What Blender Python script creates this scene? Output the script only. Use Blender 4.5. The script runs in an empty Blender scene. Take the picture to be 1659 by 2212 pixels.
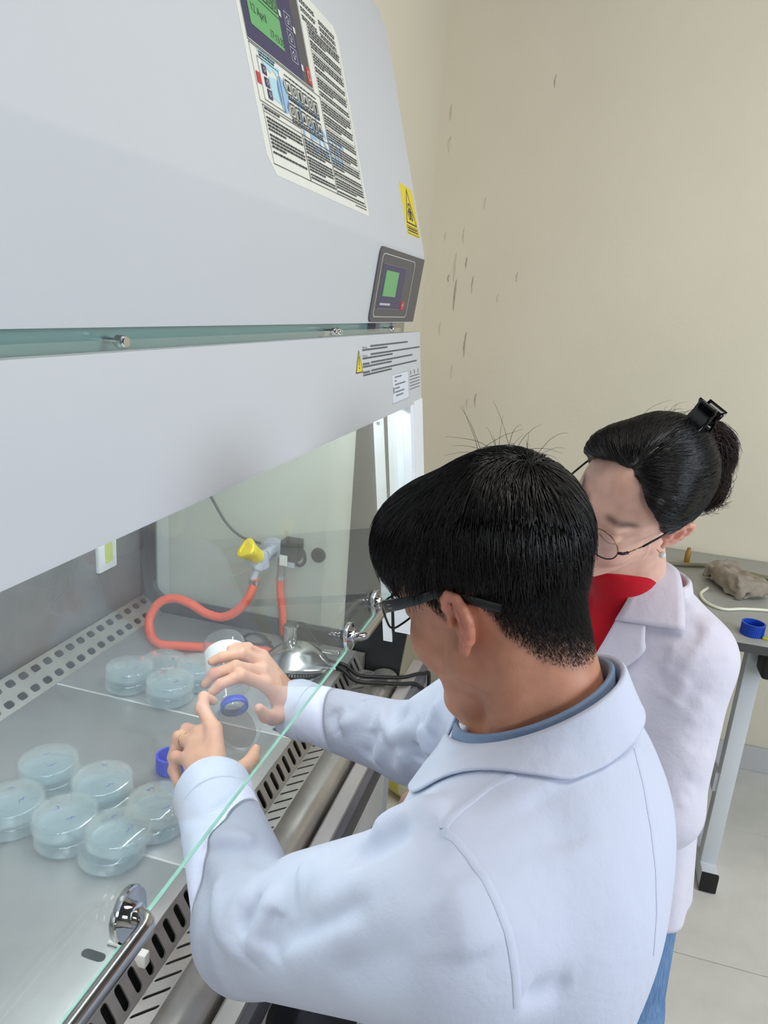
import bpy, bmesh, math, random
import numpy as np
from mathutils import Vector, Matrix

random.seed(7)
rng = np.random.default_rng(7)
S = bpy.context.scene
COL = S.collection

# ------------------------------------------------------------------ camera
CAM_LOC = (0.0, 0.0, 1.6)
# rows: world axes in camera space (x right, y down, z forward)
WM = ((0.27256348, -0.24357982, 0.9307943),
      (-0.95931447, -0.14285964, 0.24353003),
      (0.07365394, -0.95930183, -0.27260797))
cam_d = bpy.data.cameras.new('camera')
cam = bpy.data.objects.new('camera', cam_d)
COL.objects.link(cam)
cam.matrix_world = Matrix(((WM[0][0], -WM[0][1], -WM[0][2], CAM_LOC[0]),
                           (WM[1][0], -WM[1][1], -WM[1][2], CAM_LOC[1]),
                           (WM[2][0], -WM[2][1], -WM[2][2], CAM_LOC[2]),
                           (0, 0, 0, 1)))
cam_d.sensor_fit = 'VERTICAL'
cam_d.sensor_height = 24.0
cam_d.lens = 1589.67 / 2212 * 24.0
cam_d.clip_start = 0.02
S.camera = cam

# ------------------------------------------------------------------ world and lights
world = bpy.data.worlds.new('world')
S.world = world
world.use_nodes = True
bg = world.node_tree.nodes['Background']
bg.inputs[0].default_value = (0.86, 0.93, 1.0, 1)
bg.inputs[1].default_value = 0.08


def area(name, loc, target, sx, sy, power, color):
    d = bpy.data.lights.new(name, 'AREA')
    d.shape = 'RECTANGLE'; d.size = sx; d.size_y = sy
    d.energy = power; d.color = color
    o = bpy.data.objects.new(name, d)
    COL.objects.link(o)
    o.location = loc
    o.rotation_euler = (Vector(target) - Vector(loc)).to_track_quat('-Z', 'Y').to_euler()
    return o


# assumed daylight from unseen area lights on the open side of the room, and an added overhead fill
area('assumed_daylight', (0.5, -2.9, 1.95), (1.7, -0.1, 0.9), 1.7, 1.1, 78, (0.80, 0.90, 1.0))  # bare area light assumed for daylight; no window is built
area('assumed_daylight_far', (-2.5, -1.7, 2.0), (1.6, -0.3, 1.2), 1.3, 1.1, 40, (0.95, 0.97, 1.0))  # second assumed daylight source behind the camera, also without a window
area('overhead_fill', (0.9, -0.9, 3.2), (1.3, -0.6, 0.0), 1.8, 0.6, 32, (1.0, 0.95, 0.88))  # unseen overhead light, added to warm and brighten the wall

S.cycles.transparent_max_bounces = 32     # stacked glass dishes have many clear layers
S.view_settings.view_transform = 'Standard'
S.view_settings.look = 'None'
S.view_settings.exposure = -0.24
S.view_settings.gamma = 1.0
S.view_settings.use_curve_mapping = False


# ------------------------------------------------------------------ materials
def lin(c):
    out = []
    for v in c[:3]:
        v = v / 255.0
        out.append(v / 12.92 if v <= 0.04045 else ((v + 0.055) / 1.055) ** 2.4)
    return (out[0], out[1], out[2], 1.0)


MATS = {}


def new_mat(name):
    m = bpy.data.materials.new(name)
    m.use_nodes = True
    nt = m.node_tree
    b = nt.nodes['Principled BSDF']
    MATS[name] = m
    return m, nt, b


def node(nt, t, **kw):
    n = nt.nodes.new(t)
    for k, v in kw.items():
        if k.startswith('i_'):
            n.inputs[k[2:].replace('_', ' ')].default_value = v
        else:
            setattr(n, k, v)
    return n


def mat(name, col, rough=0.5, metal=0.0, var=0.0, vscale=8.0, bump=0.0, bscale=200.0, spec=0.5,
        stretch=None, sss=0.0, coat=0.0, sheen=0.0):
    m, nt, b = new_mat(name)
    c = lin(col)
    b.inputs['Base Color'].default_value = c
    b.inputs['Roughness'].default_value = rough
    b.inputs['Metallic'].default_value = metal
    b.inputs['Specular IOR Level'].default_value = spec
    if sss:
        b.inputs['Subsurface Weight'].default_value = sss
        b.inputs['Subsurface Radius'].default_value = (0.012, 0.005, 0.003)
        b.inputs['Subsurface Scale'].default_value = 0.5
    if coat:
        b.inputs['Coat Weight'].default_value = coat
    if sheen:
        b.inputs['Sheen Weight'].default_value = sheen
    tc = node(nt, 'ShaderNodeTexCoord')
    src = tc.outputs['Object']
    if stretch:
        mp = node(nt, 'ShaderNodeMapping')
        mp.inputs['Scale'].default_value = stretch
        nt.links.new(src, mp.inputs[0]); src = mp.outputs[0]
    if var:
        n = node(nt, 'ShaderNodeTexNoise', i_Scale=vscale, i_Detail=5.0, i_Roughness=0.6)
        nt.links.new(src, n.inputs['Vector'])
        r = node(nt, 'ShaderNodeValToRGB')
        r.color_ramp.elements[0].position = 0.3
        r.color_ramp.elements[1].position = 0.7
        r.color_ramp.elements[0].color = tuple(x * (1 - var) for x in c[:3]) + (1,)
        r.color_ramp.elements[1].color = tuple(min(1, x * (1 + var)) for x in c[:3]) + (1,)
        nt.links.new(n.outputs['Fac'], r.inputs[0])
        nt.links.new(r.outputs[0], b.inputs['Base Color'])
    if bump:
        n2 = node(nt, 'ShaderNodeTexNoise', i_Scale=bscale, i_Detail=3.0)
        nt.links.new(src, n2.inputs['Vector'])
        bp = node(nt, 'ShaderNodeBump', i_Strength=bump, i_Distance=0.002)
        nt.links.new(n2.outputs['Fac'], bp.inputs['Height'])
        nt.links.new(bp.outputs[0], b.inputs['Normal'])
    return m


def glass_mat(name, tint, haze=0.05, haze_col=(0.8, 0.85, 0.85, 1), ior=1.5, rough=0.0, rim=0.0):
    """pane: straight-through tint, Fresnel reflection and a pale haze mixed in as diffuse colour"""
    m = bpy.data.materials.new(name); m.use_nodes = True
    MATS[name] = m
    nt = m.node_tree
    nt.nodes.clear()
    out = node(nt, 'ShaderNodeOutputMaterial')
    tr = node(nt, 'ShaderNodeBsdfTransparent'); tr.inputs[0].default_value = tint
    gl = node(nt, 'ShaderNodeBsdfGlossy'); gl.inputs['Roughness'].default_value = rough
    gl.inputs[0].default_value = (1, 1, 1, 1)
    df = node(nt, 'ShaderNodeBsdfDiffuse'); df.inputs[0].default_value = haze_col
    lw = node(nt, 'ShaderNodeLayerWeight'); lw.inputs[0].default_value = 0.5
    pw = node(nt, 'ShaderNodeMath', operation='POWER'); pw.inputs[1].default_value = 5.0
    fr = node(nt, 'ShaderNodeMath', operation='MULTIPLY_ADD')
    f0 = ((ior - 1) / (ior + 1)) ** 2
    fr.inputs[1].default_value = 1 - f0; fr.inputs[2].default_value = f0
    nt.links.new(lw.outputs['Facing'], pw.inputs[0]); nt.links.new(pw.outputs[0], fr.inputs[0])
    m1 = node(nt, 'ShaderNodeMixShader'); m1.inputs[0].default_value = haze
    m2 = node(nt, 'ShaderNodeMixShader')
    nt.links.new(tr.outputs[0], m1.inputs[1]); nt.links.new(df.outputs[0], m1.inputs[2])
    nt.links.new(fr.outputs[0], m2.inputs[0])
    nt.links.new(m1.outputs[0], m2.inputs[1]); nt.links.new(gl.outputs[0], m2.inputs[2])
    nt.links.new(m2.outputs[0], out.inputs[0])
    if rim:                                  # bright edges of glassware painted in as pale diffuse colour
        p3 = node(nt, 'ShaderNodeMath', operation='POWER'); p3.inputs[1].default_value = 3.0
        md = node(nt, 'ShaderNodeMath', operation='MULTIPLY_ADD'); md.inputs[1].default_value = rim; md.inputs[2].default_value = haze
        nt.links.new(lw.outputs['Facing'], p3.inputs[0]); nt.links.new(p3.outputs[0], md.inputs[0]); nt.links.new(md.outputs[0], m1.inputs[0])
    return m


# ------------------------------------------------------------------ object helpers
def tag(o, label=None, cat=None, group=None, kind=None):
    if label: o['label'] = label
    if cat: o['category'] = cat
    if group: o['group'] = group
    if kind: o['kind'] = kind
    return o


def world_loc(o):
    v = Vector((0, 0, 0))
    while o is not None:
        v = v + o.location; o = o.parent
    return v


def thing(name, loc, label=None, cat=None, group=None, kind=None):
    o = bpy.data.objects.new(name, None)
    o.empty_display_size = 0.05
    COL.objects.link(o)
    o.location = loc
    return tag(o, label, cat, group, kind)


def mesh_obj(name, verts, faces, m=None, parent=None, smooth=False, mats=None, midx=None, loc=None, autos=None):
    """verts in world coordinates (numpy or list); loc = origin of the object"""
    verts = np.asarray(verts, dtype=np.float64).reshape(-1, 3)
    if loc is None:
        if parent is not None:
            loc = world_loc(parent)
        else:
            loc = Vector(((verts[:, 0].min() + verts[:, 0].max()) / 2, (verts[:, 1].min() + verts[:, 1].max()) / 2, verts[:, 2].min()))
    loc = Vector(loc)
    me = bpy.data.meshes.new(name)
    if isinstance(faces, list):
        me.from_pydata((verts - np.array(loc)).tolist(), [], faces)
    else:                                   # numpy array of equal-sided faces
        nf, k = faces.shape
        me.vertices.add(len(verts)); me.vertices.foreach_set('co', (verts - np.array(loc)).astype(np.float32).ravel())
        me.loops.add(nf * k); me.loops.foreach_set('vertex_index', faces.astype(np.int32).ravel())
        me.polygons.add(nf); me.polygons.foreach_set('loop_start', (np.arange(nf) * k).astype(np.int32))
        me.update(calc_edges=True)
    if m is not None:
        me.materials.append(MATS[m] if isinstance(m, str) else m)
    if mats:
        for k in mats: me.materials.append(MATS[k] if isinstance(k, str) else k)
    if midx is not None:
        me.polygons.foreach_set('material_index', np.asarray(midx, dtype=np.int32))
    if smooth:
        me.polygons.foreach_set('use_smooth', np.ones(len(me.polygons), dtype=bool))
    me.update()
    if autos is not None:
        me.polygons.foreach_set('use_smooth', np.ones(len(me.polygons), dtype=bool))
        me.set_sharp_from_angle(angle=math.radians(autos))
    o = bpy.data.objects.new(name, me)
    COL.objects.link(o)
    if parent is not None:
        o.parent = parent
        o.location = loc - world_loc(parent)
    else:
        o.location = loc
    return o


class MB:
    """collects shapes (world coordinates) into one mesh"""
    def __init__(s):
        s.v = []; s.f = []; s.mi = []; s.cur = 0

    def add(s, vs, fs):
        n = len(s.v)
        s.v += [tuple(float(c) for c in p) for p in vs]
        s.f += [tuple(i + n for i in q) for q in fs]
        s.mi += [s.cur] * len(fs)
        return s

    def box(s, lo, hi, bev=0.0):
        if bev:
            bm = bmesh.new()
            bmesh.ops.create_cube(bm, size=1.0)
            for v in bm.verts:
                v.co = Vector([(lo[i] + hi[i]) / 2 + v.co[i] * (hi[i] - lo[i]) for i in range(3)])
            bmesh.ops.bevel(bm, geom=bm.edges[:], offset=bev, segments=2, affect='EDGES', profile=0.6)
            return s.bm(bm)
        x0, y0, z0 = lo; x1, y1, z1 = hi
        return s.add([(x0, y0, z0), (x1, y0, z0), (x1, y1, z0), (x0, y1, z0), (x0, y0, z1), (x1, y0, z1), (x1, y1, z1), (x0, y1, z1)],
                     [(0, 3, 2, 1), (4, 5, 6, 7), (0, 1, 5, 4), (1, 2, 6, 5), (2, 3, 7, 6), (3, 0, 4, 7)])

    def obox(s, c, ax, ay, az, bev=0.0):
        """oriented box: centre and three half-axis vectors"""
        c = Vector(c); ax = Vector(ax); ay = Vector(ay); az = Vector(az)
        if bev:
            bm = bmesh.new()
            bmesh.ops.create_cube(bm, size=2.0)
            lx, ly, lz = ax.length, ay.length, az.length
            for v in bm.verts: v.co = Vector((v.co.x * lx, v.co.y * ly, v.co.z * lz))
            bmesh.ops.bevel(bm, geom=bm.edges[:], offset=bev, segments=2, affect='EDGES', profile=0.6)
            ux, uy, uz = ax.normalized(), ay.normalized(), az.normalized()
            for v in bm.verts: v.co = c + ux * v.co.x + uy * v.co.y + uz * v.co.z
            return s.bm(bm)
        vs = [c + ax * i + ay * j + az * k for k in (-1, 1) for j in (-1, 1) for i in (-1, 1)]
        return s.add(vs, [(0, 2, 3, 1), (4, 5, 7, 6), (0, 1, 5, 4), (1, 3, 7, 5), (3, 2, 6, 7), (2, 0, 4, 6)])

    def bm(s, bm):
        bm.verts.index_update()
        s.add([v.co[:] for v in bm.verts], [tuple(v.index for v in f.verts) for f in bm.faces])
        bm.free()
        return s

    def extrude(s, prof, x0, x1, closed=True, caps=True):
        """profile of (y,z) points extruded along X"""
        n = len(prof)
        vs = [(x0, p[0], p[1]) for p in prof] + [(x1, p[0], p[1]) for p in prof]
        fs = [(i, (i + 1) % n, n + (i + 1) % n, n + i) for i in range(n if closed else n - 1)]
        if caps and closed:
            fs += [tuple(range(n - 1, -1, -1)), tuple(range(n, 2 * n))]
        return s.add(vs, fs)

    def lathe(s, prof, c, axis=(0, 0, 1), seg=32, closed=False):
        """prof: (r, h) along the axis from c"""
        a = Vector(axis).normalized()
        t = Vector((1, 0, 0)) if abs(a.x) < 0.9 else Vector((0, 1, 0))
        u = a.cross(t).normalized(); w = a.cross(u)
        c = Vector(c); vs = []; fs = []
        n = len(prof)
        for r, h in prof:
            for k in range(seg):
                an = 2 * math.pi * k / seg
                vs.append(c + a * h + (u * math.cos(an) + w * math.sin(an)) * r)
        for i in range(n if closed else n - 1):
            j = (i + 1) % n
            for k in range(seg):
                k2 = (k + 1) % seg
                fs.append((i * seg + k, i * seg + k2, j * seg + k2, j * seg + k))
        if not closed:
            if prof[0][0] > 1e-6: fs.append(tuple(range(seg - 1, -1, -1)))
            if prof[-1][0] > 1e-6: fs.append(tuple((n - 1) * seg + k for k in range(seg)))
        return s.add(vs, fs)

    def tube(s, pts, r, seg=10, cap=True):
        pts = [Vector(p) for p in pts]
        n = len(pts)
        rs = r if isinstance(r, (list, tuple)) else [r] * n
        vs = []; fs = []
        t0 = (pts[1] - pts[0]).normalized()
        u = t0.orthogonal().normalized()
        for i, p in enumerate(pts):
            t = (pts[min(i + 1, n - 1)] - pts[max(i - 1, 0)]).normalized()
            u = (u - t * u.dot(t)).normalized()
            w = t.cross(u)
            for k in range(seg):
                an = 2 * math.pi * k / seg
                vs.append(p + (u * math.cos(an) + w * math.sin(an)) * rs[i])
        for i in range(n - 1):
            for k in range(seg):
                k2 = (k + 1) % seg
                fs.append((i * seg + k, i * seg + k2, (i + 1) * seg + k2, (i + 1) * seg + k))
        if cap:
            fs.append(tuple(range(seg - 1, -1, -1)))
            fs.append(tuple((n - 1) * seg + k for k in range(seg)))
        return s.add(vs, fs)

    def build(s, name, m=None, parent=None, smooth=False, autos=None, mats=None, loc=None):
        return mesh_obj(name, s.v, s.f, m, parent, smooth, mats, s.mi if mats else None, loc, autos)


def spline(pts, n=8):
    """Catmull-Rom through pts"""
    P = [Vector(p) for p in pts]
    P = [P[0] * 2 - P[1]] + P + [P[-1] * 2 - P[-2]]
    out = []
    for i in range(1, len(P) - 2):
        for k in range(n):
            t = k / n
            a, b, c, d = P[i - 1], P[i], P[i + 1], P[i + 2]
            out.append(0.5 * ((2 * b) + (c - a) * t + (2 * a - 5 * b + 4 * c - d) * t * t + (3 * b - a - 3 * c + d) * t ** 3))
    out.append(P[-2])
    return out


def text_mesh(body, size, name, m, parent, origin, ux, uy, extrude=0.0, align='LEFT'):
    """flat lettering on a surface: ux reading direction, uy up"""
    cu = bpy.data.curves.new('lettering', 'FONT')
    cu.body = body; cu.size = size; cu.align_x = align
    cu.resolution_u = 2
    tmp = bpy.data.objects.new('lettering', cu)
    COL.objects.link(tmp)
    dg = bpy.context.evaluated_depsgraph_get()
    me = bpy.data.meshes.new_from_object(tmp.evaluated_get(dg))
    v = np.array([p.co[:] for p in me.vertices]).reshape(-1, 3)
    f = [tuple(p.vertices) for p in me.polygons]
    bpy.data.objects.remove(tmp); bpy.data.curves.remove(cu); bpy.data.meshes.remove(me)
    ux = np.array(ux); uy = np.array(uy); o = np.array(origin)
    return o + v[:, :1] * ux + v[:, 1:2] * uy, f


def perforated(mb, origin, eu, ev, cu, cv, nu, nv, hole, depth_vec, shear=0.0):
    """strip of nu x nv cells, cell size cu x cv along unit vectors eu, ev, each with a hole (list of (u,v) offsets, ccw)"""
    o = Vector(origin); eu = Vector(eu); ev = Vector(ev); dv = Vector(depth_vec)
    m = len(hole)
    for iu in range(nu):
        for iv in range(nv):
            c = o + eu * (cu * (iu + 0.5)) + ev * (cv * (iv + 0.5))
            outer = []
            for (a, b) in hole:
                # the point of the cell border in the direction of the hole point
                sc = min((cu / 2) / abs(a) if abs(a) > 1e-9 else 1e9, (cv / 2) / abs(b) if abs(b) > 1e-9 else 1e9)
                outer.append((a * sc, b * sc))
            # corners snap
            for (sx, sy) in ((1, 1), (-1, 1), (-1, -1), (1, -1)):
                k = min(range(m), key=lambda i: (outer[i][0] - sx * cu / 2) ** 2 + (outer[i][1] - sy * cv / 2) ** 2)
                outer[k] = (sx * cu / 2, sy * cv / 2)
            vs = [c + eu * a + ev * b for a, b in outer] + [c + eu * a + ev * b for a, b in hole] + [c + eu * a + ev * b + dv for a, b in hole]
            fs = []
            for k in range(m):
                k2 = (k + 1) % m
                fs.append((k, k2, m + k2, m + k))
                fs.append((m + k, m + k2, 2 * m + k2, 2 * m + k))
            mb.add(vs, fs)


def stadium(w, h, n=5, shear=0.0):
    """upright rounded slot, width w, height h"""
    r = w / 2; pts = []
    for k in range(n + 1):
        a = math.pi * k / n
        pts.append((r * math.cos(a), (h / 2 - r) + r * math.sin(a)))
    for k in range(n + 1):
        a = math.pi + math.pi * k / n
        pts.append((r * math.cos(a), -(h / 2 - r) + r * math.sin(a)))
    return [(x + shear * y, y) for x, y in pts]


def rrect(w, h, r, n=3):
    pts = []
    for (cx, cy, a0) in ((w / 2 - r, h / 2 - r, 0), (-w / 2 + r, h / 2 - r, 90), (-w / 2 + r, -h / 2 + r, 180), (w / 2 - r, -h / 2 + r, 270)):
        for k in range(n + 1):
            a = math.radians(a0 + 90 * k / n)
            pts.append((cx + r * math.cos(a), cy + r * math.sin(a)))
    return pts

# ------------------------------------------------------------------ materials of the room and the cabinet
mat('wall_paint', (212, 204, 183), 0.75, var=0.035, vscale=1.6, bump=0.25, bscale=60)
mat('stain', (166, 157, 137), 0.9, var=0.2, vscale=60)
mat('stain_faint', (194, 186, 164), 0.9, var=0.15, vscale=60)
mat('floor_tile', (214, 210, 201), 0.45, var=0.06, vscale=9, bump=0.05, bscale=40)
mat('grout', (150, 147, 140), 0.9)
mat('skirting', (190, 189, 188), 0.6)
mat('white_paint', (195, 198, 202), 0.38, var=0.012, vscale=3, bump=0.04, bscale=400)
mat('white_plain', (232, 236, 240), 0.4)
mat('steel', (178, 174, 168), 0.32, metal=0.8, var=0.10, vscale=14, bump=0.03, bscale=300)
mat('steel_work', (180, 180, 178), 0.34, metal=0.62, var=0.10, vscale=7, bump=0.05, bscale=90)
mat('steel_back', (160, 162, 165), 0.36, metal=0.7, var=0.14, vscale=5, bump=0.9, bscale=330)
mat('steel_handle', (186, 183, 178), 0.18, metal=1.0)
mat('chrome', (205, 205, 205), 0.10, metal=1.0)
mat('black', (10, 10, 11), 0.55)
mat('dark_band', (30, 33, 34), 0.5)
mat('rubber', (28, 34, 36), 0.6)
mat('grey_trim', (176, 172, 168), 0.4, metal=0.3, var=0.05, vscale=20)
mat('grey_strip', (92, 91, 96), 0.5)
mat('grey_base', (150, 154, 158), 0.5)
mat('seam_white', (226, 226, 222), 0.5)
mat('clip_white', (228, 226, 218), 0.5)
glass_mat('sash_glass', (0.95, 0.975, 0.965, 1), haze=0.045, haze_col=(0.80, 0.84, 0.83, 1), ior=1.45)  # milky veil over the chamber view, mixed in as pale colour
glass_mat('side_glass', (0.95, 0.97, 0.96, 1), haze=0.26, haze_col=(0.88, 0.94, 0.89, 1), ior=1.5)  # heavy pale film: streaky glass plus painted brightness of the lit window
mat('glass_edge', (150, 208, 190), 0.2)
mat('recess_glass', (120, 148, 144), 0.15)

XW = 2.75
PIER_Y = 0.63
# --- floor of large tiles on a grout bed
fl = MB().box((-2.6, -3.4, -0.06), (XW + 0.1, 2.2, -0.004)).build('floor', 'grout')
tag(fl, 'pale grey tiled floor', None, None, 'structure')
TS = 0.60
tile_meshes = {}
for i in range(-4, 6):
    for j in range(-5, 5):
        x0 = -0.05 + i * TS; y0 = -0.30 + j * TS
        wd = min(TS, XW - x0)                     # the last row is cut at the wall
        if wd < 0.05 or x0 < -2.6 or y0 < -3.4 or y0 + TS > 2.2: continue
        key = round(wd, 3)
        if key not in tile_meshes:
            o = MB().box((x0 + 0.0015, y0 + 0.0015, -0.006), (x0 + wd - 0.0015, y0 + TS - 0.0015, 0.0), bev=0.0015).build('tile', 'floor_tile', fl, loc=(x0, y0, 0))
            tile_meshes[key] = o.data
        else:
            o = bpy.data.objects.new('tile', tile_meshes[key])
            COL.objects.link(o); o.parent = fl
            o.location = Vector((x0, y0, 0)) - world_loc(fl)
# --- walls
wr = MB().box((XW, -3.4, 0.0), (XW + 0.1, PIER_Y + 0.3, 3.3)).build('wall_right', 'wall_paint')
tag(wr, 'cream painted end wall with dark scuff streaks', None, None, 'structure')
wb = MB().box((1.80, PIER_Y, 0.0), (XW, PIER_Y + 0.75, 3.3)).build('wall_back', 'wall_paint')
tag(wb, 'cream painted wall return beside the safety cabinet', None, None, 'structure')
wb2 = MB().box((-2.6, 1.30, 0.0), (1.80, 1.40, 3.3)).build('wall_rear', 'wall_paint')
tag(wb2, 'cream painted wall behind the safety cabinet', None, None, 'structure')
bb = MB().box((XW - 0.012, -3.4, 0.0), (XW, PIER_Y, 0.10), bev=0.003).build('baseboard_right', 'skirting')
tag(bb, 'grey skirting at the foot of the end wall', None, None, 'structure')
# streaks of dirt with their own shapes on the end wall
def streak(y, z, h, w, m, par=wr):
    n = 7
    L = []; R = []
    for q in range(n):
        t = q / (n - 1)
        ww = w * (0.25 + math.sin(math.pi * min(1, t * 0.9 + 0.08)) * (0.6 + 0.5 * random.random()))
        yy = y + 0.003 * math.sin(3 * t) + random.uniform(-1, 1) * w * 0.2
        L.append((XW - 0.0006, yy - ww / 2, z - h * t)); R.append((XW - 0.0006, yy + ww / 2, z - h * t))
    b = MB(); b.add(L + R, [(q, q + 1, n + q + 1, n + q) for q in range(n - 1)])
    b.build('stain', m, par)
STREAKS = [  # y, z top, height, width, material
    (0.545, 1.715, 0.025, 0.006, 'stain'), (0.505, 1.875, 0.05, 0.004, 'stain_faint'), (0.485, 1.78, 0.04, 0.004, 'stain'),
    (0.525, 1.79, 0.10, 0.006, 'stain_faint'), (0.515, 1.70, 0.11, 0.006, 'stain'), (0.455, 1.715, 0.06, 0.004, 'stain'),
    (0.46, 1.52, 0.09, 0.006, 'stain'), (0.30, 1.74, 0.035, 0.003, 'stain'), (0.36, 1.66, 0.03, 0.003, 'stain_faint'),
    (0.57, 1.86, 0.03, 0.004, 'stain_faint'), (0.59, 2.27, 0.05, 0.006, 'stain_faint'), (0.585, 2.17, 0.05, 0.007, 'stain_faint'),
    (0.40, 1.30, 0.05, 0.004, 'stain'), (0.43, 1.28, 0.04, 0.004, 'stain_faint'), (0.25, 2.36, 0.04, 0.003, 'stain'),
    (0.50, 1.40, 0.05, 0.004, 'stain_faint'), (0.56, 1.55, 0.05, 0.004, 'stain_faint'), (0.44, 1.98, 0.04, 0.003, 'stain_faint')]
for s_ in STREAKS: streak(*s_)

# ------------------------------------------------------------------ the safety cabinet
X0, X1 = -0.55, 1.72      # outer ends
XI = 1.62                 # inner face of the right side wall
ZT = 0.76                 # work surface
cab = thing('safety_cabinet', (0.6, 0.75, 0.0), 'large white biological safety cabinet with slanted front and lit steel chamber', 'safety cabinet')


def sy(z, off=0.0):       # sloping plane of the sash
    return 0.395 - 0.115 * (1.542 - z) + off


def uy_(z):               # sloping plane of the upper front
    return 0.402 + 0.2737 * (z - 1.708)


def ly_(z):               # control face under the kink
    return 0.402 - 0.1141 * (z - 1.708)

# upper hood (front with a kink, chamfered top)
hood = MB().extrude([(ly_(1.561), 1.561), (0.4025, 1.7045), (0.4022, 1.7115), (uy_(2.155), 2.155), (0.545, 2.20), (0.60, 2.24), (1.18, 2.24), (1.18, 1.561), (0.60, 1.561), (0.60, 1.585), (0.45, 1.585), (0.45, 1.561)], X0, X1)
hood.build('upper_hood', 'white_paint', cab, autos=25)
# front cover below the gap, with a turned-in lip
cover = MB().extrude([(sy(1.542), 1.542), (sy(1.390), 1.390), (sy(1.383) + 0.001, 1.3845), (sy(1.383) + 0.004, 1.383), (0.404, 1.376), (0.404, 1.380), (sy(1.39) + 0.012, 1.394), (sy(1.542) + 0.012, 1.542)], X0, 1.71)
cover.build('front_cover', 'white_paint', cab, autos=25)
# recess between hood and cover: the glass top of the raised sash runs through it
MB().box((X0, 0.437, 1.48), (1.60, 0.441, 1.60)).build('gap_glass', 'recess_glass', cab)
MB().box((1.60, 0.432, 1.50), (1.705, 0.45, 1.60)).build('gap_end_plate', 'steel', cab)
for x in (0.602, 1.185, 1.205, 1.545):
    MB().lathe([(0.0001, -0.005), (0.005, -0.005), (0.006, -0.003), (0.006, 0.005), (0.003, 0.006), (0.003, 0.02)], (x, 0.418, 1.548), (0, 1, 0.0), 12).build('bolt', 'chrome', cab, autos=40)
MB().box((1.43, 0.42, 1.545), (1.46, 0.437, 1.566)).build('gap_bracket', 'grey_strip', cab)
MB().box((1.155, 0.424, 1.540), (1.245, 0.437, 1.549)).build('gap_bracket', 'grey_trim', cab)

# chamber: back wall, ceiling, side wall with a window
MB().box((X0, 1.085, 0.70), (XI, 1.10, 1.56)).build('back_wall', 'steel_back', cab)
MB().box((X0, 0.46, 1.47), (XI, 1.10, 1.561)).build('chamber_ceiling', 'white_plain', cab)
MB().box((X0, 1.12, 0.62), (X1, 1.18, 1.565)).build('rear_casing', 'white_plain', cab)
# fluorescent tube of the chamber
lampm, nt, b = new_mat('tube_glow')
b.inputs['Emission Color'].default_value = (0.94, 0.98, 1.0, 1)
b.inputs['Emission Strength'].default_value = 38
lt = MB().tube([(-0.3, 0.52, 1.435), (1.60, 0.52, 1.435)], 0.013, 12).build('chamber_lamp', 'tube_glow', cab)
# side wall frame around the window
wy0, wy1, wz0, wz1 = 0.505, 1.045, 0.795, 1.40
sw = MB()
sw.extrude([(sy(1.47) + 0.03, 1.47), (sy(0.83) + 0.03, 0.83), (0.36, 0.66), (wy0, 0.62), (wy0, 1.47)], XI, XI + 0.015); sw.box((XI, wy1, 0.62), (XI + 0.02, 1.10, 1.47))
sw.box((XI, wy0, 0.62), (XI + 0.02, wy1, wz0)); sw.box((XI, wy0, wz1), (XI + 0.02, wy1, 1.47))
sw.build('side_wall', 'dark_band', cab)
MB().box((XI + 0.006, wy0, wz0), (XI + 0.012, wy1, wz1)).build('side_window', 'side_glass', cab)
# black rubber gasket with rounded corners
gk = []
for (cy, cz, a0) in ((wy1 - 0.03, wz0 + 0.03, 0), (wy0 + 0.02, wz0 + 0.02, -90)):
    pass
path = [(XI - 0.002, wy1, wz1), (XI - 0.002, wy1, wz0 + 0.05)]
for k in range(7):
    a = math.radians(-90 * k / 6)
    path.append((XI - 0.002, wy1 - 0.05 + 0.05 * math.cos(a), wz0 + 0.05 + 0.05 * math.sin(a)))
path += [(XI - 0.002, 0.62, wz0 - 0.001), (XI - 0.002, wy0, wz0)]
MB().tube(path, 0.0085, 8).build('gasket', 'rubber', cab, smooth=True)
# outer end casing and front post
MB().box((XI + 0.02, 0.62, 1.40), (X1, 1.18, 1.561)).build('end_casing', 'white_plain', cab)
MB().box((XI + 0.02, 1.06, 0.60), (X1, 1.18, 1.40)).build('end_post', 'white_plain', cab)
zz = [1.39, 1.2, 1.0, 0.90, 0.83]
MB().extrude([(sy(z), z) for z in zz] + [(sy(z) + 0.10, z) for z in reversed(zz)], XI + 0.016, X1).build('front_post', 'white_plain', cab, autos=30)
MB().extrude([(0.447, 1.40), (0.397, 0.99), (0.377, 0.80), (0.399, 0.80), (0.422, 0.99), (0.472, 1.40)], XI - 0.006, XI + 0.002).build('sash_channel', 'white_plain', cab, autos=30)
MB().extrude([(sy(1.39, 0.059), 1.39), (sy(0.83, 0.059), 0.83), (sy(0.83, 0.068), 0.83), (sy(1.39, 0.068), 1.39)], XI - 0.005, XI + 0.002).build('sash_seal', 'black', cab)
MB().extrude([(sy(1.39, 0.003), 1.39), (sy(0.83, 0.003), 0.83), (sy(0.83, 0.058), 0.83), (sy(1.39, 0.058), 1.39)], XI - 0.008, XI + 0.018).build('post_return', 'white_plain', cab)
MB().lathe([(0.0001, -0.002), (0.004, -0.002), (0.004, 0.004)], (XI - 0.006, 0.452, 1.335), (1, 0, 0), 10).build('screw', 'steel', cab)

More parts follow.
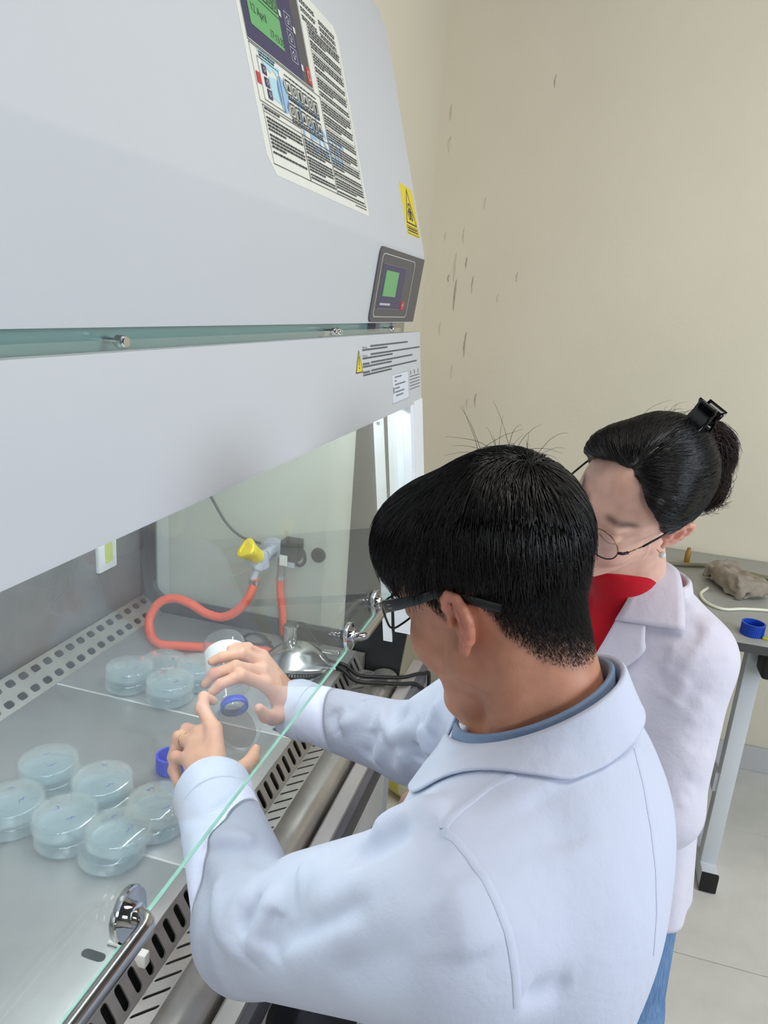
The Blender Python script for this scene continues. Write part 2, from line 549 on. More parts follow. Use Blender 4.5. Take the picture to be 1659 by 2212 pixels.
# --- the glass sash with its handles
zb = 0.991
GO = 0.020
sash = MB()
sash.cur = 0
sash.extrude([(sy(zb, GO), zb + 0.0005), (sy(zb, GO) + 0.004, zb + 0.0005), (sy(1.55, GO) + 0.004, 1.55), (sy(1.55, GO), 1.55)], X0, XI - 0.0085)
sash_o = sash.build('glass_sash', 'sash_glass', cab)
MB().extrude([(sy(zb, GO) - 0.0001, zb - 0.0008), (sy(zb, GO) + 0.0041, zb - 0.0008), (sy(zb, GO) + 0.0041, zb), (sy(zb, GO) - 0.0001, zb)], X0, XI - 0.0085).build('glass_edge', 'glass_edge', sash_o)
nrm = Vector((0, -1, 0.115)).normalized()
alz = Vector((0, 0.115, 1)).normalized()


def handle(xa, xb, zc):
    b = MB()
    h = 0.030
    def P(x, d):
        return Vector((x, sy(zc, GO), zc)) + nrm * d
    pts = [P(xa, 0.004), P(xa, h - 0.016)]
    sgn = 1 if xb > xa else -1
    for k in range(1, 7):
        a = math.radians(90 * k / 6)
        pts.append(P(xa + sgn * 0.016 * (1 - math.cos(a)), h - 0.016 + 0.016 * math.sin(a)))
    pts.append(P(xa + sgn * 0.03, h)); pts.append(P(xb - sgn * 0.03, h))
    for k in range(0, 7):
        a = math.radians(90 - 90 * k / 6)
        pts.append(P(xb - sgn * 0.016 * (1 - math.cos(a)), h - 0.016 + 0.016 * math.sin(a)))
    pts.append(P(xb, 0.004))
    hd = b.tube(pts, 0.0082, 16).build('handle', 'steel_handle', sash_o, smooth=True)
    for x in (xa, xb):
        MB().lathe([(0.0001, 0.0), (0.0255, 0.0), (0.0262, 0.0015), (0.0262, 0.006), (0.0245, 0.0072), (0.0235, 0.0066), (0.012, 0.0066), (0.0118, 0.014), (0.0083, 0.015)], P(x, 0.0), nrm, 32).build('handle_flange', 'chrome', sash_o, autos=35)
handle(0.496, -0.10, 1.020)
handle(1.166, 1.336, 1.017)

# --- work trays with white seams
seams = [-0.293, 0.079, 0.451, 0.823, 1.195]
tx = seams + [1.612]
for a, b_ in zip(tx[:-1], tx[1:]):
    MB().box((a + 0.0018, 0.465, ZT - 0.012), (b_ - 0.0018, 1.012, ZT), bev=0.0012).build('work_tray', 'steel_work', cab, autos=30)
for s_ in seams[1:]:
    MB().box((s_ - 0.0017, 0.467, ZT - 0.010), (s_ + 0.0017, 1.010, ZT + 0.0006)).build('seam_strip', 'seam_white', cab)
# flat dark patches painted as the shade of finger holes in the trays, and white clips on the front edge
for (x, y) in ((0.646, 0.512), (1.213, 0.497)):
    ho = [(x + dx, y + dy, ZT + 0.0006) for dy, dx in stadium(0.030, 0.013, 6)] if False else [(x + q[1], y + q[0], ZT + 0.0006) for q in [(b2, a2) for a2, b2 in stadium(0.013, 0.034, 6)]]
    b = MB(); b.add(ho, [tuple(range(len(ho)))])
    b.build('finger_hole_shade', 'rubber', cab)
for x in (0.668, 0.958, 1.228):
    b = MB(); b.box((x - 0.006, 0.447, ZT - 0.016), (x + 0.006, 0.4635, ZT + 0.004), bev=0.002)
    b.tube([(x, 0.466, ZT + 0.003), (x, 0.505, ZT + 0.003)], 0.003, 8)
    b.build('tray_clip', 'clip_white', cab, autos=35)
# --- rear grille: two rows of rounded holes in a sloping strip
e_v = Vector((0, 0.062, 0.0465)).normalized()
rg = MB()
cw = 0.0368
n_r = int((1.612 - (-0.5)) / cw)
perforated(rg, (1.612 - n_r * cw, 1.014, ZT - 0.002), (1, 0, 0), e_v, cw, 0.036, n_r, 2, rrect(0.022, 0.0165, 0.006), (0, 0.002, -0.003))
rg.build('rear_grille', 'steel', cab)
MB().box((X0, 1.03, 0.70), (XI, 1.0845, 0.752)).build('rear_hole_shade', 'black', cab)  # black block behind the rear holes, painting the shade inside them
# --- front intake: upright slots on the steep face, slanted slits on the floor of the trough, rounded arm rest
e_f = Vector((0, 0.023, 0.042)).normalized()
fg = MB()
cs = 0.0274
n_f = int((1.60 - X0) / cs)
xs0 = 0.759 + 0.5 * cs - math.floor((0.759 + 0.5 * cs - X0) / cs) * cs
perforated(fg, (xs0, 0.442, 0.718), (1, 0, 0), e_f, cs, 0.047, n_f, 1, stadium(0.0130, 0.0365, 6), (0, 0.0025, -0.0012))
fg.box((X0, 0.4638, ZT - 0.012), (1.612, 0.4655, ZT - 0.0005))
fg.box((xs0 + n_f * cs, 0.442, 0.716), (1.612, 0.466, 0.758))
fg.build('front_grille', 'steel', cab)
tg = MB()
perforated(tg, (xs0 + 0.008, 0.4115, 0.7175), (1, 0, 0), (0, 1, 0), cs, 0.0305, n_f, 1, [(x, y) for x, y in stadium(0.0058, 0.0262, 4, shear=-1.0)], (0, 0.0, -0.003))
tg.build('trough_floor', 'steel', cab)
MB().box((X0, 0.415, 0.66), (1.61, 0.4415, 0.705)).extrude([(0.4455, 0.706), (0.4700, 0.7475), (0.500, 0.7475), (0.500, 0.68), (0.4455, 0.68)], X0, 1.61).build('front_slot_shade', 'black', cab)  # black block stands in for the shade inside slots and slits
arm = [(0.412, 0.7172), (0.405, 0.7215), (0.392, 0.7262), (0.378, 0.7275), (0.366, 0.7245), (0.357, 0.717), (0.3525, 0.706), (0.3515, 0.690), (0.3515, 0.66), (0.400, 0.66), (0.412, 0.70)]
MB().extrude(arm, X0, 1.612).build('arm_rest', 'steel', cab, autos=40)
MB().extrude([(0.345, 0.66), (0.345, 0.706), (0.341, 0.710), (0.316, 0.710), (0.314, 0.706), (0.314, 0.66)], X0, X1).build('front_trim', 'grey_trim', cab, autos=30)
MB().extrude([(0.314, 0.66), (0.314, 0.704), (0.303, 0.700), (0.300, 0.694), (0.300, 0.66)], X0, X1).build('trim_strip', 'grey_strip', cab, autos=30)
MB().box((X0, 0.346, 0.60), (X1, 1.18, 0.66)).build('base_frame', 'grey_base', cab)
apr = [(X0, 0.70 - 0.045), (0.90, 0.655), (1.325, 0.542), (1.325, 0.665), (X0, 0.665)]
b = MB(); n = len(apr)
b.add([(p[0], 0.301, p[1]) for p in apr] + [(p[0], 0.312, p[1]) for p in apr], [tuple(range(n)), tuple(range(2 * n - 1, n - 1, -1))] + [(i, n + i, n + (i + 1) % n, (i + 1) % n) for i in range(n)])
b.build('front_apron', 'white_plain', cab)
for (x, y) in ((X0 + 0.05, 0.40), (1.66, 0.40), (X0 + 0.05, 1.12), (1.66, 1.12)):
    MB().box((x - 0.03, y - 0.03, 0.0), (x + 0.03, y + 0.03, 0.61), bev=0.003).build('stand_leg', 'grey_base', cab)
# socket cover on the steel back wall
so = MB().box((1.436, 1.074, 0.918), (1.506, 1.0855, 1.010), bev=0.004).build('socket_cover', 'white_plain', cab, autos=30)
mat('socket_lens', (196, 208, 120), 0.2)
MB().box((1.458, 1.0715, 0.938), (1.486, 1.0742, 0.992), bev=0.001).build('socket_window', 'socket_lens', so)

# ------------------------------------------------------------------ printed labels on the hood and cover
mat('label_film', (222, 223, 214), 0.35, var=0.02, vscale=12)
mat('ink', (62, 62, 64), 0.6)
mat('ink_mid', (96, 97, 100), 0.6)
mat('ink_soft', (120, 122, 128), 0.6)
mat('ink_blue', (150, 182, 212), 0.5)
mat('ink_cyan', (172, 212, 222), 0.5)
mat('navy', (62, 58, 92), 0.4)
mat('panel_grey', (84, 82, 84), 0.45)
mat('panel_dark', (62, 62, 64), 0.45)
mat('red_key', (196, 52, 58), 0.4)
mat('yellow_sign', (222, 200, 40), 0.45)
mat('white_line', (205, 205, 205), 0.5)
lcd, nt, b = new_mat('lcd_green')
b.inputs['Base Color'].default_value = lin((98, 164, 104)); b.inputs['Roughness'].default_value = 0.3
b.inputs['Emission Color'].default_value = lin((96, 176, 104)); b.inputs['Emission Strength'].default_value = 0.05

UN = Vector((0, -1, 0.2737)).normalized(); UV = Vector((0, 0.2737, 1)).normalized()
LN = Vector((0, -1, -0.1141)).normalized(); LV = Vector((0, -0.1141, 1)).normalized()
SN = nrm; SV = alz


class Sheet:
    """flat print on a sloping face; coordinates are (x, z) of the face"""
    def __init__(s, yfun, n): s.y = yfun; s.n = n

    def P(s, x, z, d=0.0):
        return Vector((x, s.y(z), z)) + s.n * d

    def poly(s, pts, d, mb):
        mb.add([s.P(x, z, d) for x, z in pts], [tuple(range(len(pts)))])

    def rect(s, x0, z0, x1, z1, d, mb):
        s.poly([(x0, z0), (x1, z0), (x1, z1), (x0, z1)], d, mb)

    def frame(s, x0, z0, x1, z1, w, d, mb):
        s.rect(x0, z0, x1, z0 + w, d, mb); s.rect(x0, z1 - w, x1, z1, d, mb)
        s.rect(x0, z0, x0 + w, z1, d, mb); s.rect(x1 - w, z0, x1, z1, d, mb)

    def ring(s, pts, w, d, mb):
        n = len(pts)
        cx = sum(p[0] for p in pts) / n; cz = sum(p[1] for p in pts) / n
        inn = []
        for (x, z) in pts:
            l = math.hypot(x - cx, z - cz); k = max(0.0, 1 - w / l)
            inn.append((cx + (x - cx) * k, cz + (z - cz) * k))
        mb.add([s.P(x, z, d) for x, z in pts + inn], [(i, (i + 1) % n, n + (i + 1) % n, n + i) for i in range(n)])

    def slab(s, pts, d0, d1, mb):
        n = len(pts)
        mb.add([s.P(x, z, d0) for x, z in pts] + [s.P(x, z, d1) for x, z in pts],
               [tuple(range(n, 2 * n))] + [(i, (i + 1) % n, n + (i + 1) % n, n + i) for i in range(n)])

    def lines(s, x0, x1, ztop, zbot, pitch, h, d, mb, ragged=0.3, para=6):
        """rows of word-sized bars, the unreadable small print"""
        z = ztop; k = 0
        while z - h > zbot:
            x = x0
            last = (k % para == para - 1)
            xe = x1 - (x1 - x0) * (random.uniform(0.2, 0.7) if last else random.uniform(0, ragged) * 0.12)
            while x < xe - 0.002:
                w = min(random.uniform(0.003, 0.0115), xe - x)
                s.rect(x, z - h, x + w, z, d, mb)
                x += w + 0.0016
            z -= pitch * (1.55 if last else 1.0); k += 1

    def text(s, body, size, x, z, d, mb, sx=1.0):
        v, f = text_mesh(body, size, '', None, None, (0, 0, 0), (1, 0, 0), (0, 1, 0))
        mb.add([s.P(x + p[0] * sx, z + p[1], d) for p in v], f)


HU = Sheet(uy_, UN)
lab = MB()
LX0, LX1, LZ0, LZ1 = 0.898, 1.312, 1.742, 2.03
HU.slab([(LX0 + 0.02, LZ0), (LX1 - 0.004, LZ0), (LX1, LZ0 + 0.005), (LX1, LZ1 - 0.015), (LX1 - 0.015, LZ1), (LX0, LZ1), (LX0, LZ0 + 0.02)], 0.0, 0.0012, lab)
label_o = lab.build('instruction_label', 'label_film', cab)
D = 0.0016
ink = MB(); cy = MB(); bl = MB(); nv = MB(); gr = MB(); rd = MB(); lc = MB(); wl = MB()
# display picture at the top left of the label
HU.rect(0.912, 1.893, 1.092, 2.018, D, nv)
HU.rect(1.092, 1.893, 1.126, 2.018, D, gr)
HU.poly([(0.931, 1.913), (1.034, 1.913), (1.036, 2.010), (0.931, 2.010)], D + 0.0003, lc)
HU.frame(0.909, 1.890, 1.129, 2.021, 0.0010, D + 0.0003, ink)
HU.text('12 April', 0.0145, 0.938, 1.930, D + 0.0006, ink)
HU.text('17:13:35', 0.0135, 0.990, 1.9175, D + 0.0006, ink)
HU.rect(0.931, 1.951, 1.036, 1.952, D + 0.0006, ink)
for k in range(6):      # outlined symbol boxes on the screen
    x = 0.934 + k * 0.0168
    HU.ring([(x, 1.956), (x + 0.0150, 1.956), (x + 0.0150, 1.975), (x, 1.975)], 0.0022, D + 0.0006, ink)
    HU.ring([(x + 0.0075 + 0.004 * math.cos(a), 1.9655 + 0.006 * math.sin(a)) for a in [math.radians(q * 45) for q in range(8)]], 0.0016, D + 0.0006, ink)
for k in range(3):      # three arrow keys
    zc = 1.962 - k * 0.0215
    HU.ring([(1.058, zc - 0.009), (1.080, zc - 0.009), (1.080, zc + 0.009), (1.058, zc + 0.009)], 0.0012, D + 0.0004, wl)
    HU.ring([(1.069, zc + 0.006), (1.062, zc), (1.066, zc), (1.066, zc - 0.005), (1.072, zc - 0.005), (1.072, zc), (1.076, zc)], 0.0016, D + 0.0004, wl)
for (x, z) in ((1.0845, 1.952), (1.0905, 1.907), (1.037, 1.957), (1.0, 1.998)):
    HU.rect(x, z, x + 0.008, z + 0.008, D + 0.0006, wl)
HU.rect(1.110, 1.896, 1.1255, 1.918, D + 0.0004, rd); rd.build('red_key_print', 'red_key', label_o); rd = MB()
HU.ring([(1.118 + 0.005 * math.cos(a), 1.907 + 0.0065 * math.sin(a)) for a in [math.radians(q * 30) for q in range(12)]], 0.0012, D + 0.0007, wl)
# light blue shapes and the maker's faint name across the sheet
HU.poly([(0.93, 1.888), (0.985, 1.888), (0.965, 1.868), (0.947, 1.872)], D, cy)
HU.poly([(0.963, 1.879), (1.000, 1.882), (0.985, 1.868)], D, cy)
HU.poly([(0.955, 1.862), (0.985, 1.866), (0.988, 1.836), (0.957, 1.838)], D, cy)
HU.poly([(0.995 + 0.018 * math.cos(a), 1.851 + 0.022 * math.sin(a)) for a in [math.radians(q * 30) for q in range(12)]], D, bl)
HU.text('Telstar', 0.085, 1.03, 1.800, D + 0.0001, bl, sx=0.82)
# key sequence at the left
HU.ring([(0.927, 1.829), (0.992, 1.829), (0.992, 1.878), (0.927, 1.878)], 0.0013, D + 0.0004, ink)
for (x, z) in ((0.937, 1.861), (0.939, 1.847), (0.941, 1.834)):
    HU.rect(x, z, x + 0.013, z + 0.011, D + 0.0004, nv)
    HU.ring([(x + 0.0065, z + 0.009), (x + 0.003, z + 0.0055), (x + 0.0065, z + 0.002), (x + 0.010, z + 0.0055)], 0.0012, D + 0.0007, wl)
HU.rect(0.915, 1.845, 0.9265, 1.858, D + 0.0004, rd)
HU.lines(0.936, 0.985, 1.886, 1.879, 0.0035, 0.0022, D + 0.0004, ink, para=99)
HU.frame(0.910, 1.824, 1.152, 1.8885, 0.0009, D + 0.0004, ink)
# two rows of large outlined symbols
for row, (zc, n, xa) in enumerate(((1.866, 6, 1.012), (1.838, 6, 1.012))):
    for k in range(n):
        x = xa + k * 0.0205
        HU.ring([(x, zc - 0.009), (x + 0.0175, zc - 0.009), (x + 0.0175, zc + 0.009), (x, zc + 0.009)], 0.0022, D + 0.0005, ink)
        if (k + row) % 3 == 0:
            HU.poly([(x + 0.004, zc - 0.004), (x + 0.013, zc - 0.004), (x + 0.009, zc + 0.006)], D + 0.0005, ink)
        elif (k + row) % 3 == 1:
            HU.ring([(x + 0.0087 + 0.0045 * math.cos(a), zc + 0.0055 * math.sin(a)) for a in [math.radians(q * 45) for q in range(8)]], 0.002, D + 0.0005, ink)
        else:
            HU.rect(x + 0.006, zc - 0.006, x + 0.0115, zc + 0.005, D + 0.0005, ink)
    HU.ring([(xa - 0.010, zc), (xa - 0.003, zc + 0.010), (xa - 0.003, zc - 0.010)], 0.002, D + 0.0005, ink)
    HU.lines(xa, xa + 0.12, zc - 0.0105, zc - 0.0165, 0.003, 0.0018, D + 0.0005, ink, para=99)
    HU.lines(xa, xa + 0.12, zc + 0.015, zc + 0.0105, 0.003, 0.0018, D + 0.0005, ink, para=99)
# boxes of small print
HU.frame(0.914, 1.7545, 1.040, 1.8215, 0.0009, D + 0.0004, ink)
HU.lines(0.919, 0.965, 1.8195, 1.8155, 0.004, 0.0025, D + 0.0004, ink, para=99)
HU.rect(0.914, 1.8135, 1.150, 1.8143, D + 0.0004, ink)
HU.lines(0.920, 1.036, 1.8095, 1.764, 0.0043, 0.0026, D + 0.0004, ink, para=4)
HU.frame(1.040, 1.7545, 1.152, 1.8145, 0.0009, D + 0.0004, ink)
HU.lines(1.045, 1.148, 1.8105, 1.757, 0.0040, 0.0025, D + 0.0004, ink, para=5)
HU.frame(1.152, 1.7545, 1.300, 1.986, 0.0008, D + 0.0004, ink)
for za, zb_ in ((1.984, 1.953), (1.949, 1.921), (1.917, 1.889), (1.885, 1.850), (1.846, 1.812), (1.808, 1.783), (1.779, 1.757)):
    HU.lines(1.156, 1.296, za, zb_, 0.0040, 0.0024, D + 0.0004, ink, para=4)
    HU.rect(1.152, zb_ - 0.0016, 1.300, zb_ - 0.0010, D + 0.0004, ink)
for k in range(3):
    HU.lines(1.138, 1.20, 2.015 - k * 0.011, 2.009 - k * 0.011, 0.0035, 0.002, D + 0.0004, ink, para=99)
    HU.lines(1.215, 1.290, 2.012 - k * 0.009, 2.004 - k * 0.009, 0.0035, 0.002, D + 0.0004, ink, para=99)
HU.lines(1.24, 1.30, 1.7515, 1.7485, 0.003, 0.0016, D + 0.0004, ink, para=99)
for mb_, nm, mm in ((cy, 'pale_blue_print', 'ink_cyan'), (bl, 'maker_name_print', 'ink_blue'), (nv, 'display_picture', 'navy'), (gr, 'grey_key_strip', 'panel_grey'),
                    (lc, 'screen_picture', 'lcd_green'), (rd, 'red_key_print', 'red_key'), (wl, 'white_print', 'white_line'), (ink, 'small_print', 'ink')):
    tag(mb_.build(nm, mm, label_o), kind='stuff' if nm in ('small_print', 'white_print', 'maker_name_print', 'pale_blue_print') else None)

# biohazard sign
bio = MB(); HU.slab([(1.588, 1.742), (1.700, 1.742), (1.700, 1.842), (1.588, 1.842)], 0, 0.0008, bio)
bio_o = bio.build('biohazard_sign', 'yellow_sign', cab)
b = MB()
HU.ring([(1.598, 1.765), (1.690, 1.765), (1.644, 1.838)], 0.0065, 0.0012, b)
for k in range(3):      # trefoil of three open rings round a small one
    a = math.radians(90 + 120 * k)
    cx, cz = 1.644 + 0.0115 * math.cos(a), 1.789 + 0.0105 * math.sin(a)
    HU.ring([(cx + 0.0115 * math.cos(t), cz + 0.0105 * math.sin(t)) for t in [a + math.radians(35 + q * 29) for q in range(11)]], 0.0042, 0.0012, b)
HU.ring([(1.644 + 0.010 * math.cos(t), 1.789 + 0.0095 * math.sin(t)) for t in [math.radians(q * 30) for q in range(12)]], 0.0025, 0.0014, b)
HU.frame(1.594, 1.7445, 1.694, 1.7605, 0.0012, 0.0012, b)
HU.lines(1.600, 1.688, 1.7575, 1.7475, 0.0050, 0.0028, 0.0012, b, para=99)
b.build('biohazard_symbol', 'ink', bio_o)

# control panel on the face under the kink
CP = Sheet(ly_, LN)
def rr(x0, z0, x1, z1, r, right_square=True):
    p = []
    for (cx, cz, a0) in ((x0 + r, z1 - r, 90), (x0 + r, z0 + r, 180)):
        for k in range(6):
            a = math.radians(a0 + 90 * k / 5); p.append((cx + r * math.cos(a), cz + r * math.sin(a)))
    if right_square: return p + [(x1, z0), (x1, z1)]
    for (cx, cz, a0) in ((x1 - r, z0 + r, 270), (x1 - r, z1 - r, 0)):
        for k in range(6):
            a = math.radians(a0 + 90 * k / 5); p.append((cx + r * math.cos(a), cz + r * math.sin(a)))
    return p
b = MB(); CP.slab(rr(1.366, 1.5635, 1.7195, 1.7005, 0.015), 0, 0.003, b)
cp_o = b.build('control_panel', 'panel_grey', cab)
b = MB(); CP.ring(rr(1.383, 1.573, 1.640, 1.690, 0.012, False), 0.0028, 0.0034, b); b.build('panel_outline', 'white_line', cp_o)
b = MB(); CP.rect(1.402, 1.590, 1.572, 1.671, 0.0036, b); b.build('keypad', 'navy', cp_o)
b = MB(); CP.frame(1.400, 1.5885, 1.574, 1.6725, 0.0012, 0.0038, b)
for k in range(7):
    CP.ring([(1.535, 1.608 + k * 0.008), (1.548, 1.608 + k * 0.008), (1.548, 1.613 + k * 0.008), (1.535, 1.613 + k * 0.008)], 0.001, 0.0040, b)
b.build('keypad_lines', 'ink_soft', cp_o)
b = MB(); CP.slab([(1.423, 1.613), (1.516, 1.613), (1.516, 1.661), (1.423, 1.661)], 0.003, 0.0046, b); b.build('screen', 'lcd_green', cp_o)
b = MB(); CP.slab([(1.577, 1.589), (1.600, 1.589), (1.600, 1.606), (1.577, 1.606)], 0.003, 0.0046, b); b.build('power_key', 'red_key', cp_o)
b = MB(); CP.lines(1.415, 1.490, 1.600, 1.5945, 0.006, 0.0042, 0.0040, b, para=99); CP.lines(1.583, 1.594, 1.600, 1.595, 0.006, 0.003, 0.0050, b, para=99)
tag(b.build('panel_lettering', 'white_line', cp_o), kind='stuff')

# warning text and service stickers on the front cover
FC = Sheet(lambda z: sy(z), SN)
b = MB(); FC.poly([(1.222, 1.481), (1.258, 1.481), (1.240, 1.517)], 0.0006, b)
tri = b.build('warning_triangle', 'yellow_sign', cab)
b = MB(); FC.ring([(1.220, 1.4795), (1.260, 1.4795), (1.240, 1.519)], 0.0035, 0.0008, b)
FC.poly([(1.2385, 1.508), (1.2415, 1.508), (1.2408, 1.492), (1.2392, 1.492)], 0.001, b)
FC.rect(1.2385, 1.4865, 1.2415, 1.4895, 0.001, b)
b.build('warning_mark', 'ink', tri)
b = MB()
for k in range(4):
    z = 1.5245 - k * 0.0145
    FC.text('Warning:', 0.0052, 1.262, z - 0.0045, 0.0006, b, sx=1.5) if k < 2 else FC.rect(1.262, z - 0.0042, 1.302, z - 0.0006, 0.0006, b)
    FC.lines(1.312, (1.60, 1.705, 1.63, 1.67)[k], z, z - 0.0045, 0.01, 0.0032, 0.0006, b, para=99)
    FC.lines(1.262, (1.43, 1.47, 1.46, 1.455)[k], z - 0.0055, z - 0.010, 0.01, 0.0032, 0.0006, b, para=99)
b.build('warning_text', 'ink_mid', cab)
mat('sticker', (216, 221, 232), 0.3)
b = MB(); FC.slab([(1.452, 1.404), (1.585, 1.404), (1.585, 1.462), (1.452, 1.462)], 0, 0.0008, b)
st = b.build('service_sticker', 'sticker', cab)
b = MB()
for k, (xa, xe) in enumerate(((1.472, 1.53), (1.472, 1.485), (1.472, 1.56), (1.472, 1.51), (1.472, 1.55), (1.478, 1.54))):
    FC.lines(xa, xe, 1.457 - k * 0.0075, 1.452 - k * 0.0075, 0.01, 0.003, 0.0012, b, para=99)
FC.rect(1.458, 1.424, 1.466, 1.436, 0.0012, b)
FC.frame(1.452, 1.404, 1.585, 1.462, 0.0006, 0.0012, b)
b.build('sticker_print', 'ink_soft', st)
b = MB(); FC.slab([(1.592, 1.412), (1.700, 1.412), (1.700, 1.464), (1.592, 1.464)], 0, 0.0006, b)
st = b.build('service_sticker', 'white_paint', cab)
b = MB()
for k in range(3): FC.rect(1.606 + k * 0.035, 1.452, 1.612 + k * 0.035, 1.461, 0.001, b)
for k in range(5): FC.lines(1.598, 1.694, 1.449 - k * 0.0068, 1.445 - k * 0.0068, 0.01, 0.0022, 0.001, b, para=99)
b.build('sticker_print', 'ink_soft', st)

# ------------------------------------------------------------------ things in the chamber
glass_mat('dish_glass', (0.985, 0.996, 0.994, 1), haze=0.010, haze_col=(0.90, 0.98, 0.97, 1), ior=1.55, rough=0.04, rim=0.50)
glass_mat('bottle_glass', (0.95, 0.96, 0.96, 1), haze=0.05, haze_col=(0.6, 0.62, 0.65, 1), ior=1.5, rough=0.02, rim=0.3)
# jelly of the dishes: cloudy, lets most light through
m = bpy.data.materials.new('agar'); m.use_nodes = True; MATS['agar'] = m
nt = m.node_tree; nt.nodes.clear()
o_ = node(nt, 'ShaderNodeOutputMaterial'); t_ = node(nt, 'ShaderNodeBsdfTransparent'); t_.inputs[0].default_value = (0.88, 0.94, 0.97, 1)
d_ = node(nt, 'ShaderNodeBsdfDiffuse'); d_.inputs[0].default_value = (0.62, 0.74, 0.80, 1)
g_ = node(nt, 'ShaderNodeBsdfGlossy'); g_.inputs['Roughness'].default_value = 0.1
mx = node(nt, 'ShaderNodeMixShader'); mx.inputs[0].default_value = 0.22
mx2 = node(nt, 'ShaderNodeMixShader'); mx2.inputs[0].default_value = 0.05
nt.links.new(t_.outputs[0], mx.inputs[1]); nt.links.new(d_.outputs[0], mx.inputs[2])
nt.links.new(mx.outputs[0], mx2.inputs[1]); nt.links.new(g_.outputs[0], mx2.inputs[2]); nt.links.new(mx2.outputs[0], o_.inputs[0])
mat('pen_blue', (52, 62, 160), 0.6)
mat('cap_blue', (58, 82, 214), 0.35, sss=0.2)
mat('cap_blue_deep', (18, 66, 176), 0.35)
mat('hose_orange', (228, 88, 52), 0.45, sss=0.1, bump=0.05, bscale=90)
mat('valve_grey', (176, 182, 194), 0.4)
mat('tap_yellow', (250, 222, 20), 0.35)
mat('cable_black', (16, 17, 18), 0.5)
mat('cable_teal', (40, 62, 66), 0.5)
mat('solenoid', (30, 33, 35), 0.5)
mat('burner_steel', (205, 206, 206), 0.16, metal=1.0)
mat('knurl', (90, 92, 94), 0.35, metal=1.0)


def build_dish(c, scale=1.0, agar=True):
    root = thing('petri_dish', c)
    c = Vector(c)
    r = 0.0455 * scale
    base = MB().lathe([(0.0001, 0.0), (r - 0.003, 0.0), (r - 0.0008, 0.0010), (r, 0.003), (r, 0.0225), (r - 0.0008, 0.0235), (r - 0.0018, 0.0225), (r - 0.0018, 0.0035), (r - 0.004, 0.0022), (0.0001, 0.0022)], c, (0, 0, 1), 40).build('dish_base', 'dish_glass', root, autos=50)
    R = 0.0492 * scale
    lid = MB().lathe([(R, 0.0085), (R, 0.0235), (R - 0.001, 0.0255), (R - 0.003, 0.0262), (0.0001, 0.0262), (0.0001, 0.0242), (R - 0.0035, 0.0242), (R - 0.002, 0.0225), (R - 0.0018, 0.0085)], c, (0, 0, 1), 40, closed=False).build('lid', 'dish_glass', root, autos=50)
    if agar:
        MB().lathe([(0.0001, 0.0028), (r - 0.0022, 0.0028), (r - 0.0022, 0.0085), (0.0001, 0.0085)], c, (0, 0, 1), 40).build('jelly', 'agar', root, autos=50)
    return root


def copy_tree(o, parent=None):
    c = o.copy(); COL.objects.link(c); c.parent = parent
    for ch in list(o.children): copy_tree(ch, c)
    return c


def scribble(root, c, ang, length, zoff=0.0268, rad=0.030):
    """a few blue pen strokes on the lid"""
    b = MB(); c = Vector(c)
    u = Vector((math.cos(ang), math.sin(ang), 0)); v = Vector((-u.y, u.x, 0))
    o = c + v * -rad + Vector((0, 0, zoff))
    x = -length / 2
    pts = []
    while x < length / 2:
        pts.append(o + u * x + v * random.uniform(-0.003, 0.003)); x += random.uniform(0.0012, 0.003)
    for a, q in zip(pts[:-1], pts[1:]):
        d = (q - a).normalized(); s_ = Vector((-d.y, d.x, 0)) * 0.00045
        b.add([a - s_, q - s_, q + s_, a + s_], [(0, 1, 2, 3)])
    b.build('pen_mark', 'pen_blue', root)


DH = 0.0262
DISH = [  # x, y, stack height, label words
    (0.910, 0.791, 2, 'rear left corner of the six front stacks'),
    (0.897, 0.679, 2, 'rear middle of the six front stacks, nearest the blue cap'),
    (0.809, 0.780, 2, 'leftmost of the six front stacks, cut by the picture edge'),
    (0.805, 0.685, 2, 'front middle of the six front stacks, slightly askew'),
    (0.809, 0.589, 2, 'nearest the camera of the six front stacks'),
    (0.882, 0.571, 2, 'beside the white sleeve cuff of the seated person'),
    (1.243, 0.866, 2, 'leftmost of the far stacks near the perforated strip'),
    (1.232, 0.759, 2, 'front middle of the far stacks behind the white seam'),
    (1.312, 0.735, 2, 'right of the far stacks, half hidden by the bottle'),
    (1.342, 0.843, 1, 'rear of the far group, in front of the orange hose')]
WHICH = {1: ['single'], 2: ['lower', 'upper']}
proto = None
for (x, y, n, words) in DISH:
    for k in range(n):
        jx, jy = (random.uniform(-0.004, 0.004), random.uniform(-0.004, 0.004)) if k else (0, 0)
        if k == 0 and (x, y) == (0.805, 0.685): jx, jy = 0.004, -0.007
        if k == 0 and (x, y) == (0.809, 0.589): jx, jy = -0.006, 0.006
        c = Vector((x - jx * 0, y, ZT + k * DH)) + Vector((jx, jy, 0)) + Vector((0, 0, 0.0002))
        if proto is None:
            proto = build_dish(c); d = proto
        else:
            d = copy_tree(proto); d.location = c
        tag(d, '%s glass petri dish, %s' % (WHICH[n][k], words), 'petri dish', 'glass petri dishes on the steel work surface')
        d['_top'] = (k == n - 1)
for d in [o for o in COL.objects if o.name.startswith('petri_dish')]:
    if d['_top']:
        scribble(d, d.location, random.uniform(-0.8, 0.5), 0.016, 0.0266, random.uniform(0.015, 0.03))
        scribble(d, d.location, random.uniform(2, 4), 0.012, 0.0266, random.uniform(0.015, 0.034))
    del d['_top']

